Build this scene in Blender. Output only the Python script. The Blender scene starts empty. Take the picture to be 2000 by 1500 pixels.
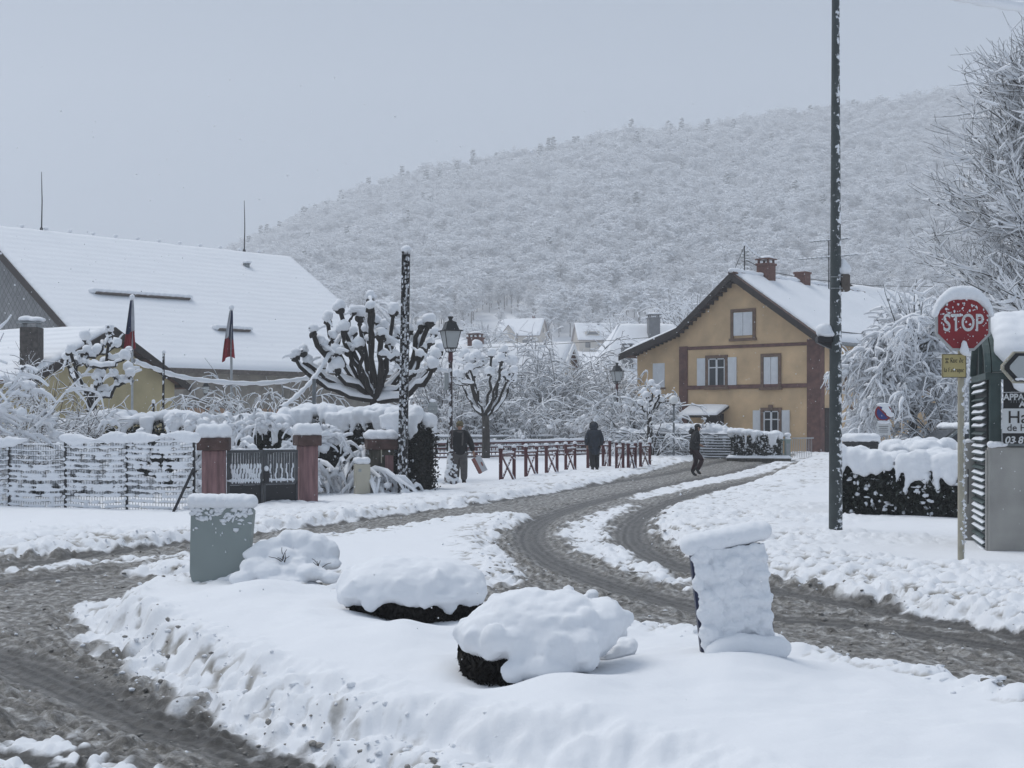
import bpy, bmesh, math, random, time
import numpy as np
from mathutils import Vector, Matrix
T0 = time.time()
rng = np.random.default_rng(7); random.seed(7)
SC = bpy.context.scene
COL = SC.collection

# ------------------------------------------------------------------ camera, sky, sun, exposure
FPX = 2800.0; HOR = 830.0; EYE = 1.6
cam = bpy.data.cameras.new('camera'); cam_o = bpy.data.objects.new('camera', cam); COL.objects.link(cam_o)
cam.sensor_width = 36.0; cam.lens = 36.0*FPX/2000.0; cam.shift_y = (HOR-750.0)/2000.0
cam.clip_start = 0.1; cam.clip_end = 6000
cam_o.location = (0, 0, EYE); cam_o.rotation_euler = (math.radians(90), 0, 0)
SC.camera = cam_o
SUN_EL, SUN_ROT = math.radians(61), math.radians(-56)   # veiled sun, high on the left beyond the roofs
w = bpy.data.worlds.new('World'); SC.world = w; w.use_nodes = True
nt = w.node_tree; nt.nodes.clear()
sky = nt.nodes.new('ShaderNodeTexSky'); sky.sky_type = 'NISHITA'; sky.sun_disc = False
sky.sun_elevation = SUN_EL; sky.sun_rotation = SUN_ROT; sky.air_density = 1.0; sky.dust_density = 6.0
bg1 = nt.nodes.new('ShaderNodeBackground'); bg1.inputs['Strength'].default_value = 0.05
bg2 = nt.nodes.new('ShaderNodeBackground'); bg2.inputs['Color'].default_value = (0.465, 0.56, 0.70, 1)   # the even cloud layer
bg2.inputs['Strength'].default_value = 0.635
mx = nt.nodes.new('ShaderNodeMixShader'); mx.inputs[0].default_value = 0.90
out = nt.nodes.new('ShaderNodeOutputWorld')
nt.links.new(sky.outputs[0], bg1.inputs['Color']); nt.links.new(bg1.outputs[0], mx.inputs[1])
nt.links.new(bg2.outputs[0], mx.inputs[2]); nt.links.new(mx.outputs[0], out.inputs['Surface'])
sl = bpy.data.lights.new('sun', 'SUN'); sl.energy = 1.5; sl.angle = math.radians(36); sl.color = (1.0, 0.98, 0.955)
so = bpy.data.objects.new('sun', sl); COL.objects.link(so)
so.rotation_euler = (math.radians(-16), math.radians(-24), 0)
SC.view_settings.view_transform = 'Standard'; SC.view_settings.look = 'None'
SC.view_settings.exposure = 0.30; SC.view_settings.gamma = 1.0; SC.view_settings.use_curve_mapping = False
SC.cycles.volume_bounces = 2; SC.cycles.max_bounces = 4; SC.cycles.diffuse_bounces = 3; SC.cycles.glossy_bounces = 2; SC.cycles.transmission_bounces = 2; SC.cycles.transparent_max_bounces = 4; SC.cycles.caustics_reflective = False

# ------------------------------------------------------------------ helpers
def at(px, py, Y): return Vector(((px-1000)/FPX*Y, Y, EYE+(HOR-py)/FPX*Y))
def ground(px, py, z=0.0):
    Y = (EYE-z)*FPX/(py-HOR); return ((px-1000)/FPX*Y, Y)
def XatY(px, Y): return (px-1000)/FPX*Y
def sstep(a, b, x):
    t = np.clip((x-a)/(b-a), 0, 1); return t*t*(3-2*t)
def _h(ix, iy, s):
    n = (ix.astype(np.int64)*374761393 + iy.astype(np.int64)*668265263 + s*974711) & 0x7fffffff
    n = ((n ^ (n >> 13))*1274126177) & 0x7fffffff
    n = (n ^ (n >> 16)) & 0xffff
    return n/65535.0*2-1
def vnoise(x, y, s=0):
    ix = np.floor(x); iy = np.floor(y); fx = x-ix; fy = y-iy
    ix = ix.astype(np.int64); iy = iy.astype(np.int64)
    u = fx*fx*fx*(fx*(fx*6-15)+10); v = fy*fy*fy*(fy*(fy*6-15)+10)
    def g(dx, dy):
        a = _h(ix+dx, iy+dy, s)*math.pi
        return np.cos(a)*(fx-dx)+np.sin(a)*(fy-dy)
    return 1.5*((g(0,0)*(1-u)+g(1,0)*u)*(1-v)+(g(0,1)*(1-u)+g(1,1)*u)*v)
def fbm(x, y, s=0, o=4, lac=2.03, gain=0.5):
    r = 0*x; a = 1.0; f = 1.0
    for i in range(o):
        r = r+a*vnoise(x*f+i*17.3, y*f-i*9.1, s+i); a *= gain; f *= lac
    return r

# ---- materials
def nmat(name):
    m = bpy.data.materials.new(name); m.use_nodes = True
    n = m.node_tree; n.nodes.clear()
    o = n.nodes.new('ShaderNodeOutputMaterial'); p = n.nodes.new('ShaderNodeBsdfPrincipled')
    n.links.new(p.outputs[0], o.inputs['Surface'])
    return m, n, p
def N(n, t, **kw):
    d = n.nodes.new(t)
    for k, v in kw.items():
        if k.startswith('i_'): d.inputs[int(k[2:]) if k[2:].isdigit() else k[2:].replace('_', ' ')].default_value = v
        else: setattr(d, k, v)
    return d
def ramp(n, fac, stops):
    r = n.nodes.new('ShaderNodeValToRGB'); e = r.color_ramp.elements
    e[0].position, e[0].color = stops[0]; e[1].position, e[1].color = stops[1]
    for s in stops[2:]:
        x = e.new(s[0]); x.color = s[1]
    n.links.new(fac, r.inputs[0]); return r
def c4(c): return (c[0], c[1], c[2], 1)
SNOWC = (0.84, 0.86, 0.89)
def mat(name, col, rough=0.7, var=0.25, scale=6.0, bump=0.0, bscale=40.0, snow=0.0, sscale=12.0, metal=0.0, side=None, col2=None, det=5, stretch=(1,1,1)):
    """plain procedural surface: two-tone noise, bump, optional clinging snow (coverage 0..1, thicker on the windward side)"""
    m, n, p = nmat(name); L = n.links
    tc = N(n, 'ShaderNodeTexCoord'); mp = N(n, 'ShaderNodeMapping'); mp.inputs['Scale'].default_value = stretch
    L.new(tc.outputs['Object'], mp.inputs['Vector'])
    nz = N(n, 'ShaderNodeTexNoise'); nz.inputs['Scale'].default_value = scale; nz.inputs['Detail'].default_value = det
    L.new(mp.outputs[0], nz.inputs['Vector'])
    b = col2 if col2 else tuple(c*(1-var) for c in col)
    r = ramp(n, nz.outputs['Fac'], [(0.32, c4(b)), (0.68, c4(tuple(min(1, c*(1+var*0.5)) for c in col)))])
    colour = r.outputs[0]; rgh = rough
    if snow > 0:
        ns = N(n, 'ShaderNodeTexNoise'); ns.inputs['Scale'].default_value = sscale; ns.inputs['Detail'].default_value = 4
        ns.inputs['Roughness'].default_value = 0.6
        L.new(tc.outputs['Object'], ns.inputs['Vector'])
        fac = ns.outputs['Fac']
        thr = 0.80-0.5*snow
        if side:
            g = N(n, 'ShaderNodeNewGeometry'); d = N(n, 'ShaderNodeVectorMath', operation='DOT_PRODUCT')
            d.inputs[1].default_value = Vector(side).normalized()
            L.new(g.outputs['Normal'], d.inputs[0])
            ma = N(n, 'ShaderNodeMath', operation='MULTIPLY_ADD'); ma.inputs[1].default_value = 0.16
            L.new(d.outputs['Value'], ma.inputs[0]); L.new(fac, ma.inputs[2]); fac = ma.outputs[0]
        rs = ramp(n, fac, [(thr-0.025, (0,0,0,1)), (thr+0.025, (1,1,1,1))])
        mxx = N(n, 'ShaderNodeMix', data_type='RGBA')
        L.new(rs.outputs[0], mxx.inputs['Factor']); L.new(colour, mxx.inputs['A']); mxx.inputs['B'].default_value = c4(SNOWC)
        colour = mxx.outputs['Result']
        bs = N(n, 'ShaderNodeBump'); bs.inputs['Strength'].default_value = 0.6; bs.inputs['Distance'].default_value = 0.02
        L.new(rs.outputs[0], bs.inputs['Height']); L.new(bs.outputs[0], p.inputs['Normal'])
    if bump > 0:
        nb = N(n, 'ShaderNodeTexNoise'); nb.inputs['Scale'].default_value = bscale; nb.inputs['Detail'].default_value = 4
        L.new(mp.outputs[0], nb.inputs['Vector'])
        bb = N(n, 'ShaderNodeBump'); bb.inputs['Strength'].default_value = bump; bb.inputs['Distance'].default_value = 0.02
        L.new(nb.outputs['Fac'], bb.inputs['Height'])
        if snow > 0: L.new(bs.outputs[0], bb.inputs['Normal'])
        L.new(bb.outputs[0], p.inputs['Normal'])
    L.new(colour, p.inputs['Base Color'])
    p.inputs['Roughness'].default_value = rough; p.inputs['Metallic'].default_value = metal
    return m
def snow_mat(name, col=SNOWC, b1=0.35, s1=22.0, rows=None):
    m, n, p = nmat(name); L = n.links
    tc = N(n, 'ShaderNodeTexCoord')
    a = N(n, 'ShaderNodeTexNoise'); a.inputs['Scale'].default_value = s1; a.inputs['Detail'].default_value = 6; a.inputs['Roughness'].default_value = 0.65
    L.new(tc.outputs['Object'], a.inputs['Vector'])
    bb = N(n, 'ShaderNodeBump'); bb.inputs['Strength'].default_value = b1; bb.inputs['Distance'].default_value = 0.02
    L.new(a.outputs['Fac'], bb.inputs['Height'])
    L.new(bb.outputs[0], p.inputs['Normal'])
    p.inputs['Base Color'].default_value = c4(col); p.inputs['Roughness'].default_value = 0.75
    p.inputs['Specular IOR Level'].default_value = 0.25
    return m
M = {}
M['snow'] = snow_mat('snow')
M['snow_soft'] = snow_mat('snow_soft', b1=0.22, s1=9.0)
M['snow_far'] = snow_mat('snow_far', b1=0.3, s1=1.5)

# ---- mesh building
def mk(name, V, F, mat=None, parent=None, smooth=True, kind=None, attrs=None):
    V = np.asarray(V, dtype=np.float32).reshape(-1, 3)
    me = bpy.data.meshes.new(name)
    if isinstance(F, (list, tuple)) and len(F) and isinstance(F[0], np.ndarray) and F[0].ndim == 2:
        groups = F
    elif isinstance(F, np.ndarray): groups = [F]
    else: groups = None
    if groups is None:
        me.from_pydata([tuple(map(float, v)) for v in V], [], [tuple(int(i) for i in f) for f in F])
    else:
        groups = [g for g in groups if len(g)]
        loops = np.concatenate([g.reshape(-1) for g in groups]).astype(np.int32)
        cnt = np.concatenate([np.full(len(g), g.shape[1], np.int32) for g in groups])
        st = np.concatenate([[0], np.cumsum(cnt)[:-1]]).astype(np.int32)
        me.vertices.add(len(V)); me.vertices.foreach_set('co', V.reshape(-1))
        me.loops.add(len(loops)); me.loops.foreach_set('vertex_index', loops)
        me.polygons.add(len(cnt)); me.polygons.foreach_set('loop_start', st); me.polygons.foreach_set('loop_total', cnt)
        me.update(calc_edges=True); me.validate()
    if attrs:
        for k, a in attrs.items():
            at_ = me.attributes.new(k, 'FLOAT', 'POINT'); at_.data.foreach_set('value', np.asarray(a, np.float32))
    if smooth: me.polygons.foreach_set('use_smooth', [True]*len(me.polygons))
    if mat is not None: me.materials.append(M[mat] if isinstance(mat, str) else mat)
    o = bpy.data.objects.new(name, me); COL.objects.link(o)
    if parent is not None: o.parent = parent
    if kind: o['kind'] = kind
    return o
def empty(name, loc=(0,0,0), rz=0.0):
    o = bpy.data.objects.new(name, None); COL.objects.link(o); o.location = loc; o.rotation_euler = (0, 0, rz)
    o.empty_display_size = 0.2
    return o
def tag(o, label, cat, group=None):
    o['label'] = label; o['category'] = cat; o['kind'] = 'thing'
    if group: o['group'] = group
    return o
def thing(name, label, cat, loc=(0,0,0), rz=0.0, group=None):
    return tag(empty(name, loc, rz), label, cat, group)
def struct(o): o['kind'] = 'structure'; return o

class MB:
    def __init__(s): s.V = []; s.F = []
    def add(s, V, F):
        b = len(s.V); s.V += [tuple(v) for v in V]; s.F += [tuple(i+b for i in f) for f in F]; return s
    def box(s, x0, y0, z0, x1, y1, z1, bev=0.0):
        if bev <= 0:
            V = [(x0,y0,z0),(x1,y0,z0),(x1,y1,z0),(x0,y1,z0),(x0,y0,z1),(x1,y0,z1),(x1,y1,z1),(x0,y1,z1)]
            return s.add(V, [(0,3,2,1),(4,5,6,7),(0,1,5,4),(1,2,6,5),(2,3,7,6),(3,0,4,7)])
        b = bev; rings = []
        for z, k in ((z0, b), (z0+b, 0), (z1-b, 0), (z1, b)):
            a0, a1, c0, c1 = x0+k, x1-k, y0+k, y1-k; q = b if k == 0 else b*0.6
            rings.append([(a0+q,c0,z),(a1-q,c0,z),(a1,c0+q,z),(a1,c1-q,z),(a1-q,c1,z),(a0+q,c1,z),(a0,c1-q,z),(a0,c0+q,z)])
        V = [v for r in rings for v in r]; F = []
        for i in range(3):
            for j in range(8): F.append((i*8+j, i*8+(j+1)%8, (i+1)*8+(j+1)%8, (i+1)*8+j))
        F.append(tuple(reversed(range(8)))); F.append(tuple(range(24, 32)))
        return s.add(V, F)
    def prism(s, poly, d):           # polygon (list of 3d points) extruded along vector d
        n = len(poly); d = Vector(d); P = [Vector(p) for p in poly]
        V = [tuple(p) for p in P]+[tuple(p+d) for p in P]
        F = [tuple(range(n)), tuple(reversed(range(n, 2*n)))]+[(i, i+n, (i+1)%n+n, (i+1)%n) for i in range(n)]
        return s.add(V, F)
    def lathe(s, prof, seg=16, c=(0,0,0)):
        V = []; F = []; n = len(prof)
        for r, z in prof:
            for k in range(seg):
                a = 2*math.pi*k/seg; V.append((c[0]+r*math.cos(a), c[1]+r*math.sin(a), c[2]+z))
        for i in range(n-1):
            for k in range(seg): F.append((i*seg+k, i*seg+(k+1)%seg, (i+1)*seg+(k+1)%seg, (i+1)*seg+k))
        F.append(tuple(reversed(range(seg)))); F.append(tuple(range((n-1)*seg, n*seg)))
        return s.add(V, F)
    def tube(s, pts, rad, k=8):
        V, F = tube_batch(np.array([pts], float), np.array([rad if hasattr(rad, '__len__') else [rad]*len(pts)], float), k)
        s.add([tuple(v) for v in V], [tuple(f) for f in F]); n = len(pts); b = len(s.V)-n*k
        s.F.append(tuple(b+i for i in range(k))); s.F.append(tuple(b+(n-1)*k+i for i in reversed(range(k))))
        return s
    def build(s, name, mat, parent=None, smooth=False, kind=None):
        o = mk(name, s.V, s.F, mat, parent, smooth, kind)
        bm = bmesh.new(); bm.from_mesh(o.data); bmesh.ops.recalc_face_normals(bm, faces=bm.faces); bm.to_mesh(o.data); bm.free()
        if smooth == 'auto':
            o.data.polygons.foreach_set('use_smooth', [True]*len(o.data.polygons)); o.data.set_sharp_from_angle(angle=math.radians(35))
        return o
def tube_batch(P, R, k):
    B, n, _ = P.shape
    Tn = np.empty_like(P); Tn[:,1:-1] = P[:,2:]-P[:,:-2]; Tn[:,0] = P[:,1]-P[:,0]; Tn[:,-1] = P[:,-1]-P[:,-2]
    Tn /= np.linalg.norm(Tn, axis=2, keepdims=True)+1e-12
    ref = np.zeros((B, 3)); ref[np.arange(B), np.argmin(np.abs(Tn).max(axis=1), axis=1)] = 1
    S = np.cross(Tn, ref[:,None,:]); S /= np.linalg.norm(S, axis=2, keepdims=True)+1e-12
    U = np.cross(S, Tn)
    a = np.arange(k)*2*np.pi/k
    V = P[:,:,None,:]+R[:,:,None,None]*(np.cos(a)[None,None,:,None]*S[:,:,None,:]+np.sin(a)[None,None,:,None]*U[:,:,None,:])
    i = np.arange(n-1)[:,None]*k; j = np.arange(k)[None,:]; j2 = (j+1) % k
    f = np.stack([i+j, i+j2, i+k+j2, i+k+j], axis=-1).reshape(-1, 4)
    F = (f[None]+(np.arange(B)*n*k)[:,None,None]).reshape(-1, 4)
    return V.reshape(-1, 3), F
class Tubes:
    """a bundle of tapered tubes (twigs, wires) that ends up as one mesh; also grows the snow lying along them"""
    def __init__(s): s.d = {}
    def add(s, pts, rad):
        P = np.asarray(pts, float); R = np.asarray(rad, float)*np.ones(len(P))
        s.d.setdefault(len(P), []).append((P[None], R[None])); return s
    def addm(s, P, R): s.d.setdefault(P.shape[1], []).append((P, R)); return s
    def mesh(s, k=5, fn=None):
        Vs = []; Fs = []; b = 0
        for n, lst in s.d.items():
            P = np.concatenate([a[0] for a in lst]); R = np.concatenate([a[1] for a in lst])
            if fn: P, R = fn(P, R)
            V, F = tube_batch(P, R, k); Vs.append(V); Fs.append(F+b); b += len(V)
        return np.concatenate(Vs), np.concatenate(Fs)
    def build(s, name, mat, parent, k=5, kind=None):
        V, F = s.mesh(k); return mk(name, V, F, mat, parent, True, kind)
    def snow(s, name, parent, a=0.012, b=0.8, k=5, mat='snow', rmax=0.12, jit=0.35, lift=0.75, kind=None, squash=1.0, extra=None, taper=0.75):
        def fn(P, R):
            Tn = np.gradient(P, axis=1); Tn /= np.linalg.norm(Tn, axis=2, keepdims=True)+1e-12
            c = np.sqrt(np.clip(1-Tn[:,:,2]**2, 0, 1))
            rs = np.minimum((a+b*R)*(0.12+0.88*c**1.5), rmax)*(1+jit*rng.uniform(-1, 1, R.shape))*np.linspace(1.12, taper, R.shape[1])[None,:]
            Q = P.copy(); Q[:,:,2] += R*0.55+rs*lift*c
            return Q, rs
        V, F = s.mesh(k, fn)
        if extra is not None and len(extra[0]):
            F = [F, extra[1]+len(V)]; V = np.concatenate([V, extra[0]])
        return mk(name, V, F, mat, parent, True, kind)
def _ico(sub):
    bm = bmesh.new(); bmesh.ops.create_icosphere(bm, subdivisions=sub, radius=1.0)
    V = np.array([v.co[:] for v in bm.verts]); F = np.array([[v.index for v in f.verts] for f in bm.faces]); bm.free(); return V, F
ICO = {i: _ico(i) for i in (1, 2, 3)}
def blobs(lst, sub=2, jit=0.08, seed=0):
    """ellipsoids [(centre, (rx,ry,rz))...] -> one vertex / triangle array"""
    V0, F0 = ICO[sub]; r = np.random.default_rng(seed); Vs = []; Fs = []
    for i, (c, rad) in enumerate(lst):
        rad = np.array(rad if hasattr(rad, '__len__') else (rad,)*3, float)
        f = 1+jit*np.sin(V0@r.normal(size=3)*3+r.uniform(0, 6))[:,None]+jit*0.6*np.sin(V0@r.normal(size=3)*6+r.uniform(0, 6))[:,None]
        Vs.append(V0*f*rad+np.array(c, float)); Fs.append(F0+i*len(V0))
    if not Vs: return np.zeros((0,3)), np.zeros((0,3), int)
    return np.concatenate(Vs), np.concatenate(Fs)
_tex = {}
def cloud_tex(s):
    if s not in _tex:
        t = bpy.data.textures.new('lumps', 'CLOUDS'); t.noise_scale = s; t.noise_depth = 3; _tex[s] = t
    return _tex[s]
def lump(name, parent, lst, voxel=0.04, sm=6, disp=0.03, dscale=0.15, mat='snow', boxes=(), kind=None, sub=2, fine=0.0):
    """overlapping ellipsoids / boxes melted into one soft body of snow"""
    V, F = blobs(lst, sub, 0.06, len(lst))
    if len(boxes):
        mb = MB()
        for bx in boxes: mb.box(*bx)
        bm = bmesh.new(); o_ = mb.build('tmp', None); bm.from_mesh(o_.data); bmesh.ops.triangulate(bm, faces=bm.faces)
        bv = np.array([v.co[:] for v in bm.verts]); bf = np.array([[v.index for v in f.verts] for f in bm.faces]); bm.free()
        bpy.data.objects.remove(o_)
        F = np.concatenate([F.reshape(-1,3), bf+len(V)]); V = np.concatenate([V, bv])
    o = mk(name, V, F.astype(np.int32), mat, parent, True, kind)
    r = o.modifiers.new('melt', 'REMESH'); r.mode = 'VOXEL'; r.voxel_size = voxel; r.use_smooth_shade = True
    if sm:
        q = o.modifiers.new('soft', 'SMOOTH'); q.iterations = sm; q.factor = 0.5
    if disp:
        d = o.modifiers.new('lumps', 'DISPLACE'); d.texture = cloud_tex(dscale); d.strength = disp; d.mid_level = 0.5; d.texture_coords = 'LOCAL'
    if fine:
        d = o.modifiers.new('crumbs', 'DISPLACE'); d.texture = cloud_tex(dscale*0.28); d.strength = fine; d.mid_level = 0.5; d.texture_coords = 'LOCAL'
    return o
def leaves(pts, size, seed=0, asp=0.5, up=0.0):
    r = np.random.default_rng(seed); n = len(pts); P = np.asarray(pts, float)
    a = r.normal(size=(n,3)); a[:,2] += up; a /= np.linalg.norm(a, axis=1, keepdims=True)
    b = np.cross(a, r.normal(size=(n,3))); b /= np.linalg.norm(b, axis=1, keepdims=True)
    s = size*r.uniform(0.6, 1.3, (n,1))
    V = np.stack([P-a*s, P+b*s*asp, P+a*s, P-b*s*asp], axis=1).reshape(-1, 3)
    return V, np.arange(4*n).reshape(-1, 4)
def copy_tree(o, parent=None):
    c = o.copy(); COL.objects.link(c); c.parent = parent
    for ch in list(o.children): copy_tree(ch, c)
    return c

def grow(P, D, L, n, r0, r1, droop, wob, r):
    """B curved shoots at once: start points P, directions D, lengths L -> (B,n,3), radii (B,n)"""
    P = np.array(P, float); D = np.array(D, float); D /= np.linalg.norm(D, axis=1, keepdims=True)+1e-9; B = len(P)
    L = np.asarray(L, float)*np.ones(B); out = [P.copy()]
    for i in range(n-1):
        D = D+r.normal(size=(B,3))*wob; D[:,2] -= droop
        D /= np.linalg.norm(D, axis=1, keepdims=True)+1e-9
        P = P+D*(L/(n-1))[:,None]; out.append(P.copy())
    t = np.linspace(0, 1, n)[None,:]
    return np.stack(out, 1), (np.asarray(r0)*np.ones(B))[:,None]*(1-t)+(np.asarray(r1)*np.ones(B))[:,None]*t
def shoots(Pm, num, r, tmin=0.2, up=0.0, fwd=0.6):
    """starting points and directions for side shoots along parent curves Pm (B,n,3)"""
    B, n, _ = Pm.shape; b = r.integers(0, B, num); t = r.uniform(tmin, 1.0, num)*(n-1.001); i = t.astype(int); f = (t-i)[:,None]
    P = Pm[b,i]*(1-f)+Pm[b,i+1]*f; T_ = Pm[b,i+1]-Pm[b,i]; T_ /= np.linalg.norm(T_, axis=1, keepdims=True)+1e-9
    D = T_*fwd+r.normal(size=(num,3))*0.6; D[:,2] += up
    return P, D

# ------------------------------------------------------------------ land: base height, snowy ground with the slushy road, hill, haze
RIDGE = np.array([(-1200,760),(-400,690),(0,620),(300,535),(430,490),(580,425),(700,372),(830,335),(1000,300),(1200,258),(1400,242),(1600,215),(1850,178),(2100,150),(2600,120),(3600,100)], float)
YR = 760.0
RX = (RIDGE[:,0]-1000)/FPX*YR; RH = EYE+(HOR-RIDGE[:,1])/FPX*YR-9
def zland(x, y):
    """broad land form: level street, gently rising valley floor, wooded hill"""
    x = np.asarray(x, float); y = np.asarray(y, float)
    z = 0.32*sstep(44, 60, y)+1.2*sstep(62, 110, y)
    v = 0.075*np.clip(y-100, 0, 230)+0.0*x
    H = np.interp(x*(YR/np.clip(y, 200, 900)), RX, RH)
    t = np.clip((y-330)/(YR-330), 0, 1)
    hb = v+z+(np.maximum(H, 10)-19)*(t**1.08)*1.0
    back = sstep(YR, YR+260, y)
    hb = hb*(1-0.55*back)
    return hb+np.where(y > 120, 2.0*vnoise(x/60, y/60, 3)*sstep(120, 350, y)+4*vnoise(x/110, y/110, 5)*sstep(330, 450, y), 0)
def poly_sd(pts, x, y):
    """signed distance to a closed polygon, positive inside"""
    P = np.array(pts); d = np.full(x.shape, 1e9); ins = np.zeros(x.shape, bool); n = len(P)
    for i in range(n):
        a = P[i]; b = P[(i+1) % n]; e = b-a
        t = np.clip(((x-a[0])*e[0]+(y-a[1])*e[1])/(e@e+1e-12), 0, 1)
        d = np.minimum(d, (x-a[0]-t*e[0])**2+(y-a[1]-t*e[1])**2)
        c = ((a[1] > y) != (b[1] > y)) & (x < (b[0]-a[0])*(y-a[1])/(b[1]-a[1]+1e-12)+a[0]); ins ^= c
    return np.where(ins, 1, -1)*np.sqrt(d)
def line_d(pts, x, y):
    P = np.array(pts); d = np.full(x.shape, 1e9)
    for a, b in zip(P[:-1], P[1:]):
        e = b-a; t = np.clip(((x-a[0])*e[0]+(y-a[1])*e[1])/(e@e+1e-12), 0, 1)
        d = np.minimum(d, (x-a[0]-t*e[0])**2+(y-a[1]-t*e[1])**2)
    return np.sqrt(d)
def smooth_line(px, z=0.0, closed=False, it=1):
    P = [np.array(ground(a, b, z)) for a, b in px]
    for _ in range(it):
        Q = []; n = len(P)
        rngi = range(n if closed else n-1)
        if not closed: Q.append(P[0])
        for i in rngi:
            a, b = P[i], P[(i+1) % n]; Q += [0.75*a+0.25*b, 0.25*a+0.75*b]
        if not closed: Q.append(P[-1])
        P = Q
    return [tuple(p) for p in P]
def far_poly(px, z, tail): return smooth_line(px, z)+tail
S1 = far_poly([(-900,1180),(-200,1108),(0,1088),(200,1070),(380,1048),(500,1038),(700,1010),(900,985),(1100,955),(1300,915),(1380,906),(1460,901),(1520,899),(1570,904),(1650,914)], 0.06, [(20,50),(20,72),(60,110),(-80,110),(-80,20)])
S3 = far_poly([(3200,1500),(2300,1290),(2000,1222),(1850,1196),(1700,1162),(1600,1140),(1510,1120),(1400,1095),(1330,1065),(1288,1035),(1292,1010),(1330,985),(1420,960),(1500,935),(1545,915),(1600,905),(1700,900)], 0.06, [(30,62),(60,60),(60,10)])
S2 = smooth_line([(225,1117),(300,1098),(380,1085),(500,1062),(640,1048),(800,1025),(920,1004),(1060,1004),(1000,1022),(962,1050),(985,1085),(1040,1120),(980,1146),(900,1152),(760,1140),(560,1128),(400,1121)], 0.06, True)
ISL = smooth_line([(236,1160),(250,1140),(300,1130),(400,1127),(700,1148),(950,1168),(1230,1195),(1520,1235),(1700,1265),(2000,1330),(2300,1400),(2600,1500),(2600,1900),
       (1900,1800),(1700,1610),(1600,1545),(1400,1480),(1300,1450),(1000,1395),(700,1345),(480,1280),(330,1215),(255,1180)], 0.30, True, 1)
STRIP = smooth_line([(165,1182),(190,1215),(240,1268),(330,1325),(430,1385),(560,1432),(680,1478),(800,1520),(1000,1600),(1300,1760)], 0.06)+[(3.0,3.0),(3.2,5.0),(2.5,7.2),(1.5,8.8),(0,10.3),(-1.6,11.6),(-3.0,12.2)]
S5 = smooth_line([(1225,982),(1130,1015),(1090,1040),(1110,1072),(1200,1108),(1290,1142),(1350,1160),(1350,1140),(1270,1105),(1200,1070),(1180,1045),(1190,1020),(1240,995)], 0.03, True)
S5b = smooth_line([(1640,893),(1500,912),(1400,930),(1300,952),(1220,975),(1260,976),(1350,955),(1470,930),(1560,912)], 0.03, True)
S6 = smooth_line([(-300,1160),(0,1124),(150,1108),(300,1092),(380,1084),(380,1079),(250,1090),(100,1106),(-100,1128),(-300,1148)], 0.03, True)
S7 = smooth_line([(-260,1395),(-80,1410),(30,1430),(130,1456),(220,1484),(280,1530),(215,1530),(110,1484),(0,1456),(-120,1432),(-300,1415)], 0.03, True)
S8 = smooth_line([(-200,1478),(0,1490),(80,1510),(60,1560),(-100,1540)], 0.03, True)
TR = [smooth_line(t) for t in (
    [(-300,1150),(0,1112),(200,1085),(380,1059),(560,1038),(760,1010),(1000,978),(1200,943),(1400,913),(1540,901)],
    [(-300,1190),(-50,1148),(120,1128),(220,1118)],
    [(1540,908),(1400,930),(1250,960),(1130,990),(1060,1015),(1032,1040),(1036,1068),(1080,1100),(1170,1138),(1300,1178),(1450,1208),(1700,1225),(2000,1272),(2300,1340)],
    [(1500,935),(1400,955),(1300,985),(1245,1015),(1228,1045),(1252,1078),(1330,1110),(1440,1140),(1600,1172),(1800,1210),(2000,1245),(2300,1310)],
    [(-200,1240),(0,1285),(150,1350),(300,1415),(450,1460),(620,1530)],
    [(-200,1450),(0,1478),(140,1510),(250,1560)])]
MOUNDS = [ground(px, py, 0.31)+(r_, h_) for px, py, r_, h_ in ((790,1245,0.30,0.10),(680,1235,0.35,0.06),(520,1165,0.35,0.10),(600,1190,0.3,0.05),(420,1170,0.3,0.04),(1130,1350,0.25,0.05),(955,1316,0.20,-0.06),(800,1214,0.42,-0.05),(1330,1330,0.35,0.03),(1450,1310,0.25,0.05))]
nr, nc = 720, 550
yy = 4.5*np.exp(np.linspace(0, math.log(84/4.5), nr)); uu = np.linspace(-0.62, 0.62, nc)
uu = uu*(0.8+0.2*np.abs(uu/0.62)**1.5)/1.0
uu = uu/np.abs(uu).max()*0.60
GX = yy[:,None]*uu[None,:]; GY = yy[:,None]*np.ones(nc)[None,:]
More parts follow.
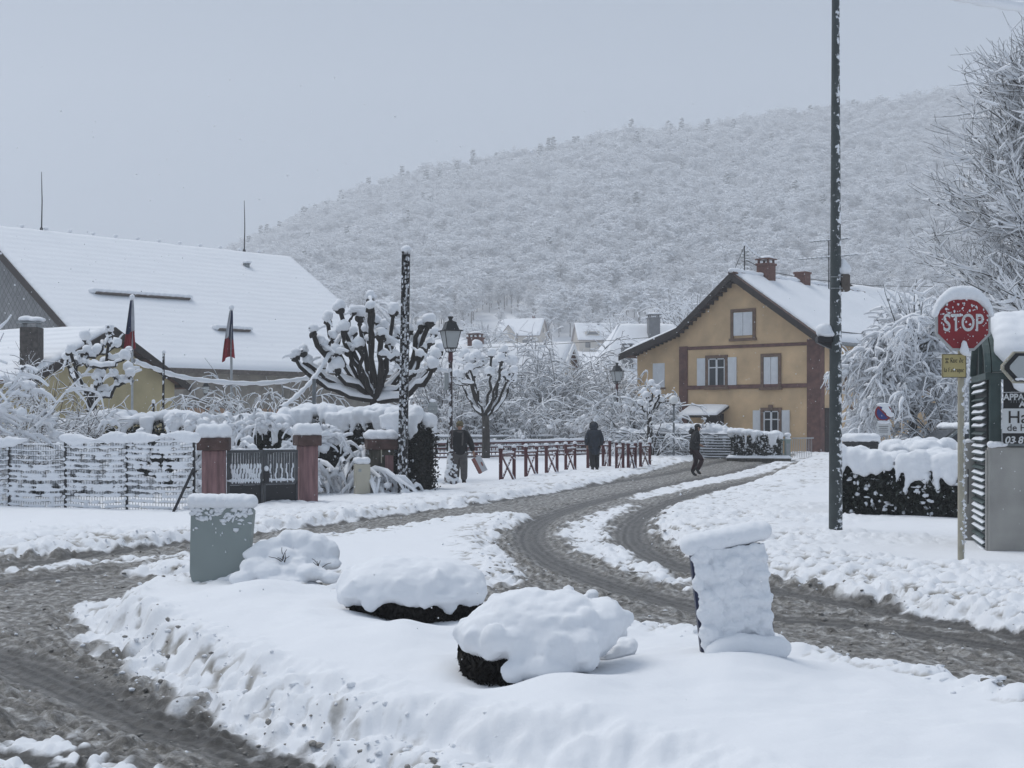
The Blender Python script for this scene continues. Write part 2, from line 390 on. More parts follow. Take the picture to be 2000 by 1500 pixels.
def ground_fields(x, y):
    wob = 0.16*fbm(x*1.7, y*1.7, 11, 3)+0.07*fbm(x*6, y*6, 12, 2)
    far = np.maximum(poly_sd(S1, x, y), poly_sd(S3, x, y))
    mid = poly_sd(S2, x, y); isl = poly_sd(ISL, x, y); strip = np.maximum(poly_sd(STRIP, x, y), isl-0.25)
    verge = np.maximum(np.maximum(far, mid-0.08)-0.06, strip)                       # >0 on the lying snow
    v = verge+wob
    snow = sstep(-0.18, 0.22, v)
    thin = np.maximum.reduce([sstep(-0.22, 0.18, poly_sd(p, x, y)+1.2*wob) for p in (S5, S5b, S6)])
    ridge = np.maximum(sstep(-0.25, 0.15, poly_sd(S7, x, y)+wob), sstep(-0.25, 0.15, poly_sd(S8, x, y)+wob))
    td = np.minimum.reduce([line_d(t, x, y) for t in TR])
    track = (1-sstep(0.10, 0.34, td+0.35*wob))*(1-snow)
    # clumps: sharp-edged rolls of pushed snow
    f3 = 1-sstep(7, 13, y); f2 = 1-sstep(18, 40, y)
    c1 = 3.2*np.abs(fbm(x*2.3+0.5*wob, y*1.9, 21, 3))-0.9; c2 = 3.2*np.abs(fbm(x*5.5, y*4.6, 22, 2))-0.9; c3 = 3.0*np.abs(vnoise(x*11, y*10, 23))-0.8
    clump = 0.50*np.tanh(c1)+0.42*np.tanh(c2)*f2+0.22*np.tanh(c3)*f3
    bank = np.where(far > mid, 1, 0)*sstep(-0.3, 0.2, far)*(1-sstep(1.3, 3.2, far+2.0*vnoise(x*0.5, y*0.5, 31)))
    near = (strip > np.maximum(far, mid))
    edge = sstep(-0.6, 0.0, verge)*(1-sstep(0.15, np.where(near, 0.45, 0.75), verge))*np.where(near, 1.1, 1.0)
    soft = fbm(x*0.55, y*0.55, 41, 3); fine = fbm(x*4, y*4, 42, 3)
    z = 0.11*snow
    z += snow*(0.02*soft+0.004*fine)*(1+0*x)
    z += bank*(0.045+0.075*clump)+edge*(1-bank)*(0.015+0.040*clump)
    z += (1-snow)*(1-track)*(0.016+0.026*clump)+(1-snow)*track*(-0.012+0.006*c3+0.006*np.sin(td*60))
    z += (1-snow)*np.clip(thin-track, 0, 1)*(0.02+0.03*clump)+ridge*(1-snow)*(0.05+0.045*clump)
    z += (1-snow)*(1-sstep(0.0, 0.28, np.abs(td-0.42)))*0.02*(1+clump)
    # raised bed of the traffic island with a rounded, slightly lumpy shoulder
    iw = isl+0.10*vnoise(x*2.2, y*2.2, 51)+0.035*vnoise(x*7, y*7, 52)
    z += 0.20*np.sqrt(np.clip(sstep(-0.12, 0.20, iw), 0, 1))+sstep(0.1, 0.8, isl)*(0.040*fbm(x*1.1, y*1.1, 53, 3)+0.006*fbm(x*4, y*6, 55, 2))
    for bx, by, br_, bh in MOUNDS: z += bh*np.exp(-((x-bx)**2+(0.55*(y-by))**2)/br_**2)
    z += sstep(-0.35, -0.05, iw)*(1-sstep(0.05, 0.35, iw))*0.045*fbm(x*5, y*5, 54, 3)
    slush = (1-sstep(-0.30, 0.04, v))*(1-0.92*thin*sstep(-0.35, 0.25, clump+0.25*thin))*(1-0.9*ridge*sstep(-0.45, 0.2, clump))
    dirt_shade = np.clip((bank*0.8+edge*(1-bank)*np.where(near, 0.6, 0.9))*(1-sstep(-0.55, 0.15, clump)), 0, 1)*snow*(1-sstep(1.2, 3.2, verge))  # real dirt plus painted shade in the low crevices between snow clumps
    return z+zland(x, y), np.clip(slush, 0, 1), track, dirt_shade, verge, td
GZ, GS, GT, GD, GV, GR = ground_fields(GX, GY)
def zsnow(x, y):
    return float(ground_fields(np.array([[x]], float), np.array([[y]], float))[0][0, 0])
def ground_mat(name):
    m, n, p = nmat(name); L = n.links
    tc = N(n, 'ShaderNodeTexCoord')
    def att(a): q = N(n, 'ShaderNodeAttribute'); q.attribute_name = a; return q.outputs['Fac']
    def noise(s, d=6, r=0.6):
        q = N(n, 'ShaderNodeTexNoise'); q.inputs['Scale'].default_value = s; q.inputs['Detail'].default_value = d; q.inputs['Roughness'].default_value = r
        L.new(tc.outputs['Object'], q.inputs['Vector']); return q.outputs['Fac']
    n1 = noise(9, 9, 0.80); n2 = noise(2.2, 4); n3 = noise(30, 4)
    sl = ramp(n, n1, [(0.36, (0.105,0.097,0.086,1)), (0.47, (0.20,0.188,0.168,1)), (0.56, (0.38,0.37,0.355,1)), (0.68, (0.70,0.71,0.72,1))])
    tk = ramp(n, n1, [(0.30, (0.080,0.076,0.070,1)), (0.70, (0.155,0.149,0.139,1))])
    m1 = N(n, 'ShaderNodeMix', data_type='RGBA'); L.new(att('track'), m1.inputs['Factor']); L.new(sl.outputs[0], m1.inputs['A']); L.new(tk.outputs[0], m1.inputs['B'])
    # tread lines run along the wheel tracks
    rw = N(n, 'ShaderNodeMath', operation='MULTIPLY'); L.new(att('rut'), rw.inputs[0]); rw.inputs[1].default_value = 62.0
    rn = N(n, 'ShaderNodeMath', operation='MULTIPLY_ADD'); L.new(n2, rn.inputs[0]); rn.inputs[1].default_value = 9.0; L.new(rw.outputs[0], rn.inputs[2])
    rs = N(n, 'ShaderNodeMath', operation='SINE'); L.new(rn.outputs[0], rs.inputs[0])
    rr0 = N(n, 'ShaderNodeMapRange'); L.new(rs.outputs[0], rr0.inputs[0]); rr0.inputs[1].default_value = -1; rr0.inputs[3].default_value = 0.66; rr0.inputs[4].default_value = 1.18
    m1r = N(n, 'ShaderNodeVectorMath', operation='SCALE'); L.new(m1.outputs['Result'], m1r.inputs[0]); L.new(rr0.outputs[0], m1r.inputs['Scale'])
    # slush breaks up against white snow in clots
    ad = N(n, 'ShaderNodeMath', operation='MULTIPLY_ADD'); L.new(n1, ad.inputs[0]); ad.inputs[1].default_value = 0.7; L.new(att('slush'), ad.inputs[2])
    sr = ramp(n, ad.outputs[0], [(0.62, (0,0,0,1)), (0.98, (1,1,1,1))])
    dm = N(n, 'ShaderNodeMath', operation='MULTIPLY_ADD'); L.new(n3, dm.inputs[0]); dm.inputs[1].default_value = 0.35; L.new(att('dirt_shade'), dm.inputs[2])
    dr = ramp(n, dm.outputs[0], [(0.36, (0.84,0.86,0.89,1)), (0.85, (0.30,0.285,0.26,1))])  # snow colour browned by dirt, with crevice shadow put into the same tone
    m2 = N(n, 'ShaderNodeMix', data_type='RGBA'); L.new(sr.outputs[0], m2.inputs['Factor']); L.new(dr.outputs[0], m2.inputs['A']); L.new(m1r.outputs[0], m2.inputs['B'])
    L.new(m2.outputs['Result'], p.inputs['Base Color'])
    rr = N(n, 'ShaderNodeMapRange'); L.new(sr.outputs[0], rr.inputs[0]); rr.inputs[3].default_value = 0.78; rr.inputs[4].default_value = 0.42
    L.new(rr.outputs[0], p.inputs['Roughness']); p.inputs['Specular IOR Level'].default_value = 0.3
    bs = N(n, 'ShaderNodeMath', operation='MULTIPLY_ADD'); L.new(sr.outputs[0], bs.inputs[0]); bs.inputs[1].default_value = 0.5; bs.inputs[2].default_value = 0.22
    b1 = N(n, 'ShaderNodeBump'); b1.inputs['Distance'].default_value = 0.05; L.new(bs.outputs[0], b1.inputs['Strength']); L.new(noise(13, 8, 0.75), b1.inputs['Height'])
    L.new(b1.outputs[0], p.inputs['Normal'])
    return m
M['ground'] = ground_mat('snow_and_slush')
V = np.stack([GX, GY, GZ], -1).reshape(-1, 3)
idx = np.arange(nr*nc).reshape(nr, nc)
Fq = np.stack([idx[:-1,:-1], idx[:-1,1:], idx[1:,1:], idx[1:,:-1]], -1).reshape(-1, 4)
isroad = (GV.reshape(-1)[Fq].mean(1) < 0)
def sub(sel, name):
    f = Fq[sel]; u, inv = np.unique(f, return_inverse=True)
    o = mk(name, V[u], inv.reshape(-1, 4).astype(np.int32), 'ground', None, True, 'structure',
           {'slush': GS.reshape(-1)[u], 'track': GT.reshape(-1)[u], 'dirt_shade': GD.reshape(-1)[u], 'rut': GR.reshape(-1)[u]})
    return o
sub(isroad, 'road'); sub(~isroad, 'snow_ground')
# the land beyond and around: one big sheet out to the horizon
xs = np.concatenate([np.linspace(-2500,-420,8), np.linspace(-400,640,105), np.linspace(660,2500,8)])
ys = np.concatenate([[-300,-60,-10,0,5,12,20,30,40,50], np.linspace(56,160,27), np.linspace(165,1100,95), [1250,1500,2000,3000]])
TX, TY = np.meshgrid(xs, ys); TZ = zland(TX, TY)-0.16*(1-sstep(84, 90, TY))-0.02
ix = np.arange(TX.size).reshape(TX.shape)
mk('terrain', np.stack([TX, TY, TZ], -1).reshape(-1, 3), np.stack([ix[:-1,:-1], ix[:-1,1:], ix[1:,1:], ix[1:,:-1]], -1).reshape(-1, 4), 'snow_far', None, True, 'structure')

# ---- snowy wood on the hill: leafless crowns loaded with snow, and some pines along the crest
M['far_bark'] = mat('far_bark', (0.10, 0.09, 0.085), 0.9)
M['far_needle'] = mat('far_needle', (0.05, 0.065, 0.055), 0.9)
FOREST = bpy.data.collections.new('forest_sources')
def proto(kind, seed, load=0.07, nb=38):
    r = np.random.default_rng(seed); tb = Tubes(); sn = []
    if kind == 'broad':
        H = 12.0; tb.add([(0,0,-1.0),(0.1,0,H*0.3),(0.2,0.1,H*0.62)], [0.20,0.15,0.10])
        for i in range(nb):
            z0 = r.uniform(0.25, 0.65)*H; a = r.uniform(0, 6.28); ln = r.uniform(1.6, 4.4)*(1.15-z0/H*0.6)
            d = np.array([math.cos(a), math.sin(a), r.uniform(0.55, 1.9)]); d /= np.linalg.norm(d)
            p0 = np.array([0.1,0.05,z0]); p1 = p0+d*ln*0.5+r.normal(size=3)*0.15; p2 = p1+(d*np.array([1,1,0.8]))*ln*0.6+r.normal(size=3)*0.3
            tb.add([p0, p1, p2], [0.07, 0.045, 0.02])
            for j in range(6):
                q = p1+(p2-p1)*r.uniform(-0.3, 1.0); a2 = r.uniform(0, 6.28); l2 = r.uniform(0.6, 1.7)
                e = np.array([math.cos(a2), math.sin(a2), r.uniform(-0.2, 0.7)])
                m_ = q+e*l2*0.55; tb.add([q, m_, m_+np.array([e[0], e[1], e[2]-0.55])*l2*0.5], [0.03, 0.022, 0.012])
                for k_ in range(3):
                    q2 = q+(m_-q)*r.uniform(0.3, 1.4); a3 = r.uniform(0, 6.28); l3 = r.uniform(0.35, 0.85)
                    e3 = np.array([math.cos(a3), math.sin(a3), r.uniform(-0.3, 0.5)])
                    tb.add([q2, q2+e3*l3*0.55, q2+e3*l3+np.array([0,0,-0.18])], [0.018, 0.014, 0.01])
        V1, F1 = tb.mesh(3)
        def fn(P, R):
            Tn = np.gradient(P, axis=1); Tn /= np.linalg.norm(Tn, axis=2, keepdims=True)+1e-9
            c = np.sqrt(np.clip(1-Tn[:,:,2]**2, 0, 1)); rs = np.minimum(load+0.9*R, load+0.06)*(0.1+c**1.4)*(1+0.4*r.uniform(-1,1,R.shape))
            Q = P.copy(); Q[:,:,2] += R*0.4+rs*0.7; return Q, rs
        V2, F2 = tb.mesh(4, fn); mats = ('far_bark', 'snow_far')
    else:
        H = 14.0; tb.add([(0,0,-1),(0,0,H*0.6),(0,0,H)], [0.2,0.14,0.04]); dk = []
        for i in range(60):
            t = r.uniform(0.28, 1.0); a = r.uniform(0, 6.28); rad = (1.05-t)*3.2+0.35
            c = np.array([math.cos(a)*rad*r.uniform(0.3,1), math.sin(a)*rad*r.uniform(0.3,1), t*H])
            s = r.uniform(0.5, 0.95); dk.append((c, (s*1.05, s*1.05, s*0.45))); sn.append((c+np.array([0,0,s*0.22]), (s*1.02, s*1.02, s*0.45)))
        V1, F1 = tb.mesh(4); Vd, Fd = blobs(dk, 1, 0.18, seed); V1 = V1; 
        bm_v = np.concatenate([V1, Vd]); F1 = [F1, Fd+len(V1)]; V1 = bm_v
        V2, F2 = blobs(sn, 1, 0.2, seed+1); mats = ('far_needle', 'snow_far')
    Fa = F1 if isinstance(F1, list) else [F1]; n1 = sum(len(f) for f in Fa)
    o = mk('forest_source', np.concatenate([V1, V2]), Fa+[F2+len(V1)] if isinstance(F1, np.ndarray) or True else None, mats[0], None, True)
    o.data.materials.append(M[mats[1]])
    # faces are stored in the order given: bark first, snow after
    mi = np.zeros(len(o.data.polygons), np.int32); mi[n1:] = 1; o.data.polygons.foreach_set('material_index', mi)
    COL.objects.unlink(o); FOREST.objects.link(o); return o
for i in range(4): proto('broad', 100+i, (0.085, 0.07, 0.06, 0.08)[i])
for i in range(3): proto('broad', 150+i, (0.03, 0.022, 0.038)[i], 30)
for i in range(2): proto('pine', 200+i)
def forest_points():
    EN = 25*vnoise(np.arange(-600, 600)/25., np.full(1200, 0.3), 9)
    gx, gy = np.meshgrid(np.arange(-600, 600)/32., np.arange(900)/32., indexing='ij'); PN = vnoise(gx, gy, 77)
    r = np.random.default_rng(5); pts = []; sc = []; pick = []
    y = 338.0
    while y < 800:
        px = r.uniform(3.8, 5.4)
        x = -0.50*y
        while x < 0.50*y:
            X = x+r.uniform(-2.2, 2.2); Y = y+r.uniform(-2.2, 2.2)
            hpx = 1000+X/Y*FPX
            edge_y = 352+0.5*EN[int(X+600) % 1200]
            if 925 < hpx < 1010: edge_y += 30
            if Y > edge_y or r.uniform() < 0.05:
                big = r.uniform(0.6, 1.38)
                crest = (Y > 640 and r.uniform() < sstep(640, 740, Y)*(0.08 if hpx < 1450 else 0.03)) or r.uniform() < 0.006
                pts.append((X, Y, 0)); sc.append(big*(0.8 if crest else 0.9)); pick.append(r.integers(7, 9) if crest else (r.integers(4, 7) if r.uniform() < 0.52-0.42*(Y-340)/420+0.35*PN[int(X+600) % 1200, int(Y) % 900] else r.integers(0, 4)))
            x += r.uniform(3.8, 5.8)
        y += px
    P = np.array(pts); P[:,2] = zland(P[:,0], P[:,1])-0.2
    return P, np.array(sc), np.array(pick)
FP, FSC, FPK = forest_points()
print('forest', len(FP))
fme = bpy.data.meshes.new('hill_forest'); fme.vertices.add(len(FP)); fme.vertices.foreach_set('co', FP.astype(np.float32).reshape(-1))
a_ = fme.attributes.new('size', 'FLOAT', 'POINT'); a_.data.foreach_set('value', FSC.astype(np.float32))
a_ = fme.attributes.new('turn', 'FLOAT', 'POINT'); a_.data.foreach_set('value', rng.uniform(0, 6.28, len(FP)).astype(np.float32))
a_ = fme.attributes.new('which', 'INT', 'POINT'); a_.data.foreach_set('value', FPK.astype(np.int32))
fo = bpy.data.objects.new('hill_forest', fme); COL.objects.link(fo); fo['kind'] = 'stuff'
fo['label'] = 'leafless snow-laden woods and pines covering the hazy hillside'; fo['category'] = 'woods'
ng = bpy.data.node_groups.new('scatter_trees', 'GeometryNodeTree')
ng.interface.new_socket('Geometry', in_out='INPUT', socket_type='NodeSocketGeometry'); ng.interface.new_socket('Geometry', in_out='OUTPUT', socket_type='NodeSocketGeometry')
gi = ng.nodes.new('NodeGroupInput'); go = ng.nodes.new('NodeGroupOutput')
ip = ng.nodes.new('GeometryNodeInstanceOnPoints'); ci = ng.nodes.new('GeometryNodeCollectionInfo')
ci.inputs['Collection'].default_value = FOREST; ci.inputs['Separate Children'].default_value = True; ci.inputs['Reset Children'].default_value = True
def named(nm, dt):
    q = ng.nodes.new('GeometryNodeInputNamedAttribute'); q.data_type = dt; q.inputs['Name'].default_value = nm
    return [s for s in q.outputs if s.enabled and s.name == 'Attribute'][0]
cx = ng.nodes.new('ShaderNodeCombineXYZ'); ng.links.new(named('turn', 'FLOAT'), cx.inputs['Z'])
e2r = ng.nodes.new('FunctionNodeEulerToRotation'); ng.links.new(cx.outputs[0], e2r.inputs[0])
ng.links.new(gi.outputs[0], ip.inputs['Points']); ng.links.new(ci.outputs[0], ip.inputs['Instance']); ip.inputs['Pick Instance'].default_value = True
ng.links.new(named('which', 'INT'), ip.inputs['Instance Index']); ng.links.new(e2r.outputs[0], ip.inputs['Rotation']); ng.links.new(named('size', 'FLOAT'), ip.inputs['Scale'])
ng.links.new(ip.outputs[0], go.inputs[0])
fm = fo.modifiers.new('scatter', 'NODES'); fm.node_group = ng

# ---- the snowy air
hz = MB().box(-700, -40, -8, 900, 1080, 262).build('haze', None); hz['kind'] = 'stuff'
hm = bpy.data.materials.new('snowy_air'); hm.use_nodes = True; hn = hm.node_tree; hn.nodes.clear()
ho = hn.nodes.new('ShaderNodeOutputMaterial'); hv = hn.nodes.new('ShaderNodeVolumePrincipled')
hv.inputs['Color'].default_value = (0.93, 0.95, 0.98, 1); hv.inputs['Density'].default_value = 0.00112; hv.inputs['Anisotropy'].default_value = 0.2
hn.links.new(hv.outputs[0], ho.inputs['Volume']); hz.data.materials.append(hm)
print('land done', round(time.time()-T0, 1))

# ------------------------------------------------------------------ buildings
WIND = (-0.9, -0.3, 0.35)
M['ochre'] = mat('ochre_render', (0.68, 0.485, 0.288), 0.9, 0.22, 1.0, 0.15, 60)
M['yellow'] = mat('yellow_render', (0.46, 0.39, 0.23), 0.9, 0.2, 0.9, 0.15, 60)
M['beige'] = mat('beige_render', (0.50, 0.45, 0.38), 0.9, 0.12, 0.8)
M['sandstone'] = mat('red_sandstone', (0.16, 0.082, 0.068), 0.85, 0.35, 5, 0.3, 50)
M['frame_stone'] = mat('window_stone', (0.19, 0.125, 0.09), 0.85, 0.3, 7, 0.2, 50)
M['shutter'] = mat('shutter_paint', (0.72, 0.74, 0.76), 0.5, 0.06, 4)
M['dark_wood'] = mat('dark_wood', (0.038, 0.029, 0.026), 0.85, 0.5, 9, 0.3, 50, stretch=(1,1,4))
M['grey_wood'] = mat('grey_wood', (0.13, 0.11, 0.095), 0.85, 0.4, 9, 0.3, 50)
M['glass'] = mat('window_glass', (0.025, 0.03, 0.035), 0.12, 0.5, 2)
M['brick'] = mat('brick', (0.15, 0.07, 0.055), 0.9, 0.4, 14, 0.3, 60, snow=0.12, sscale=20)
M['grey_render'] = mat('grey_render', (0.20, 0.205, 0.215), 0.9, 0.15, 3)
M['old_stone'] = mat('old_stone', (0.33, 0.30, 0.26), 0.9, 0.45, 1.3, 0.5, 9)
M['salmon'] = mat('salmon_boards', (0.42, 0.27, 0.18), 0.8, 0.15, 2, stretch=(6,6,0.4))
M['metal_dark'] = mat('dark_metal', (0.03, 0.03, 0.033), 0.45, 0.3, 10, metal=0.3)
M['metal_grey'] = mat('grey_metal', (0.25, 0.27, 0.28), 0.45, 0.2, 10, metal=0.4)
M['tile'] = mat('roof_tile', (0.12, 0.065, 0.05), 0.85, 0.4, 6, 0.4, 30)
def slate_mat():
    m, n, p = nmat('slate_shingles'); L = n.links
    tc = N(n, 'ShaderNodeTexCoord'); mp = N(n, 'ShaderNodeMapping'); mp.inputs['Rotation'].default_value = (0, 0, 0)
    g = N(n, 'ShaderNodeTexChecker')
    # diamond courses on the gable: fold (along wall, height) by 45 degrees
    sx = N(n, 'ShaderNodeSeparateXYZ'); L.new(tc.outputs['Object'], sx.inputs[0])
    u = N(n, 'ShaderNodeVectorMath', operation='DOT_PRODUCT'); u.inputs[1].default_value = (0.719, -0.695, 0); L.new(tc.outputs['Object'], u.inputs[0])
    cb = N(n, 'ShaderNodeCombineXYZ')
    a = N(n, 'ShaderNodeMath', operation='ADD'); L.new(u.outputs['Value'], a.inputs[0]); L.new(sx.outputs['Z'], a.inputs[1])
    b = N(n, 'ShaderNodeMath', operation='SUBTRACT'); L.new(u.outputs['Value'], b.inputs[0]); L.new(sx.outputs['Z'], b.inputs[1])
    L.new(a.outputs[0], cb.inputs[0]); L.new(b.outputs[0], cb.inputs[1])
    br = N(n, 'ShaderNodeTexBrick'); br.offset = 0; br.inputs['Scale'].default_value = 1.0; br.inputs['Brick Width'].default_value = 0.42; br.inputs['Row Height'].default_value = 0.42
    br.inputs['Mortar Size'].default_value = 0.02; br.inputs['Color1'].default_value = (0.20,0.205,0.21,1); br.inputs['Color2'].default_value = (0.25,0.255,0.26,1); br.inputs['Mortar'].default_value = (0.10,0.105,0.11,1)
    L.new(cb.outputs[0], br.inputs['Vector'])
    nz = N(n, 'ShaderNodeTexNoise'); nz.inputs['Scale'].default_value = 0.5; nz.inputs['Detail'].default_value = 6; L.new(tc.outputs['Object'], nz.inputs['Vector'])
    r = ramp(n, nz.outputs['Fac'], [(0.3, (0.75,0.75,0.75,1)), (0.7, (1.1,1.1,1.1,1))])
    mxx = N(n, 'ShaderNodeMix', data_type='RGBA', blend_type='MULTIPLY'); mxx.inputs['Factor'].default_value = 1; L.new(br.outputs['Color'], mxx.inputs['A']); L.new(r.outputs[0], mxx.inputs['B'])
    L.new(mxx.outputs['Result'], p.inputs['Base Color']); p.inputs['Roughness'].default_value = 0.7
    bb = N(n, 'ShaderNodeBump'); bb.inputs['Distance'].default_value = 0.03; L.new(br.outputs['Fac'], bb.inputs['Height']); bb.invert = True; L.new(bb.outputs[0], p.inputs['Normal'])
    return m
M['slate'] = slate_mat()
def roof_snow_mat(name, dirv, pitch, amt):
    """snow on tiles: the courses below still telegraph through as faint ripples"""
    m, n, p = nmat(name); L = n.links
    tc = N(n, 'ShaderNodeTexCoord'); d = N(n, 'ShaderNodeVectorMath', operation='DOT_PRODUCT'); d.inputs[1].default_value = dirv; L.new(tc.outputs['Object'], d.inputs[0])
    nz = N(n, 'ShaderNodeTexNoise'); nz.inputs['Scale'].default_value = 0.9; nz.inputs['Detail'].default_value = 6; L.new(tc.outputs['Object'], nz.inputs['Vector'])
    ma = N(n, 'ShaderNodeMath', operation='MULTIPLY_ADD'); L.new(nz.outputs['Fac'], ma.inputs[0]); ma.inputs[1].default_value = 0.25; L.new(d.outputs['Value'], ma.inputs[2])
    s = N(n, 'ShaderNodeMath', operation='MULTIPLY'); L.new(ma.outputs[0], s.inputs[0]); s.inputs[1].default_value = 6.283/pitch
    sn = N(n, 'ShaderNodeMath', operation='SINE'); L.new(s.outputs[0], sn.inputs[0])
    b1 = N(n, 'ShaderNodeBump'); b1.inputs['Strength'].default_value = amt; b1.inputs['Distance'].default_value = 0.03; L.new(sn.outputs[0], b1.inputs['Height'])
    n2 = N(n, 'ShaderNodeTexNoise'); n2.inputs['Scale'].default_value = 6; n2.inputs['Detail'].default_value = 6; L.new(tc.outputs['Object'], n2.inputs['Vector'])
    b2 = N(n, 'ShaderNodeBump'); b2.inputs['Strength'].default_value = 0.3; b2.inputs['Distance'].default_value = 0.03; L.new(n2.outputs['Fac'], b2.inputs['Height']); L.new(b1.outputs[0], b2.inputs['Normal'])
    L.new(b2.outputs[0], p.inputs['Normal']); p.inputs['Base Color'].default_value = c4(SNOWC); p.inputs['Roughness'].default_value = 0.8
    return m
def snow_sheet(name, parent, a, b, c, d, th, mat='snow', res=0.25, edge=0.25, rag=0.0, seed=1, noise=0.25):
    """layer of snow of thickness th lying on the quad a-b-c-d (a-b lower edge), rounded at its rims"""
    a, b, c, d = [np.array(v, float) for v in (a, b, c, d)]
    lu = max(np.linalg.norm(b-a), np.linalg.norm(c-d)); lv = max(np.linalg.norm(d-a), np.linalg.norm(c-b))
    nu = int(np.clip(lu/res, 3, 90))+1; nv = int(np.clip(lv/res, 3, 70))+1
    u = np.linspace(0, 1, nu); v = np.linspace(0, 1, nv)
    # denser rims
    U, Vv = np.meshgrid(u, v); 
    e = min(edge, 0.5*min(lu, lv))
    du = np.minimum(U, 1-U)*lu; dv = np.minimum(Vv, 1-Vv)*lv
    P = ((1-U)*(1-Vv))[...,None]*a+(U*(1-Vv))[...,None]*b+(U*Vv)[...,None]*c+((1-U)*Vv)[...,None]*d
    if rag > 0:
        off = rag*fbm(U*lu*1.6+seed*7, Vv*lv*1.6, seed+60, 3); nrm = (np.mean(P, axis=(0,1))-P); nrm[...,2] = 0
        ln = np.linalg.norm(nrm, axis=2, keepdims=True)+1e-9; rim = ((U == 0) | (U == 1) | (Vv == 0) | (Vv == 1))[...,None]
        P = P+rim*(nrm/ln)*np.clip(off, 0, 1)[...,None]
    h = th*np.clip(np.sqrt(np.clip(np.minimum(du, dv)/max(e, 1e-6), 0.12, 1)), 0, 1)*(1+noise*fbm(U*lu*0.7+seed, Vv*lv*0.7, seed+70, 3))
    top = P.copy(); top[...,2] += h
    bot = P.copy(); bot[...,2] += 0.004
    V = np.concatenate([top.reshape(-1,3), bot.reshape(-1,3)]); ix = np.arange(nu*nv).reshape(nv, nu); o = nu*nv
    F = [np.stack([ix[:-1,:-1], ix[:-1,1:], ix[1:,1:], ix[1:,:-1]], -1).reshape(-1, 4)]
    ring = np.concatenate([ix[0,:], ix[1:,-1], ix[-1,-2::-1], ix[-2:0:-1,0]]); r2 = np.roll(ring, -1)
    F.append(np.stack([ring, ring+o, r2+o, r2], -1)); F.append(np.array([[ix[0,0]+o, ix[-1,0]+o, ix[-1,-1]+o, ix[0,-1]+o]]))
    return mk(name, V, np.concatenate(F).astype(np.int32), mat, parent, True)
def ray_plane(px, py, P0, nrm):
    d = Vector(((px-1000)/FPX, 1.0, (HOR-py)/FPX)); o = Vector((0, 0, EYE)); n = Vector(nrm)
    return o+d*((Vector(P0)-o).dot(n)/d.dot(n))
def slab(a, b, c, d, t):      # roof plate: quad a-b-c-d with thickness t downwards
    return MB().prism([a, b, c, d], (0, 0, -t))
def chimney(parent, x, y, z0, w, h, m='brick', cap=True, d=None):
    d = d or w
    c = MB().box(x-w/2, y-d/2, z0, x+w/2, y+d/2, z0+h, 0.01).box(x-w*0.57, y-d*0.57, z0+h-0.10, x+w*0.57, y+d*0.57, z0+h-0.002, 0.01).build('chimney', m, parent)
    if cap:
        k = MB()
        for sx in (-1, 1):
            for sy in (-1, 1): k.box(x+sx*w*0.38-0.04, y+sy*d*0.38-0.04, z0+h, x+sx*w*0.38+0.04, y+sy*d*0.38+0.04, z0+h+0.16)
        k.box(x-w*0.58, y-d*0.58, z0+h+0.162, x+w*0.58, y+d*0.58, z0+h+0.21); k.build('chimney_cap', m, c)
        lump('snow_cap', c, [((x, y, z0+h+0.24), (w*0.6, d*0.6, 0.13))], 0.05, 3, 0.02, 0.1)
    return c

# ---- ochre house with gable to the street
HP = Vector((12.86, 60.0, 0.25)); HA = math.atan2(-0.647, 0.763)
HX = Vector((math.cos(HA), math.sin(HA), 0)); HY = Vector((-math.sin(HA), math.cos(HA), 0))
house = thing('gable_house', 'ochre rendered gable house with white shutters and snowy roof beside the street', 'house', HP, HA)
def fac(px, py):             # point on the street gable -> (x, z) in the house's own frame
    q = ray_plane(px, py, HP, HY)-HP; return q.dot(HX), q.z
def sid(px, py):             # point on the long right side -> (y, z)
    q = ray_plane(px, py, HP, HX)-HP; return q.dot(HY), q.z
DEP = 11.5; XA = -3.97; ZA = 7.72; XK = -6.95; ZK = 5.45; XW = -9.34; ZW = 4.62; ZE = 5.05; WB = fac(1290, 783)[1]
MB().prism([(0,0,-0.5),(XK,0,-0.5),(XK,0,ZK),(XA,0,ZA),(0,0,ZE)], (0, DEP, 0)).build('wall', 'ochre', house)
MB().prism([(XK-0.003,0.06,WB),(XW,0.06,WB),(XW,0.06,ZW),(XK-0.003,0.06,ZK-0.05)], (0, DEP-0.5, 0)).build('wing_wall', 'ochre', house)
MB().box(XW+0.05, 0.04, WB-0.22, XK-0.01, DEP-0.5, WB-0.004).box(XW+0.15, 0.2, -0.5, XW+0.35, 0.4, WB-0.224).box(XW+1.0, 2.4, -0.5, XK-0.02, 2.6, WB-0.224).build('porch_frame', 'dark_wood', house)
def bar(x0, z0, x1, z1, t, m, name, y=0.0, parent=house): return MB().box(min(x0,x1), y-t, min(z0,z1), max(x0,x1), y-0.002, max(z0,z1), 0.008).build(name, m, parent)
qx = fac(1577, 700)[0]; zb1 = fac(1460, 676)[1]; zb2 = fac(1460, 755)[1]
bar(qx, -0.5, 0.05, ZE-0.1, 0.06, 'sandstone', 'corner_pilaster'); bar(XK-0.02, -0.5, XK+0.42, zb1+0.1, 0.06, 'sandstone', 'corner_pilaster')
bar(XK+0.422, zb1-0.07, qx-0.002, zb1+0.07, 0.045, 'sandstone', 'string_course'); bar(XK+0.422, zb2-0.09, qx-0.002, zb2+0.09, 0.055, 'sandstone', 'string_course')
MB().box(0.002, 0.0, zb2-0.09, 0.05, DEP, zb2+0.09).build('string_course', 'sandstone', house)
MB().box(0.003, -0.04, -0.5, 0.07, 0.34, ZE-0.15).build('corner_pilaster', 'sandstone', house)
MB().tube([(0.12,0.95,ZE-0.2),(0.12,0.95,-0.4)], 0.05).build('downpipe', 'metal_grey', house, 'auto')
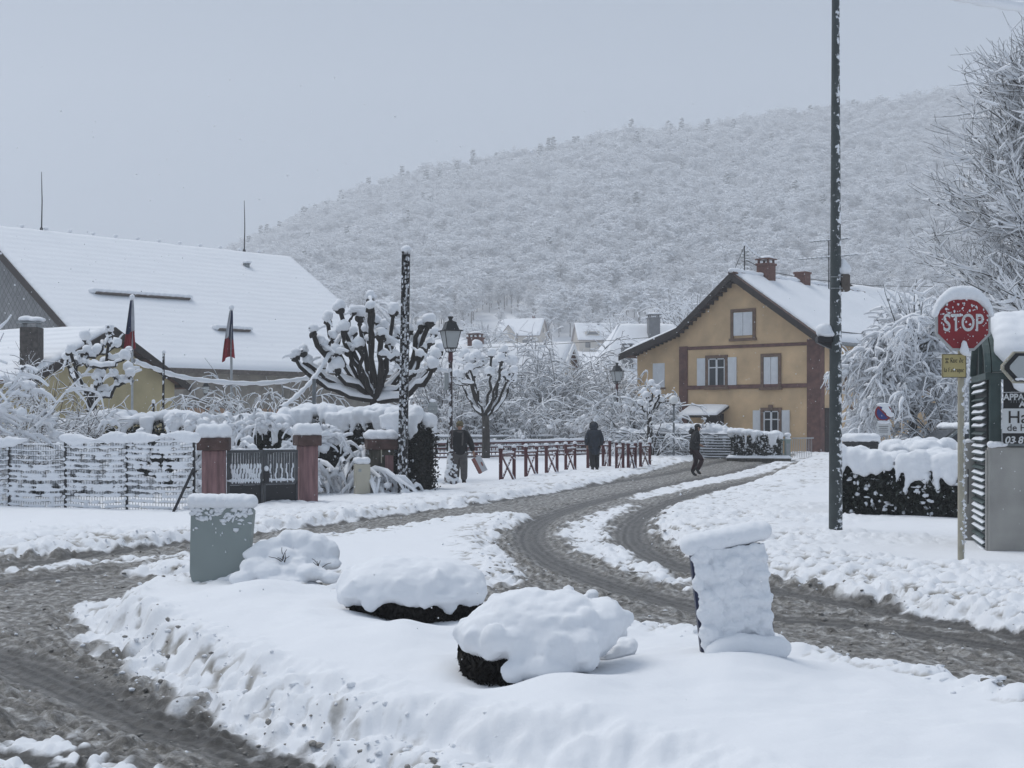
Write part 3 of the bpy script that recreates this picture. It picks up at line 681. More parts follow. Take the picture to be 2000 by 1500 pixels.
def window(x0, z0, x1, z1, mode, plane='f', lintel=False):
    """sandstone surround with glazing; shutters closed, open or none"""
    W = empty('window'); W.parent = house
    if plane == 's': W.rotation_euler = (0, 0, math.pi/2)
    x0, x1 = min(x0,x1), max(x0,x1); z0, z1 = min(z0,z1), max(z0,z1); s = 0.13
    fr = MB().box(x0-s,-0.07,z0-0.12,x0,-0.002,z1+s).box(x1,-0.07,z0-0.12,x1+s,-0.002,z1+s).box(x0+0.001,-0.068,z1,x1-0.001,-0.002,z1+s).box(x0-s-0.05,-0.12,z0-0.24,x1+s+0.05,-0.002,z0-0.122)
    if lintel: fr.box((x0+x1)/2-0.11,-0.10,z1+0.02,(x0+x1)/2+0.11,-0.071,z1+s+0.12)
    fr.build('window_surround', 'frame_stone', W)
    mid = (x0+x1)/2
    if mode == 'closed':
        for a, b in ((x0+0.02, mid-0.012), (mid+0.012, x1-0.02)):
            sh = MB().box(a,-0.05,z0+0.0,b,-0.012,z1-0.02); zz = z0+(z1-z0)*0.62
            sh.box(a+0.08,-0.062,z0+0.12,b-0.08,-0.051,zz-0.06).box(a+0.08,-0.062,zz+0.06,b-0.08,-0.051,z1-0.14); sh.build('shutter', 'shutter', W)
    else:
        MB().box(x0,-0.012,z0-0.12,x1,-0.004,z1).build('pane', 'glass', W)
        sash = MB()
        for a, b in ((x0, x0+0.06), (mid-0.045, mid+0.045), (x1-0.06, x1)): sash.box(a,-0.045,z0-0.1,b,-0.013,z1-0.06)
        for zz in (z0-0.11, z0+(z1-z0)*0.62, z1-0.06): sash.box(x0+0.062,-0.04,zz,mid-0.047,-0.014,zz+0.05).box(mid+0.047,-0.04,zz,x1-0.062,-0.014,zz+0.05)
        sash.build('sash', 'shutter', W)
        if mode == 'open':
            wd = (x1-x0)/2*0.98
            for a, b in ((x0-s-0.02-wd, x0-s-0.02), (x1+s+0.02, x1+s+0.02+wd)):
                sh = MB().box(a,-0.055,z0-0.05,b,-0.015,z1+0.02); zz = z0+(z1-z0)*0.62
                sh.box(a+0.07,-0.067,z0+0.07,b-0.07,-0.056,zz-0.06).box(a+0.07,-0.067,zz+0.06,b-0.07,-0.056,z1-0.1); sh.build('shutter', 'shutter', W)
    return W
def fw(px0, py0, px1, py1, mode, **k):
    (a, c), (b, d) = fac(px0, py0), fac(px1, py1); return window(a, c, b, d, mode, **k)
fw(1433, 656, 1471, 608, 'closed'); fw(1384, 751, 1417, 699, 'open'); fw(1492, 751, 1521, 696, 'closed'); fw(1492, 850, 1522, 802, 'open', lintel=True)
(a, c), (b, d) = fac(1274, 757), fac(1297, 709); bar(a, c, b, d, 0.03, 'shutter', 'blind_window', 0.06); bar(a-0.06, c-0.08, b+0.06, c-0.002, 0.05, 'frame_stone', 'window_sill', 0.06)
def sw(px0, py0, px1, py1, mode):
    (a, c), (b, d) = sid(px0, py0), sid(px1, py1); return window(a, c, b, d, mode, plane='s')
sw(1652, 752, 1668, 694, 'closed'); sw(1663, 846, 1678, 800, 'open'); sw(1690, 752, 1702, 700, 'closed'); sw(1702, 846, 1714, 800, 'open')
(a, c), (b, d) = sid(1610, 893), sid(1626, 797); MB().box(0.003, a, c, 0.05, b, d).build('side_door', 'dark_wood', house)
(a, c), (b, d) = fac(1377, 893), fac(1414, 808); bar(a, -0.4, b, d, 0.03, 'dark_wood', 'front_door')
(a, c), (b, d) = fac(1350, 812), fac(1424, 796)
cz = c; can = slab((a, -1.0, cz), (b, -1.0, cz), (b, -0.002, cz+0.42), (a, -0.002, cz+0.42), 0.09).build('door_canopy', 'dark_wood', house)
for x in (a+0.15, b-0.15): MB().prism([(x,-0.8,cz-0.04),(x,-0.01,cz-0.75),(x,-0.01,cz-0.6),(x,-0.7,cz-0.04)], (0.07,0,0)).build('bracket', 'dark_wood', can)
snow_sheet('canopy_snow', can, (a-0.03,-1.04,cz+0.01), (b+0.03,-1.04,cz+0.01), (b,-0.02,cz+0.43), (a,-0.02,cz+0.43), 0.13, res=0.1, edge=0.12)
# roof: plates, verge boards, snow
OV = 0.55
def roof_pair(x0, z0, x1, z1, nm, thick=0.14, sn=0.17, ragged=0.0, sd=1, y0=-OV, y1=DEP+0.4):
    o = slab((x0,y0,z0), (x1,y0,z1), (x1,y1,z1), (x0,y1,z0), thick).build(nm, 'tile', house)
    MB().prism([(x0,y0-0.045,z0+0.01),(x1,y0-0.045,z1+0.01),(x1,y0-0.045,z1-0.30),(x0,y0-0.045,z0-0.30)], (0,0.04,0)).build('verge_board', 'dark_wood', o)
    e = 0.06+ragged
    lo, hi = ((x0,z0), (x1,z1)) if z0 < z1 else ((x1,z1), (x0,z0))
    a_, b_ = ((lo[0],y0+e,lo[1]+0.01), (lo[0],y1-0.05,lo[1]+0.01)); c_, d_ = ((hi[0],y1-0.05,hi[1]+0.01), (hi[0],y0+e,hi[1]+0.01))
    if x0 < x1 and z0 < z1 or (x0 > x1 and z0 > z1): a_, b_, c_, d_ = b_, a_, d_, c_
    snow_sheet('roof_snow', o, a_, b_, c_, d_, sn, 'snow', 0.2, 0.12, ragged, sd)
    return o
r1 = roof_pair(0.55, ZE-0.22, XA, ZA+0.22, 'roof_right', sn=0.15, ragged=0.22, sd=3)
r2 = roof_pair(XA-0.01, ZA+0.22, XK+0.15, ZK+0.20, 'roof_left', sd=4)
r3 = roof_pair(XK+0.145, ZK+0.20, XW-0.6, ZW-0.02, 'roof_wing', sd=5)
MB().box(XA-0.14, -OV, ZA+0.2, XA+0.14, DEP+0.4, ZA+0.28).build('ridge_tiles', 'tile', house)
lump('ridge_snow', house, [((XA+0.03*math.sin(i*2.1), -OV+0.15+i*0.33, ZA+0.33), (0.2, 0.3, 0.13+0.03*math.sin(i*1.7))) for i in range(36)], 0.06, 3, 0.03, 0.3)
for i in range(24):      # rafter tails under the verges
    t = (i+0.5)/24; x = XA+(XW-XA)*t; z = np.interp(x, [XW, XK, XA], [ZW, ZK, ZA])
    MB().box(x-0.05, -OV+0.02, z-0.12, x+0.05, -0.004, z+0.02).build('rafter_tail', 'dark_wood', house)
for i in range(9):
    t = (i+0.5)/9; x = XA+(0-XA)*t; z = ZA+(ZE-ZA)*t
    MB().box(x-0.05, -OV+0.02, z-0.11, x+0.05, -0.004, z+0.02).build('rafter_tail', 'dark_wood', house)
MB().tube([(0.62, -OV+0.1, ZE-0.3), (0.62, DEP, ZE-0.3)], 0.07).build('gutter', 'metal_grey', house, 'auto')
MB().tube([(0.1,1.2,ZE+0.28),(0.1,DEP-0.5,ZE+0.28)], 0.02).build('snow_guard', 'metal_dark', r1, 'auto')
chimney(house, XA+0.15, 2.2, ZA-0.1, 0.62, 0.95); chimney(house, XA+0.1, 5.6, ZA-0.1, 0.55, 0.85, cap=False)
ant = MB().tube([(0,0,0),(0,0,1.3)], 0.025, 6).tube([(0,0,1.25),(-0.5,-0.2,0)], 0.012, 5)
am = thing('roof_mast', 'short snow-covered wire mast on the ridge of the ochre house', 'mast', HP+HX*(XA+0.0)+HY*0.6+Vector((0,0,ZA+0.25)), HA)
ant.build('mast', 'metal_dark', am, 'auto')
Tubes().add([(0,0.2*i,1.3-0.55*math.sin(min(i,10)/10*1.57)+0.0) for i in range(11)], 0.012).build('wire', 'metal_dark', am)
lump('snow_cover', am, [((0,0,1.33),(0.09,0.09,0.09))]+[((0,0.2*i,1.35-0.55*math.sin(i/10*1.57)),(0.06,0.13,0.06)) for i in range(11)], 0.03, 2, 0.02, 0.1)
tv = thing('television_aerial', 'horizontal television aerial carrying snow above the ochre roof', 'aerial', HP+HX*(XA+0.4)+HY*7.6+Vector((0,0,ZA-0.1)), HA)
MB().tube([(0,0,0),(0,0,2.6)], 0.03, 6).build('mast', 'metal_dark', tv, 'auto')
for zz, ln in ((2.5, 1.0), (1.7, 1.5)):
    MB().tube([(-ln,0,zz),(ln,0,zz)], 0.02, 6).build('boom', 'metal_grey', tv, 'auto')
    for k in range(7): MB().tube([(-ln+ln*2*k/6,-0.25,zz),(-ln+ln*2*k/6,0.25,zz)], 0.012, 5).build('element', 'metal_grey', tv, 'auto')
    lump('snow_cover', tv, [((-ln+ln*2*k/12,0,zz+0.04),(0.12,0.05,0.045)) for k in range(13)], 0.025, 2, 0.01, 0.1)

# ---- big barn, left
bA = Vector((-24.9, 66.7, 0)); bR = Vector((0.692, 0.722, 0)).normalized(); bN = Vector((bR.y, -bR.x, 0)); BL = 18.2; RUN = 11.0; ZR = 10.9; ZEV = 4.05
barn = thing('barn', 'huge barn with steep snow-covered roof and grey slate gable at the left', 'barn', bA)
def bp(s, q, z): p = bR*s+bN*q; return (p.x, p.y, z)
MB().prism([bp(0.6,RUN-1,-1), bp(0.6,-RUN+1,-1), bp(0.6,-RUN+1,ZEV+0.6), bp(0.6,0,ZR-0.25), bp(0.6,RUN-1,ZEV+0.35)], bR*0.4).build('gable_wall', 'slate', barn)
MB().prism([bp(1.0,RUN-0.9,-1), bp(BL-0.6,RUN-0.9,-1), bp(BL-0.6,RUN-1.5,-1), bp(1.0,RUN-1.5,-1)], (0,0,ZEV+1.2)).build('stone_wall', 'old_stone', barn)
MB().prism([bp(BL-0.6,RUN-1,-1), bp(BL-0.6,-RUN+1,-1), bp(BL-0.6,-RUN+1,ZEV+0.5), bp(BL-0.6,0,ZR-0.3), bp(BL-0.6,RUN-1,ZEV+0.3)], bR*-0.3).build('far_gable', 'old_stone', barn)
MB().prism([bp(4.6,RUN-0.895,-1), bp(13.5,RUN-0.895,-1), bp(13.5,RUN-0.85,-1), bp(4.6,RUN-0.85,-1)], (0,0,3.35)).build('board_cladding', 'salmon', barn)
for s_ in np.arange(4.6, 13.6, 1.48): MB().prism([bp(s_,RUN-0.849,-1), bp(s_+0.08,RUN-0.849,-1), bp(s_+0.08,RUN-0.82,-1), bp(s_,RUN-0.82,-1)], (0,0,3.4)).build('batten', 'grey_wood', barn)
fr_ = slab(bp(0,RUN,ZEV), bp(BL,RUN,ZEV), bp(BL,0,ZR), bp(0,0,ZR), 0.2).build('roof_front', 'grey_wood', barn)
br_ = slab(bp(0,-RUN,ZEV), bp(BL,-RUN,ZEV), bp(BL,-0.003,ZR), bp(0,-0.003,ZR), 0.2).build('roof_back', 'grey_wood', barn)
nrmv = Vector((bN.x, bN.y, 0)); M['barn_snow'] = roof_snow_mat('barn_roof_snow', (bN.x, bN.y, 0), 0.42, 0.16)
snow_sheet('roof_snow', fr_, bp(0.03,RUN-0.02,ZEV), bp(BL-0.03,RUN-0.02,ZEV), bp(BL-0.03,0.0,ZR), bp(0.03,0.0,ZR), 0.2, 'barn_snow', 0.3, 0.3, noise=0.12)
snow_sheet('roof_snow', br_, bp(BL-0.03,-RUN+0.02,ZEV), bp(0.03,-RUN+0.02,ZEV), bp(0.03,-0.01,ZR), bp(BL-0.03,-0.01,ZR), 0.2, 'barn_snow', 0.5, 0.3)
MB().prism([bp(-0.05,RUN+0.02,ZEV+0.02), bp(-0.05,0,ZR+0.03), bp(-0.05,0,ZR-0.35), bp(-0.05,RUN+0.02,ZEV-0.35)], bR*0.045).build('verge_board', 'dark_wood', barn)
for i in range(12):
    p = Vector(bp(2.2+i*1.25, 0.05, ZR+0.17)); lump('ridge_bump', barn, [(p, (0.13, 0.13, 0.09))], 0.04, 1, 0, 0.1)
def roof_pt(px, py): # point on the front slope plane, in barn frame
    n_ = (bN*(ZR-ZEV)/RUN+Vector((0,0,1))); return ray_plane(px, py, bA+Vector((0,0,ZR)), n_)-bA
for (x0, y0, x1, y1, nm) in ((181, 578, 365, 590, 1), (421, 649, 482, 652, 2)):
    p, q = roof_pt(x0, y0), roof_pt(x1, y1); f = empty('roof_ledge'); f.parent = barn
    mb = MB(); u = (q-p)
    mb.prism([p+Vector((0,0,0.02)), q+Vector((0,0,0.02)), q+Vector((0,0,0.12))+bN*0.32, p+Vector((0,0,0.12))+bN*0.32], (0,0,0.06)); mb.build('ledge_board', 'grey_wood', f)
    k = max(6, int(u.length/0.3)); lump('snow_cap', f, [(p+u*(i/(k-1))+bN*0.1+Vector((0,0,0.24)), (0.26,0.26,0.16)) for i in range(k)], 0.06, 3, 0.02, 0.2)
p = roof_pt(482, 527); vp = empty('roof_vent', p); vp.parent = barn
MB().lathe([(0.15,-0.3),(0.15,0.28),(0.2,0.29),(0.2,0.33)], 12).build('vent_pipe', 'metal_grey', vp, 'auto'); lump('snow_cap', vp, [((0,0,0.4),(0.26,0.26,0.1))], 0.04, 2, 0)
for px, py0, py1, lb in ((81, 335, 448, 'thin lightning rod standing near the left end of the barn ridge'), (477, 395, 494, 'thin lightning rod standing near the right end of the barn ridge')):
    q = ray_plane(px, py1, bA, bN); hgt = (py1-py0)/FPX*q.y
    lr = thing('lightning_rod', lb, 'lightning rod', (q.x, q.y, ZR+0.1), 0, 'lightning rods on the barn')
    MB().tube([(0,0,-0.2),(0.03,0,hgt*0.5),(0,0,hgt)], [0.035,0.028,0.015], 6).build('rod', 'metal_dark', lr, 'auto'); MB().lathe([(0.08,-0.02),(0.08,0.06),(0.03,0.14)], 8).build('foot', 'metal_dark', lr)

# ---- small yellow house in front of the barn
sG = Vector((-12.75, 46.0, 0)); sA = Vector((-0.89, 0.455, 0)).normalized(); sB = Vector((-sA.y, sA.x, 0)); ZG = 4.72
yh = thing('yellow_house', 'small yellow house with snowy roof and stone chimney in front of the barn', 'house', sG)
def yp(s, q, z): p = sA*s+sB*q; return (p.x, p.y, z)
SR = 3.7; SE = 2.95
MB().prism([yp(0.35,SR-0.4,-1), yp(0.35,-SR+0.4,-1), yp(0.35,-SR+0.4,SE+0.05), yp(0.35,0,ZG-0.3), yp(0.35,SR-0.4,SE+0.05)], sA*9).build('wall', 'yellow', yh)
yr1 = slab(yp(0,SR,SE), yp(9.6,SR,SE), yp(9.6,0,ZG), yp(0,0,ZG), 0.12).build('roof_front', 'tile', yh)
yr2 = slab(yp(0,-SR,SE), yp(9.6,-SR,SE), yp(9.6,-0.003,ZG), yp(0,-0.003,ZG), 0.12).build('roof_back', 'tile', yh)
M['yel_snow'] = roof_snow_mat('yellow_roof_snow', (sB.x, sB.y, 0), 0.36, 0.5)
snow_sheet('roof_snow', yr1, yp(9.6,SR,SE), yp(0.05,SR,SE), yp(0.05,0,ZG), yp(9.6,0,ZG), 0.16, 'yel_snow', 0.2, 0.2)
snow_sheet('roof_snow', yr2, yp(0.05,-SR,SE), yp(9.6,-SR,SE), yp(9.6,-0.01,ZG), yp(0.05,-0.01,ZG), 0.16, 'yel_snow', 0.25, 0.2)
for q0 in (SR, -SR): MB().prism([yp(-0.05,q0,SE+0.02), yp(-0.05,0,ZG+0.02), yp(-0.05,0,ZG-0.26), yp(-0.05,q0,SE-0.24)], sA*0.045).build('verge_board', 'dark_wood', yh)
for q0 in np.linspace(-SR+0.3, SR-0.3, 12):
    z = ZG-(ZG-SE)*abs(q0)/SR; p = Vector(yp(0.0,q0,z-0.22)); MB().prism([p, p+sB*0.09, p+sB*0.09+Vector((0,0,0.1)), p+Vector((0,0,0.1))], sA*0.34).build('rafter_tail', 'dark_wood', yh)
for q0, z0 in ((-1.7, 2.55), (1.2, 2.3)):
    p = Vector(yp(0.345,q0,0.9)); MB().prism([p, p+sB*1.0, p+sB*1.0+sA*-0.04, p+sA*-0.04], (0,0,0.55)).build('window_shutter', 'beige', yh)
q = ray_plane(62, 722, sG+Vector((0,0,ZG)), sB*(ZG-SE)/SR+Vector((0,0,1)))-sG
M['old_chim'] = mat('sooty_stone', (0.085, 0.075, 0.068), 0.95, 0.5, 9, 0.6, 25, snow=0.06, sscale=25)
ch_ = MB().box(q.x-0.27, q.y-0.3, q.z-0.4, q.x+0.27, q.y+0.3, q.z+1.28, 0.02).build('chimney', 'old_chim', yh)
MB().box(q.x-0.24,q.y-0.2,q.z+1.282,q.x-0.2,q.y+0.2,q.z+1.40).box(q.x+0.2,q.y-0.2,q.z+1.282,q.x+0.24,q.y+0.2,q.z+1.40).box(q.x-0.36,q.y-0.32,q.z+1.402,q.x+0.36,q.y+0.32,q.z+1.44).build('chimney_cap', 'metal_grey', ch_)
lump('snow_cap', ch_, [((q.x-0.15,q.y,q.z+1.53),(0.24,0.34,0.12)), ((q.x+0.15,q.y,q.z+1.51),(0.26,0.34,0.11))], 0.04, 3, 0.02, 0.2)

# ---- houses behind the park and on the valley floor
def gable_house(name, label, loc, rz, L, Wd, ze, zr, wm, hip=0.0, chim=(), wins=(), trim=None, sn=0.2, dormer=None, cross=None, cat='house'):
    h = thing(name, label, cat, loc, rz); ov = 0.4; w2 = Wd/2
    if hip <= 0: MB().prism([(-L/2,-w2,-2),(-L/2,w2,-2),(-L/2,w2,ze),(-L/2,0,zr-0.12),(-L/2,-w2,ze)], (L,0,0)).build('wall', wm, h)
    else: MB().box(-L/2,-w2,-2,L/2,w2,ze-0.05).build('wall', wm, h)
    e = zr-(zr-ze)*(w2+ov)/w2; lx = L/2+ov; hx = lx-hip
    for sgn, nm in ((-1, 'roof_front'), (1, 'roof_back')):
        a, b, c, d = (-lx,sgn*(w2+ov),e), (lx,sgn*(w2+ov),e), (hx,sgn*0.002,zr), (-hx,sgn*0.002,zr)
        if sgn > 0: a, b, c, d = b, a, d, c
        r_ = slab(a, b, c, d, 0.15).build(nm, 'tile', h); snow_sheet('roof_snow', r_, a, b, c, d, sn, 'snow', 0.4, 0.3)
    if hip > 0:
        for sgn in (-1, 1):
            a, b, c = (sgn*lx,-(w2+ov),e), (sgn*lx,w2+ov,e), (sgn*hx,0,zr)
            if sgn < 0: a, b = b, a
            r_ = MB().prism([a, b, c], (0,0,-0.15)).build('roof_hip', 'tile', h)
            snow_sheet('roof_snow', r_, a, b, (c[0],c[1]+0.02*sgn,c[2]), (c[0],c[1]-0.02*sgn,c[2]), sn, 'snow', 0.4, 0.3)
    elif trim:
        for sgn in (-1, 1):
            for s2 in (-1, 1):
                MB().prism([(sgn*(lx+0.12),s2*(w2+ov+0.05),e+0.02),(sgn*(lx+0.12),0,zr+0.04),(sgn*(lx+0.12),0,zr-0.34),(sgn*(lx+0.12),s2*(w2+ov+0.05),e-0.36)], (sgn*-0.11,0,0)).build('verge_board', trim, h)
    for (x, y, w_, hh, mm) in chim: chimney(h, x, y, zr-(zr-ze)*abs(y)/w2-0.2, w_, hh+0.2, mm)
    for (face, u, z, ww, wh) in wins:
        if face == 'f': mb = MB().box(u-ww/2,-w2-0.04,z,u+ww/2,-w2-0.003,z+wh); 
        else: mb = MB().box(L/2+0.003,u-ww/2,z,L/2+0.04,u+ww/2,z+wh)
        mb.build('window', 'glass', h)
    if dormer:
        x0, x1, zt, dy = dormer; y0 = -w2*(zr-zt)/(zr-ze)
        MB().box(x0, y0-dy, zt-1.1, x1, y0+0.5, zt-0.05).build('dormer', wm, h); MB().box(x0+0.3,y0-dy-0.03,zt-0.8,x1-0.3,y0-dy-0.003,zt-0.2).build('window', 'glass', h)
        snow_sheet('dormer_snow', h, (x0-0.2,y0-dy-0.3,zt-0.04), (x1+0.2,y0-dy-0.3,zt-0.04), (x1+0.2,y0+0.9,zt+0.5), (x0-0.2,y0+0.9,zt+0.5), 0.2, res=0.3)
    if cross:
        x0, wd, zt, dy = cross
        MB().prism([(x0-wd/2,-w2-dy,-2),(x0+wd/2,-w2-dy,-2),(x0+wd/2,-w2-dy,ze),(x0,-w2-dy,zt),(x0-wd/2,-w2-dy,ze)], (0,w2+dy,0)).build('cross_wing', wm, h)
        for sgn in (-1, 1):
            a, b = (x0+sgn*(wd/2+0.3),-w2-dy-0.3,ze-0.2), (x0,-w2-dy-0.3,zt+0.12); c, d = (x0,-0.3,zt+0.12), (x0+sgn*(wd/2+0.3),-0.3,ze-0.2)
            q_ = (a, d, c, b) if sgn > 0 else (d, a, b, c)
            r_ = MB().prism([a, b, c, d], (0,0,-0.1)).build('cross_roof', 'tile', h); snow_sheet('roof_snow', r_, d if sgn < 0 else a, a if sgn < 0 else d, b if sgn < 0 else c, c if sgn < 0 else b, 0.16, 'snow', 0.3, 0.2)
    return h
def gl(px, Y): X = XatY(px, Y); return (X, Y, float(zland(X, Y))-0.1)
h1 = gable_house('park_house', 'beige house with white verge boards whose gable points right behind the snowy shrubs', gl(985, 86), math.radians(-24), 8.0, 6.0, 2.6, 5.6, 'beige', chim=((3.0,0.9,0.7,0.6,'brick'), (-2.0,0.2,0.75,0.7,'brick')), trim='shutter', wins=(('s',0.3,1.2,1.1,1.3),))
h2 = gable_house('hipped_house', 'wide white snow-covered hipped roof with two grey chimneys behind the ochre house', gl(1262, 104), math.radians(6), 9.5, 9.5, 2.6, 7.2, 'grey_render', hip=3.2, chim=((0.3,-1.2,0.8,1.6,'grey_render'), (-2.0,-3.2,0.75,1.3,'grey_render')))
h3 = gable_house('right_rear_house', 'snowy roof with dark slanting verge showing behind the ochre house at right', (21.2, 81.1, 0.9), math.radians(50), 8.0, 7.0, 5.6, 8.3, 'beige', trim='dark_wood')
h4 = gable_house('valley_house', 'hazy far house with cross gable at the foot of the wooded hill', gl(1022, 330), math.radians(-16), 9.5, 8.5, 3.6, 7.4, 'beige', cross=(-2.0,3.2,5.6,1.0), chim=((2.4,0.3,0.6,0.8,'brick'),), wins=(('f',1.6,1.0,1.2,1.3),('f',3.4,1.0,1.2,1.3),('s',0,1.0,1.2,1.3),('s',0,4.2,1.0,1.1)), sn=0.3)
h5 = gable_house('valley_house', 'hazy far house with a dormer, right of the cross-gabled far house', gl(1160, 330), math.radians(8), 8.4, 8.0, 2.9, 6.6, 'beige', dormer=(-2.6,0.6,4.6,1.4), chim=((0.9,-0.5,0.5,0.9,'grey_render'),), wins=(('f',-2.2,0.8,1.2,1.2),('f',1.8,0.8,1.2,1.2)), sn=0.3)
print('buildings done', round(time.time()-T0, 1))

# ------------------------------------------------------------------ street things
M['red_paint'] = mat('dark_red_paint', (0.085, 0.018, 0.022), 0.5, 0.2, 8, snow=0.10, sscale=18)
M['lamp_pole'] = mat('lamp_pole_paint', (0.035, 0.022, 0.022), 0.5, 0.3, 6, snow=0.36, sscale=8, side=(-0.6,-0.8,0.3))
M['lantern'] = mat('black_lantern', (0.012, 0.013, 0.014), 0.4, 0.4, 10, snow=0.06, sscale=30)
M['lamp_glass'] = mat('frosted_lamp_glass', (0.42, 0.44, 0.44), 0.35, 0.1, 3)
M['globe'] = mat('white_globe', (0.78, 0.79, 0.78), 0.3, 0.05, 3)
M['galv'] = mat('green_grey_pole', (0.060, 0.072, 0.072), 0.5, 0.25, 5, snow=0.24, sscale=13, side=(0.9,-0.5,0.0), metal=0.2)
M['iron_pole'] = mat('iron_beam', (0.020, 0.018, 0.018), 0.7, 0.4, 8, snow=0.2, sscale=14, side=(-0.2,-1,0))
M['cream_pole'] = mat('cream_pole', (0.40, 0.37, 0.29), 0.6, 0.2, 6, snow=0.25, sscale=16, side=(0.9,-0.4,0))
M['stop_red'] = mat('sign_red', (0.24, 0.006, 0.012), 0.35, 0.12, 3, snow=0.0)
M['sign_rim'] = mat('sign_rim', (0.42, 0.43, 0.43), 0.45, 0.08, 4)
M['gate_grey'] = mat('gate_grey', (0.075, 0.08, 0.085), 0.5, 0.3, 8, snow=0.08, sscale=20)
M['sign_white'] = mat('sign_white', (0.62, 0.63, 0.63), 0.4, 0.06, 4)
M['sign_grey'] = mat('sign_back_grey', (0.33, 0.35, 0.35), 0.5, 0.12, 4)
M['plate_yellow'] = mat('street_plate', (0.46, 0.38, 0.17), 0.5, 0.1, 4)
M['ink'] = mat('dark_ink', (0.02, 0.016, 0.013), 0.6, 0.2, 5)
M['black_panel'] = mat('black_panel', (0.008, 0.008, 0.009), 0.5, 0.3, 5)
M['concrete'] = mat('concrete', (0.36, 0.35, 0.325), 0.85, 0.22, 2.2, 0.15, 60)
M['kiosk_green'] = mat('kiosk_green', (0.055, 0.085, 0.080), 0.5, 0.25, 5, snow=0.10, sscale=25)
M['kiosk_dark'] = mat('kiosk_dark', (0.015, 0.02, 0.02), 0.5, 0.3, 5)
M['pink_stone'] = mat('pink_pillar', (0.27, 0.155, 0.155), 0.9, 0.42, 3, 0.4, 25, snow=0.04, sscale=18, stretch=(5,5,0.6))
M['pink_worn'] = mat('worn_pillar', (0.10, 0.06, 0.052), 0.9, 0.5, 6, 0.6, 30, snow=0.22, sscale=16)
M['moss_stone'] = mat('mossy_stone', (0.085, 0.078, 0.062), 0.95, 0.5, 5, 0.6, 25, snow=0.10, sscale=16, stretch=(3,3,0.7))
M['beige_box'] = mat('cream_cabinet', (0.50, 0.47, 0.38), 0.6, 0.08, 3)
M['panel_grey'] = mat('grey_green_plastic', (0.265, 0.305, 0.295), 0.5, 0.10, 2.2, snow=0.03, sscale=9)
M['navy'] = mat('navy_plastic', (0.012, 0.016, 0.05), 0.4, 0.2, 4)
M['wire'] = mat('fence_wire', (0.05, 0.055, 0.055), 0.6, 0.2, 6)
M['bin_black'] = mat('black_bin', (0.015, 0.015, 0.017), 0.5, 0.3, 8, snow=0.12, sscale=20)
M['pale_green'] = mat('pale_green_iron', (0.33, 0.41, 0.39), 0.6, 0.15, 5)
M['zinc_rail'] = mat('zinc_rail', (0.17, 0.185, 0.195), 0.55, 0.2, 5)
M['blue_sign'] = mat('sign_blue', (0.015, 0.035, 0.20), 0.4, 0.1, 4, snow=0.2, sscale=9)
M['flag_blue'] = mat('flag_blue', (0.022, 0.035, 0.10), 0.9, 0.2, 5, snow=0.22, sscale=14)
M['flag_white'] = mat('flag_white', (0.55, 0.56, 0.59), 0.9, 0.15, 5)
M['flag_red'] = mat('flag_red', (0.26, 0.012, 0.022), 0.9, 0.2, 5, snow=0.12, sscale=14)
M['alu'] = mat('aluminium', (0.42, 0.44, 0.45), 0.4, 0.1, 6, metal=0.5)
def text_mesh(body, size, m, parent, loc, rot=(math.pi/2,0,0), bold=0.0, align='CENTER', ext=0.002, sx=1.0, shear=0.0, name='lettering'):
    cu = bpy.data.curves.new(name, 'FONT'); cu.body = body; cu.size = size; cu.align_x = align; cu.align_y = 'CENTER'; cu.offset = bold; cu.extrude = ext; cu.shear = shear
    t = bpy.data.objects.new(name, cu); COL.objects.link(t); bpy.context.view_layer.update()
    me = bpy.data.meshes.new_from_object(t.evaluated_get(bpy.context.evaluated_depsgraph_get())); bpy.data.objects.remove(t)
    me.materials.clear(); me.materials.append(M[m])
    o = bpy.data.objects.new(name, me); COL.objects.link(o); o.parent = parent; o.location = loc; o.rotation_euler = rot; o.scale = (sx, 1, 1); return o
NIB = {  # broken-letter strokes in a unit x-height box
 'R': [[(.1,0),(.1,1.45),(.55,1.45),(.6,1.1),(.2,.8)],[(.25,.8),(.65,0)]], 'u': [[(.1,1),(.1,.1),(.35,0),(.55,.15)],[(.55,1),(.55,0)]], 'e': [[(.55,.1),(.3,0),(.1,.2),(.1,.85),(.35,1),(.5,.75),(.15,.5)]],
 'd': [[(.2,1.5),(.55,.95),(.55,.15),(.3,0),(.1,.2),(.1,.75),(.4,1)]], 'l': [[(.15,1.5),(.15,.1),(.3,0)]], 'a': [[(.12,.9),(.35,1),(.5,.85),(.5,0)],[(.5,.55),(.15,.45),(.12,.1),(.3,0),(.5,.15)]],
 'F': [[(.15,0),(.15,1.4),(.7,1.45)],[(0,1.2),(.15,1.4)],[(.15,.75),(.55,.8)]], 'b': [[(.12,1.5),(.12,.1),(.35,0),(.55,.2),(.55,.85),(.3,1),(.12,.85)]], 'r': [[(.12,1),(.12,0)],[(.12,.8),(.35,1),(.5,.85)]],
 'i': [[(.12,1),(.12,.1),(.25,0)],[(.1,1.3),(.16,1.38)]], 'q': [[(.5,-.5),(.5,1),(.25,1),(.1,.8),(.1,.2),(.3,0),(.5,.15)]], ' ': []}
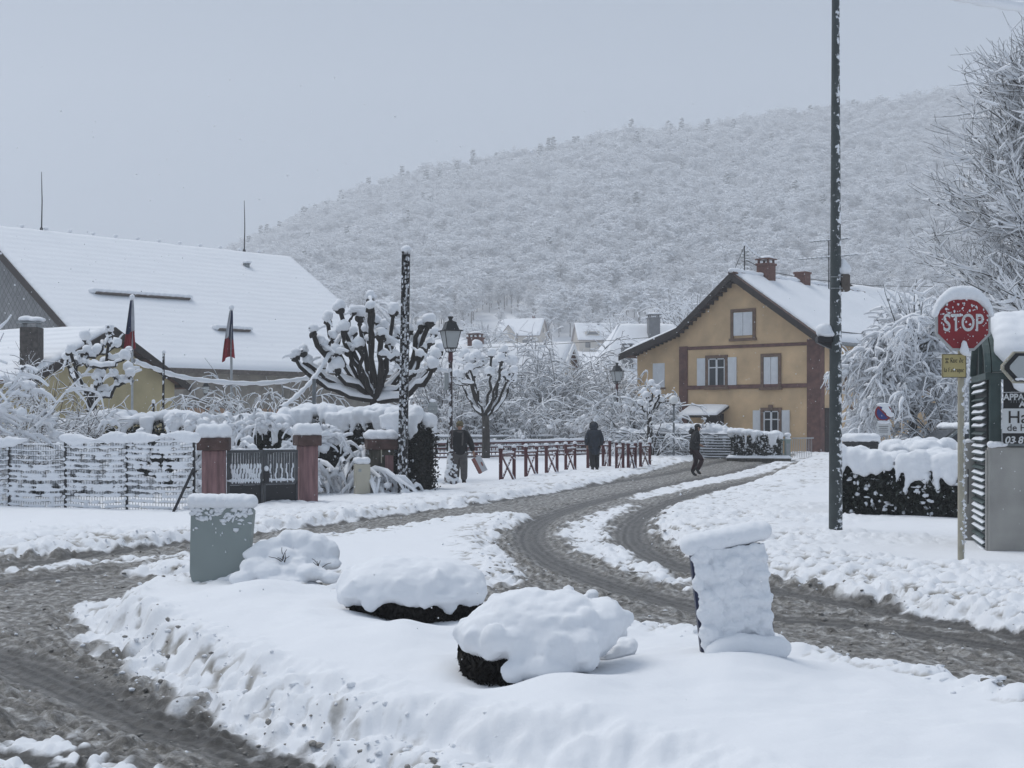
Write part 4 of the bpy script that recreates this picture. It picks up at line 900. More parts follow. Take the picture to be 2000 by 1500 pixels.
def nib_text(body, h, parent, loc, m='ink', name='lettering'):
    mb = MB(); x = 0.0; nb = Vector((0.085*h, 0, 0.055*h))
    for ch in body:
        for st in NIB[ch]:
            for p, q in zip(st[:-1], st[1:]):
                a = Vector((x+p[0]*h, 0, p[1]*h)); b = Vector((x+q[0]*h, 0, q[1]*h)); mb.prism([a-nb, a+nb, b+nb, b-nb], (0, -0.0015, 0))
        x += (0.36 if ch in 'li ' else 0.62 if ch in 'r' else 0.8)*h
    for i, v in enumerate(mb.V): mb.V[i] = (v[0]-x/2, v[1], v[2])
    o = mb.build(name, m, parent); o.location = loc; return o

# ---- stop sign with street plate
X, Y = ground(1877, 1093, 0.12); zb = zsnow(X, Y)
stop = thing('stop_sign', 'red octagonal STOP sign on cream pole with snow cap and yellow street plate', 'stop sign', (X, Y, 0))
zc = at(1872, 632, Y).z; RO = 0.325
MB().tube([(0,0,-0.2),(0,0,zc+0.1)], 0.036, 14).build('pole', 'cream_pole', stop, 'auto')
def octo(r, y, t, rot=math.pi/8, sx=1.0): return MB().prism([(r*sx*math.cos(rot+i*math.pi/4), y, zc+r*math.sin(rot+i*math.pi/4)) for i in range(8)], (0, t, 0))
pl = octo(RO, -0.075, 0.03).build('octagon_panel', 'sign_rim', stop)
octo(RO*0.915, -0.0785, 0.003).build('red_field', 'stop_red', pl)
text_mesh('STOP', 0.265, 'sign_white', pl, (0, -0.081, zc-0.005), bold=0.004, ext=0.001, sx=0.70)
fl = [(Vector((rng.uniform(-0.27,0.27), -0.082, zc+abs(rng.normal(0.20,0.11))-0.02)), rng.uniform(0.006,0.017)) for _ in range(75)]+[(Vector((rng.uniform(-0.26,0.26), -0.082, zc+rng.uniform(-0.25,0.2))), rng.uniform(0.004,0.010)) for _ in range(55)]
fl = [((p.x, p.y, p.z), (s*0.8, 0.006, s)) for p, s in fl if max(abs(p.x), abs(p.z-zc)) < 0.27 and abs(p.x)+abs(p.z-zc) < 0.385]
V_, F_ = blobs(fl, 1, 0.3, 3); mk('stuck_snow', V_, F_.astype(np.int32), 'snow', pl, True, 'stuff')
arc = []
for i in range(40):
    t = i/39; a = math.radians(170-160*t); rx = RO*0.96; c = max(-0.02, math.sin(a))
    arc.append(((rx*math.cos(a)*1.0, -0.06, zc+RO*0.93*min(1.0, math.sin(a)*1.04)+0.03), (0.028+0.03*max(0,c), 0.065, 0.022+0.062*max(0, c)**1.5)))
lump('snow_cap', stop, arc, 0.014, 4, 0.012, 0.08)
lump('snow_clump', stop, [((0.005,-0.11,zc-0.30),(0.055,0.04,0.06)), ((0.0,-0.11,zc-0.24),(0.035,0.035,0.05)), ((0.03,-0.09,zc-0.335),(0.05,0.05,0.03))], 0.012, 2, 0.01, 0.05)
p0, p1 = at(1836, 692, Y), at(1884, 738, Y); pw, ph = (p1.x-p0.x), (p0.z-p1.z); cxp = (p0.x+p1.x)/2-X; czp = (p0.z+p1.z)/2
sp = empty('street_plate', (cxp, -0.055, czp), math.radians(6)); sp.parent = stop
MB().box(-pw/2, -0.012, -ph/2, pw/2, 0.012, ph/2, 0.004).build('plate', 'plate_yellow', sp)
bd = MB()
for a, b, c, d in ((-pw/2,-ph/2,pw/2,-ph/2+0.006), (-pw/2,ph/2-0.006,pw/2,ph/2), (-pw/2,-ph/2+0.006,-pw/2+0.005,ph/2-0.006), (pw/2-0.005,-ph/2+0.006,pw/2,ph/2-0.006)): bd.box(a,-0.0155,b,c,-0.0125,d)
bd.build('plate_rim', 'metal_dark', sp)
nib_text('Rue de', 0.036, sp, (0.035, -0.0126, 0.035)); nib_text('la Fabrique', 0.032, sp, (0.0, -0.0126, -0.068))
MB().box(-0.105,-0.015,0.068,-0.065,-0.0127,0.080).prism([(-0.105,-0.0127,0.03),(-0.065,-0.0127,0.03),(-0.085,-0.0127,0.062)], (0,-0.002,0)).build('emblem', 'ink', sp)
MB().prism([(-0.092,-0.0148,0.036),(-0.078,-0.0148,0.036),(-0.085,-0.0148,0.050)], (0,-0.002,0)).build('emblem_inlay', 'plate_yellow', sp)
V_, F_ = blobs([((0.034+0.012*rng.normal(), -0.012+0.02*rng.normal(), rng.uniform(0.3, zc-0.4)), rng.uniform(0.008, 0.022)) for _ in range(90)], 1, 0.3, 5); mk('stuck_snow', V_, F_.astype(np.int32), 'snow', stop, True, 'stuff')

# ---- tall pole with bracket and box
X, Y = ground(1632, 1035, 0.12)
tp = thing('utility_pole', 'tall green-grey steel pole rising out of the picture right of the ochre house', 'utility pole', (X, Y, 0))
MB().lathe([(0.098,-0.2),(0.096,0.1),(0.085,2.6),(0.062,6.0),(0.045,9.2),(0.03,9.25)], 18).build('pole', 'galv', tp, 'auto')
zbr = at(1612, 660, Y).z; br = MB().box(-0.27, -0.09, zbr-0.07, -0.06, 0.09, zbr+0.02, 0.01).prism([(-0.26,-0.05,zbr-0.072),(-0.07,-0.05,zbr-0.072),(-0.07,-0.05,zbr-0.16)], (0,0.1,0)).build('bracket', 'metal_dark', tp)
lump('snow_cap', br, [((-0.17,0,zbr+0.11),(0.12,0.12,0.11)), ((-0.13,0,zbr+0.05),(0.14,0.13,0.06))], 0.02, 3, 0.01, 0.1)
zbx = at(1642, 550, Y).z; bx_ = MB().box(0.07,-0.08,zbx-0.14,0.19,0.08,zbx+0.10,0.015).build('junction_box', 'grey_wood', tp)
MB().tube([(-0.08,-0.06,zbx+0.06),(0.08,-0.09,zbx+0.06)], 0.008, 5).tube([(-0.08,-0.06,zbx-0.1),(0.08,-0.09,zbx-0.1)], 0.008, 5).build('clamp', 'metal_grey', bx_)
lump('snow_cap', bx_, [((0.13,0,zbx+0.17),(0.085,0.10,0.10)), ((0.11,0,zbx+0.27),(0.05,0.07,0.06))], 0.018, 2, 0.01, 0.1)
# snow-laden cable crossing the upper right corner
cb = thing('overhead_cable', 'thick snow-laden cable crossing the upper right corner of the sky', 'cable')
pts = [at(px, py, 14.0+0.6*i) for i, (px, py) in enumerate(((1780,-34),(1880,0),(1950,12),(2000,20),(2080,30),(2200,38)))]
Tubes().add(pts, 0.012).build('wire', 'metal_dark', cb, 6); 
tb_ = Tubes(); P_ = np.array([list(p) for p in pts]); tt = np.linspace(0, 5, 60); P_ = np.stack([np.interp(tt, range(6), P_[:,k]) for k in range(3)], 1); P_[:,2] += 0.03
tb_.add(P_, 0.058+0.008*np.sin(tt*9)); tb_.build('snow_cover', 'snow', cb, 8)

# ---- kiosk with barrel roof, louvres, notices
KX, KY = XatY(1930, 17.0), 17.0
ki = thing('kiosk', 'dark green louvred kiosk with barrel roof under thick snow at the right edge', 'kiosk', (KX, KY, 0), -0.208)
MB().box(0, 0, -0.2, 1.6, 1.1, 1.34, 0.015).build('concrete_plinth', 'concrete', ki)
MB().box(-0.02, 0.02, -0.2, 0.0-0.003, 0.12, 1.30).build('plinth_edge', 'concrete', ki)
fx, fy = 0.0, 1.43        # far end of the louvred side
cp = MB().box(fx-0.13, fy, -0.2, fx+0.0, fy+0.16, 1.37, 0.01).build('concrete_post', 'concrete', ki)
snow_sheet('snow_cap', cp, (fx-0.14,fy-0.01,1.37), (fx+0.01,fy-0.01,1.37), (fx+0.01,fy+0.17,1.37), (fx-0.14,fy+0.17,1.37), 0.05, res=0.03, edge=0.05)
MB().tube([(fx-0.09,fy-0.03,1.03),(fx-0.09,fy-0.05,1.0),(fx-0.09,fy-0.05,0.62),(fx-0.09,fy-0.03,0.59)], 0.008, 6).build('handle', 'metal_dark', cp, 'auto')
for (x, y, nm) in ((0.02, 0.0, 'corner_post'), (fx-0.06, fy+0.02, 'corner_post')):
    g = MB(); 
    for k in range(46): g.box(x, y, 1.38+k*0.0165, x+0.13, y+0.13, 1.38+k*0.0165+0.011)
    g.box(x+0.006, y+0.006, 1.35, x+0.124, y+0.124, 2.14); g.build(nm, 'kiosk_green', ki)
MB().box(-0.002+0.0, 0.14, -0.1, 0.05, fy-0.01, 2.14).build('louvre_backing', 'kiosk_dark', ki)
LS = []
for k in range(25):
    z = 0.06+k*0.083; o = MB().prism([(0.03,0.15,z+0.06),(-0.05,0.15,z+0.01),(-0.05,0.15,z+0.022),(0.03,0.15,z+0.072)], (0.0, fy-0.20, 0)).build('louvre', 'kiosk_green', ki)
    snow_sheet('louvre_snow', o, (-0.052,0.16,z+0.024), (0.0,0.16,z+0.052), (0.0,fy-0.06,z+0.052), (-0.052,fy-0.06,z+0.024), 0.03, res=0.06, edge=0.03, noise=0.8, seed=k) if k % 5 != 2 else None
MB().box(-0.03, 0.0, 2.14, 1.6, 0.09, 2.22).box(-0.03, 0.091, 2.14, 0.06, fy+0.15, 2.22).build('lintel', 'kiosk_green', ki)
# barrel roof running to the right, its arched end facing the street
ar = [(0.72+0.76*math.cos(math.pi*i/14), 2.22+0.46*math.sin(math.pi*i/14)) for i in range(15)]
MB().prism([(0.02, y, z) for y, z in ar], (0.02,0,0)).build('fanlight', 'kiosk_dark', ki)
fr = MB()
for (a, b) in zip(ar[:-1], ar[1:]): fr.prism([(-0.05,a[0],a[1]),(-0.05,b[0],b[1]),(-0.05,(b[0]-0.72)*1.1+0.72,(b[1]-2.22)*1.14+2.222),(-0.05,(a[0]-0.72)*1.1+0.72,(a[1]-2.22)*1.14+2.222)], (0.07,0,0))
fr.box(-0.03,0.70,2.222,0.015,0.74,2.66); fr.build('arch_frame', 'kiosk_green', ki)
MB().prism([(0.03,(y-0.72)*1.1+0.72,(z-2.22)*1.14+2.23) for y, z in ar], (1.9,0,0)).build('barrel_roof', 'kiosk_green', ki)
sl_ = []
for i in range(11):
    for j, (y, z) in enumerate(ar[1:-1]): sl_.append(((0.24+i*0.2, (y-0.72)*1.12+0.70, z+0.15), (0.2, 0.19, 0.16+0.03*math.sin(i*1.3+j))))
sl_ += [((0.30+0.02*i, -0.06, 2.36-0.07*i), (0.17-0.015*i, 0.09, 0.11)) for i in range(5)]
lump('roof_snow', ki, sl_, 0.035, 6, 0.03, 0.3, 'snow_soft')
bp_ = MB().box(0.17, -0.05, 1.38, 1.6, -0.002, 2.14).build('notice_board', 'black_panel', ki)
ms = MB()
for k in range(5): ms.box(0.25,-0.058,1.99-k*0.024,1.5,-0.052,1.992-k*0.024)
for k in range(40): ms.box(0.25+k*0.03,-0.062,1.86,0.254+k*0.03,-0.059,1.90).box(0.25+k*0.03,-0.062,1.92,0.254+k*0.03,-0.059,1.93)
ms.build('mesh_grille', 'metal_grey', bp_)
def sx_(px): return XatY(px, KY-0.06)-KX
def sz_(py): return at(0, py, KY-0.06).z
MB().box(sx_(1959),-0.06,sz_(846),1.5,-0.052,sz_(798)).build('white_field', 'sign_white', bp_)
MB().box(sx_(1957.6),-0.058,sz_(871),sx_(1958.6),-0.052,sz_(766)).box(sx_(1958.6),-0.058,sz_(767),1.5,-0.052,sz_(766)).build('notice_frame', 'sign_white', bp_)
text_mesh('APPA', 0.105, 'sign_white', bp_, (sx_(1961), -0.056, sz_(776)), align='LEFT', bold=0.003, sx=0.92); text_mesh('A', 0.10, 'sign_white', bp_, (sx_(1990), -0.056, sz_(790)), align='LEFT', bold=0.003)
text_mesh('Ha', 0.205, 'ink', bp_, (sx_(1968), -0.063, sz_(816)), align='LEFT', bold=0.001); text_mesh('de H', 0.115, 'ink', bp_, (sx_(1967), -0.063, sz_(836)), align='LEFT')
text_mesh('03 8', 0.115, 'sign_white', bp_, (sx_(1963), -0.056, sz_(860)), align='LEFT', bold=0.003, shear=0.2)
lump('ledge_snow', ki, [((0.03+0.05*i, -0.0, 1.37), (0.05, 0.06, 0.045-0.005*i)) for i in range(4)], 0.012, 2, 0.005, 0.05)
# traffic mirror before the kiosk
MY = 15.2; mc = at(2012, 718, MY)
tm = thing('traffic_mirror', 'cream framed long octagonal traffic mirror cut by the right edge of the picture', 'traffic mirror', (mc.x, MY, 0))
def longoct(sx, sz, y, t): return MB().prism([(x*sx, y, mc.z+z*sz) for x, z in ((-0.60,0.04),(-0.36,0.30),(0.36,0.30),(0.60,0.04),(0.60,-0.04),(0.36,-0.30),(-0.36,-0.30),(-0.60,-0.04))], (0,t,0))
longoct(0.53,0.56,-0.06,0.05).build('frame', 'cream_pole', tm); longoct(0.49,0.50,-0.066,0.005).build('hood_rim', 'black_panel', tm); longoct(0.40,0.40,-0.072,0.005).build('mirror_face', 'lamp_glass', tm)
MB().tube([(0.12,0.03,-0.2),(0.12,0.03,mc.z+0.2)], 0.035, 12).build('pole', 'galv', tm, 'auto')
lump('snow_rim', tm, [((-0.16+0.04*i,-0.075,mc.z-0.125+0.004*math.sin(i*2)),(0.03,0.02,0.016)) for i in range(9)], 0.008, 2, 0.004, 0.03)

# ---- old lantern street lamps
def lantern_lamp(label, px, Y, ztop=4.33, sc=1.0, group='old lantern street lamps', plain=False):
    X = XatY(px, Y); z0 = zsnow(X, Y) if Y < 60 else float(zland(X, Y))
    L_ = thing('street_lamp', label, 'street lamp', (X, Y, z0-0.12), 0.35, group); L_.scale = (sc, sc, sc); H = (ztop-z0+0.12)/sc
    zl = H-0.80
    base = [(0.19,-0.2),(0.19,0.10),(0.17,0.13),(0.165,0.24),(0.12,0.45),(0.10,0.62),(0.085,0.85),(0.095,0.88),(0.095,0.92),(0.07,0.95)]
    MB().lathe(base if not plain else [(0.05,-0.2),(0.05,0.95)], 16).build('base', 'lamp_pole', L_, 'auto')
    MB().lathe([(0.062,0.951),(0.056,1.6),(0.064,1.62),(0.055,1.66),(0.048,zl-0.35),(0.062,zl-0.33),(0.045,zl-0.30),(0.05,zl-0.10),(0.02,zl-0.02)], 14).build('pole', 'lamp_pole', L_, 'auto')
    MB().lathe([(0.05,zl-0.36),(0.064,zl-0.30),(0.054,zl-0.1)], 14).build('collar', 'red_paint', L_, 'auto')
    ar_ = MB()
    for k in range(4):
        a = math.pi/4+k*math.pi/2; c, s = math.cos(a), math.sin(a); ar_.tube([(0.03*c,0.03*s,zl-0.12),(0.13*c,0.13*s,zl-0.08),(0.14*c,0.14*s,zl+0.0)], 0.012, 5)
    ar_.build('cradle', 'lantern', L_)
    b, t, h = 0.125, 0.205, 0.42
    def ring(r, z): return [(r*c, r*s, z) for c, s in ((-1,-1),(1,-1),(1,1),(-1,1))]
    lo, hi = ring(b, zl), ring(t, zl+h)
    for k in range(4): MB().add([lo[k], lo[(k+1)%4], hi[(k+1)%4], hi[k]], [(0,1,2,3)]).build('glass_pane', 'lamp_glass', L_)
    fr = MB()
    for k in range(4): fr.tube([lo[k], hi[k]], 0.011, 5).tube([lo[k], lo[(k+1)%4]], 0.013, 5)
    fr.build('lantern_frame', 'lantern', L_)
    rf = MB(); rr = [ring(t+0.05, zl+h), ring(t+0.045, zl+h+0.025), ring(0.175, zl+h+0.045), ring(0.12, zl+h+0.20), ring(0.125, zl+h+0.225), ring(0.05, zl+h+0.27)]
    Vv = [v for r_ in rr for v in r_]; Ff = [(i*4+k, i*4+(k+1)%4, i*4+4+(k+1)%4, i*4+4+k) for i in range(5) for k in range(4)]+[(3,2,1,0),(20,21,22,23)]
    rf.add(Vv, Ff).lathe([(0.05,zl+h+0.27),(0.045,zl+h+0.30),(0.06,zl+h+0.33),(0.075,zl+h+0.36),(0.07,zl+h+0.375),(0.02,zl+h+0.38)], 12); rf.build('lantern_roof', 'lantern', L_)
    if not plain:
        r_ = np.random.default_rng(int(px)); bl = [((0.16*math.cos(a), 0.16*math.sin(a), zz), (0.05,0.05,0.04)) for a, zz in zip(r_.uniform(3.0,6.4,26), r_.uniform(0.10,0.6,26))]
        lump('base_snow', L_, [((c[0]*(1.15-0.9*max(0,c[2]-0.2)), c[1]*(1.15-0.9*max(0,c[2]-0.2)), c[2]), r) for c, r in bl]+[((0.0,-0.1,0.97),(0.05,0.04,0.03))], 0.018, 2, 0.01, 0.05)
        mount = MB().box(-0.16,-0.02,zl-1.05,-0.06,0.02,zl-0.62).build('side_box', 'sign_grey', L_)
    return L_
lantern_lamp('tall lantern street lamp in the foreground before the man with the bag', 880, 36.0)
lantern_lamp('lantern street lamp far behind the man, just right of the nearest lamp', 889.5, 76.0, 4.25, plain=True)
lantern_lamp('lantern street lamp on dark red pole left of the ochre house', 1205, 61.0, 4.25)
lantern_lamp('small lantern street lamp against the barn wall between the flagpoles', 402, 57.0, 3.35, 0.62, plain=True)
# globe lamp
Y = 55.0; X = XatY(1316, Y); g = thing('globe_lamp', 'globe street lamp on thin grey post before the ochre house', 'street lamp', (X, Y, float(zland(X, Y))))
zg = at(0, 781, Y).z-g.location.z
MB().tube([(0,0,-0.1),(0,0,zg-0.15)], 0.04, 8).build('post', 'zinc_rail', g, 'auto'); MB().lathe([(0.02,-0.18),(0.1,-0.15),(0.17,-0.06),(0.18,0.02),(0.16,0.10),(0.09,0.16),(0.02,0.18)], 16, (0,0,zg)).build('globe', 'globe', g, True)
MB().lathe([(0.06,-0.22),(0.07,-0.17),(0.05,-0.16)], 10, (0,0,zg)).build('holder', 'metal_dark', g); lump('snow_clump', g, [((0.08,0,zg-0.85),(0.13,0.09,0.07))], 0.03, 1, 0.01)

# ---- iron beam pole by the hedge
Y = 30.9; X = XatY(785.5, Y); ip_ = thing('iron_pole', 'dark iron beam pole speckled with snow, a ball of snow on top', 'pole', (X, Y, 0)); ztp = at(0, 492, Y).z
lean = XatY(793, Y)-X
def lb(x0, y0, x1, y1):
    mb = MB(); mb.box(x0, y0, -0.2, x1, y1, ztp)
    mb.V = [(v[0]*(1-0.2*max(0,v[2])/ztp)+lean*max(0, v[2])/ztp, v[1], v[2]) for v in mb.V]; return mb
lb(-0.105,-0.09,-0.06,0.09).build('flange', 'iron_pole', ip_); lb(0.06,-0.09,0.105,0.09).build('flange', 'iron_pole', ip_); wb = lb(-0.058,-0.02,0.058,0.02).build('web', 'iron_pole', ip_)
r_ = np.random.default_rng(3); lump('stuck_snow', wb, [((r_.uniform(-0.045,0.045)+lean*z/ztp, -0.04, z), (r_.uniform(0.02,0.045), 0.025, r_.uniform(0.03,0.06))) for z in np.arange(0.7, ztp-0.1, 0.095)], 0.018, 1, 0.01, 0.05)
lump('snow_cap', ip_, [((lean,0,ztp+0.05),(0.12,0.12,0.10))], 0.025, 2, 0.01, 0.1)

# ---- gate pillars and gate
def pillar(label, px, Y, w, ztop, capw, caph, m, snow_h, rz, extra=None):
    X = XatY(px, Y); z0 = zsnow(X, Y); P = thing('gate_pillar', label, 'gate pillar', (X, Y, z0-0.1), rz, 'gate pillars'); H = ztop-z0+0.1
    MB().box(-w/2,-w/2,-0.2,w/2,w/2,H-caph-0.002,0.012).build('shaft', m, P); c = MB().box(-capw/2,-capw/2,H-caph,capw/2,capw/2,H,0.01).build('cap_stone', 'pink_worn', P)
    k = capw/2; lump('snow_cap', c, [((dx*k*0.62, dy*k*0.62, H+snow_h*0.42), (k*0.52, k*0.52, snow_h*0.58)) for dx in (-1,0,1) for dy in (-1,0,1)], 0.03, 5, 0.02, 0.2); return P
pz = lambda py, Y: at(0, py, Y).z
pa = pillar('pink pillar left of the gate with a flat snow cushion on its cap', 418, 26.4, 0.41, pz(855,26.4), 0.58, 0.23, 'pink_stone', 0.27, 0.12)
pb = pillar('pink pillar right of the gate with a lopsided snow cap', 600, 27.6, 0.35, pz(850,27.6), 0.47, 0.20, 'pink_stone', 0.24, 0.35)
pc = pillar('mossy grey and pink pillar beside the dark iron pole', 744, 31.4, 0.52, pz(858,31.4), 0.66, 0.22, 'moss_stone', 0.22, 0.2)
hp = pc.children[0]; MB().box(0.06,-0.275,-0.2,0.24,-0.262,pz(882,31.4)-0.1).build('pink_face', 'pink_stone', pc); MB().lathe([(0.01,0)]*1+[(0.012,0.3)], 8, (-0.02,-0.28,0.75)).build('conduit', 'beige_box', pc)
g0 = Vector((XatY(443, 26.6), 26.6, 0)); g1 = Vector((XatY(582, 27.4), 27.4, 0)); gd = (g1-g0); GL = gd.length; ga = math.atan2(gd.y, gd.x)
gz = zsnow(*(g0.lerp(g1, 0.5)).xy); gt = pz(879, 27.0)-gz
for k, (nm, lb_) in enumerate((('left leaf of the dark metal gate, bars half filled with snow', 0), ('right leaf of the dark metal gate, with lever handle and dark bars', 1))):
    G = thing('gate_leaf', nm, 'gate', g0+gd*(0.5*k)+Vector((0,0,gz)), ga, 'gate leaves'); w2 = GL/2-0.012
    MB().box(0.01,-0.025,gt-0.05,w2,0.025,gt).box(0.01,-0.025,0.34,w2,0.025,0.40).box(0.01,-0.025,-0.1,0.05,0.025,gt-0.052).box(w2-0.04,-0.025,-0.1,w2,0.025,gt-0.052).build('frame', 'gate_grey', G)
    MB().box(0.052,-0.012,-0.1,w2-0.042,0.012,0.335).build('kick_plate', 'bin_black', G)
    nb = 11
    for i in range(nb):
        x = 0.08+(w2-0.16)*i/(nb-1); b_ = MB().box(x-0.017,-0.017,0.402,x+0.017,0.017,gt-0.052).build('bar', 'gate_grey', G)
        if k == 0 or i % 2: lump('bar_snow', b_, [((x+0.035*(0.5+0.5*math.sin(j*1.7+i)), -0.018, 0.42+j*0.09), (0.020 if k else 0.028, 0.02, 0.06)) for j in range(int((gt-0.55)/0.09))], 0.012, 1, 0.006, 0.04)
    lump('snow_line', G, [((0.05+i*0.09,-0.01,0.425),(0.07,0.03,0.035+0.012*math.sin(i*2.1))) for i in range(int(w2/0.09))]+[((0.05+i*0.09,0,gt+0.012),(0.07,0.03,0.02)) for i in range(int(w2/0.09))], 0.02, 2, 0.01, 0.05)
    if k: 
        lk = MB().box(0.0,-0.06,gt-0.62,0.10,-0.026,gt-0.40).build('lock', 'metal_dark', G); MB().tube([(0.05,-0.07,gt-0.45),(0.16,-0.09,gt-0.45)], 0.012, 6).build('handle', 'metal_dark', lk); lump('snow_cap', lk, [((0.05,-0.045,gt-0.35),(0.05,0.035,0.06))], 0.012, 1, 0)
X, Y = XatY(707, 30.6), 30.6; mbx = thing('meter_cabinet', 'cream meter cabinet capped with snow left of the mossy pillar', 'cabinet', (X, Y, zsnow(X, Y)-0.1), 0.3)
MB().box(-0.16,-0.12,-0.1,0.16,0.12,0.72,0.012).build('cabinet', 'beige_box', mbx); MB().box(-0.13,-0.128,0.2,0.13,-0.121,0.66).build('door', 'beige_box', mbx); MB().box(-0.10,-0.131,0.56,-0.04,-0.129,0.62).build('label_plate', 'sign_grey', mbx)
lump('snow_cap', mbx, [((dx*0.08,dy*0.06,0.79),(0.11,0.09,0.09)) for dx in (-1,1) for dy in (-1,1)], 0.03, 3, 0.01, 0.2)

# ---- wire fence, left, every wire loaded with snow
wf = thing('wire_fence', 'wire mesh garden fence thickly lined with snow at the left edge', 'fence', (0, 0, 0))
FXY = lambda px: np.array([XatY(px, np.interp(px, [-140,380],[27.0,25.0])), np.interp(px, [-140,380],[27.0,25.0])])
posts = [-120, 18, 128, 248, 379]
for px in posts:
    x, y = FXY(px); z0 = zsnow(x, y)
    MB().box(x-0.022,y-0.022,z0-0.2,x+0.022,y+0.022,pz(864 if px < 120 else 856, y)).build('post', 'metal_dark', wf)
    lump('post_snow', wf, [((x-0.02,y-0.03,zz),(0.03,0.02,0.035)) for zz in np.arange(z0+0.2, z0+1.25, 0.17)], 0.012, 1, 0)
r_ = np.random.default_rng(12); NW = 13; vt = Tubes()
for a, b in zip(posts[:-1], posts[1:]):
    pa_, pb_ = FXY(a), FXY(b); z0 = zsnow(*(pa_*0.5+pb_*0.5)); zt = pz(np.interp((a+b)/2, [0,380],[868,856]), pa_[1]); n = 15; t = np.linspace(0, 1, n); sb = []
    for i in range(NW):
        z = z0+0.03+(zt-z0-0.05)*i/(NW-1); sag = -0.025*r_.uniform(0.2,1.6)*np.sin(np.pi*t)
        P_ = np.stack([pa_[0]+(pb_[0]-pa_[0])*t, pa_[1]+(pb_[1]-pa_[1])*t, z+sag], 1)
        Tubes().add(P_, 0.0045).build('wire', 'wire', wf, 4)
        full = 0.032 if not (a < 100 and i > 7) else 0.018
        for j in range(n*2):
            u = r_.uniform(0, 1); q = pa_*(1-u)+pb_*u; sb.append(((q[0], q[1]-0.004, z+np.interp(u, t, sag)+full*0.75), (0.07, 0.022, full*r_.uniform(0.65, 1.25))))
    lump('wire_snow', wf, sb, 0.021, 1, 0.008, 0.05, kind='stuff')
    for u in np.linspace(0, 1, 24): q = pa_*(1-u)+pb_*u; vt.add([(q[0],q[1],z0-0.05),(q[0],q[1],(z0+zt)/2),(q[0],q[1],zt)], 0.0035)
    tb = [((*(pa_*(1-u)+pb_*u), zt+0.03+0.05*max(0, math.sin(u*7+a))), (0.13, 0.06, 0.07+0.05*math.sin(u*9+a*0.1))) for u in np.linspace(0.0, 1.0, 14) if not (a == 18 and u > 0.3)]
    if tb: lump('top_snow', wf, tb, 0.025, 3, 0.015, 0.1)
vt.build('vertical_wires', 'wire', wf, 3, 'stuff')
x0, y0 = FXY(379); x1, y1 = FXY(346); MB().tube([(x0,y0-0.03,pz(915,y0)),(x1,y1-0.45,zsnow(x1,y1-0.45)-0.1)], 0.025, 8).build('brace', 'metal_dark', wf, 'auto')

# ---- rail fences at the edge of the park
def rail_fence(label, pxs, ys, rails, ph, m, slat=False, cat='fence', group=None, post_h=0.08, snowr=0.06, step=2.0, picket=0):
    A, B = np.array([XatY(pxs[0], ys[0]), ys[0]]), np.array([XatY(pxs[1], ys[1]), ys[1]]); Ln = np.linalg.norm(B-A); ang = math.atan2(*(B-A)[::-1])
    zA = float(zland(*A)); F_ = thing('rail_fence', label, cat, (A[0], A[1], zA), ang, group); npst = int(Ln/step)+1; sl = (float(zland(*B))-zA)/Ln
    for i in range(npst+1):
        x = Ln*i/npst; MB().box(x-0.045,-0.05,-0.1+sl*x,x+0.045,0.05,ph+sl*x).build('post', m, F_); 
        if i % 2 == 0: lump('post_snow', F_, [((x,0,ph+0.06+sl*x),(0.08,0.08,0.09))], 0.03, 2, 0.01)
    for z, h, s in rails:
        MB().prism([(0,-0.055,z),(Ln,-0.055,z+sl*Ln),(Ln,-0.055,z+h+sl*Ln),(0,-0.055,z+h)], (0,0.035,0)).build('rail', m, F_)
        if s: snow_sheet('rail_snow', F_, (0,-0.075,z+h), (Ln,-0.075,z+h+sl*Ln), (Ln,0.02,z+h+sl*Ln), (0,0.02,z+h), s, res=max(0.12, Ln/85), edge=0.05, noise=0.5, seed=int(z*100))
    if picket:
        pk = MB()
        for i in range(int(Ln/picket)): pk.box(i*picket,-0.01,0.15,i*picket+0.03,0.01,0.55)
        pk.build('pickets', m, F_, kind='stuff')
    return F_
rail_fence('dark slatted rail fence carrying snow behind the pollard tree in the park', (835, 1195), (54.0, 58.0), ((0.62,0.07,0.12),(0.47,0.05,0.05),(0.27,0.05,0.06),(0.12,0.05,0.05)), 0.80, 'red_paint', step=2.6, picket=0.17)
rail_fence('grey single rail fence topped with snow at the back of the park', (820, 1200), (62.0, 64.0), ((0.70,0.07,0.10),(0.42,0.035,0.03)), 0.85, 'zinc_rail', step=2.4)
hf = rail_fence('grey horizontal slat fence lined with snow before the ochre house', (1196, 1440), (57.5, 55.5), tuple((0.05+0.105*i, 0.035, 0.045) for i in range(8))+((0.92,0.06,0.05),), 0.98, 'zinc_rail', step=2.0)

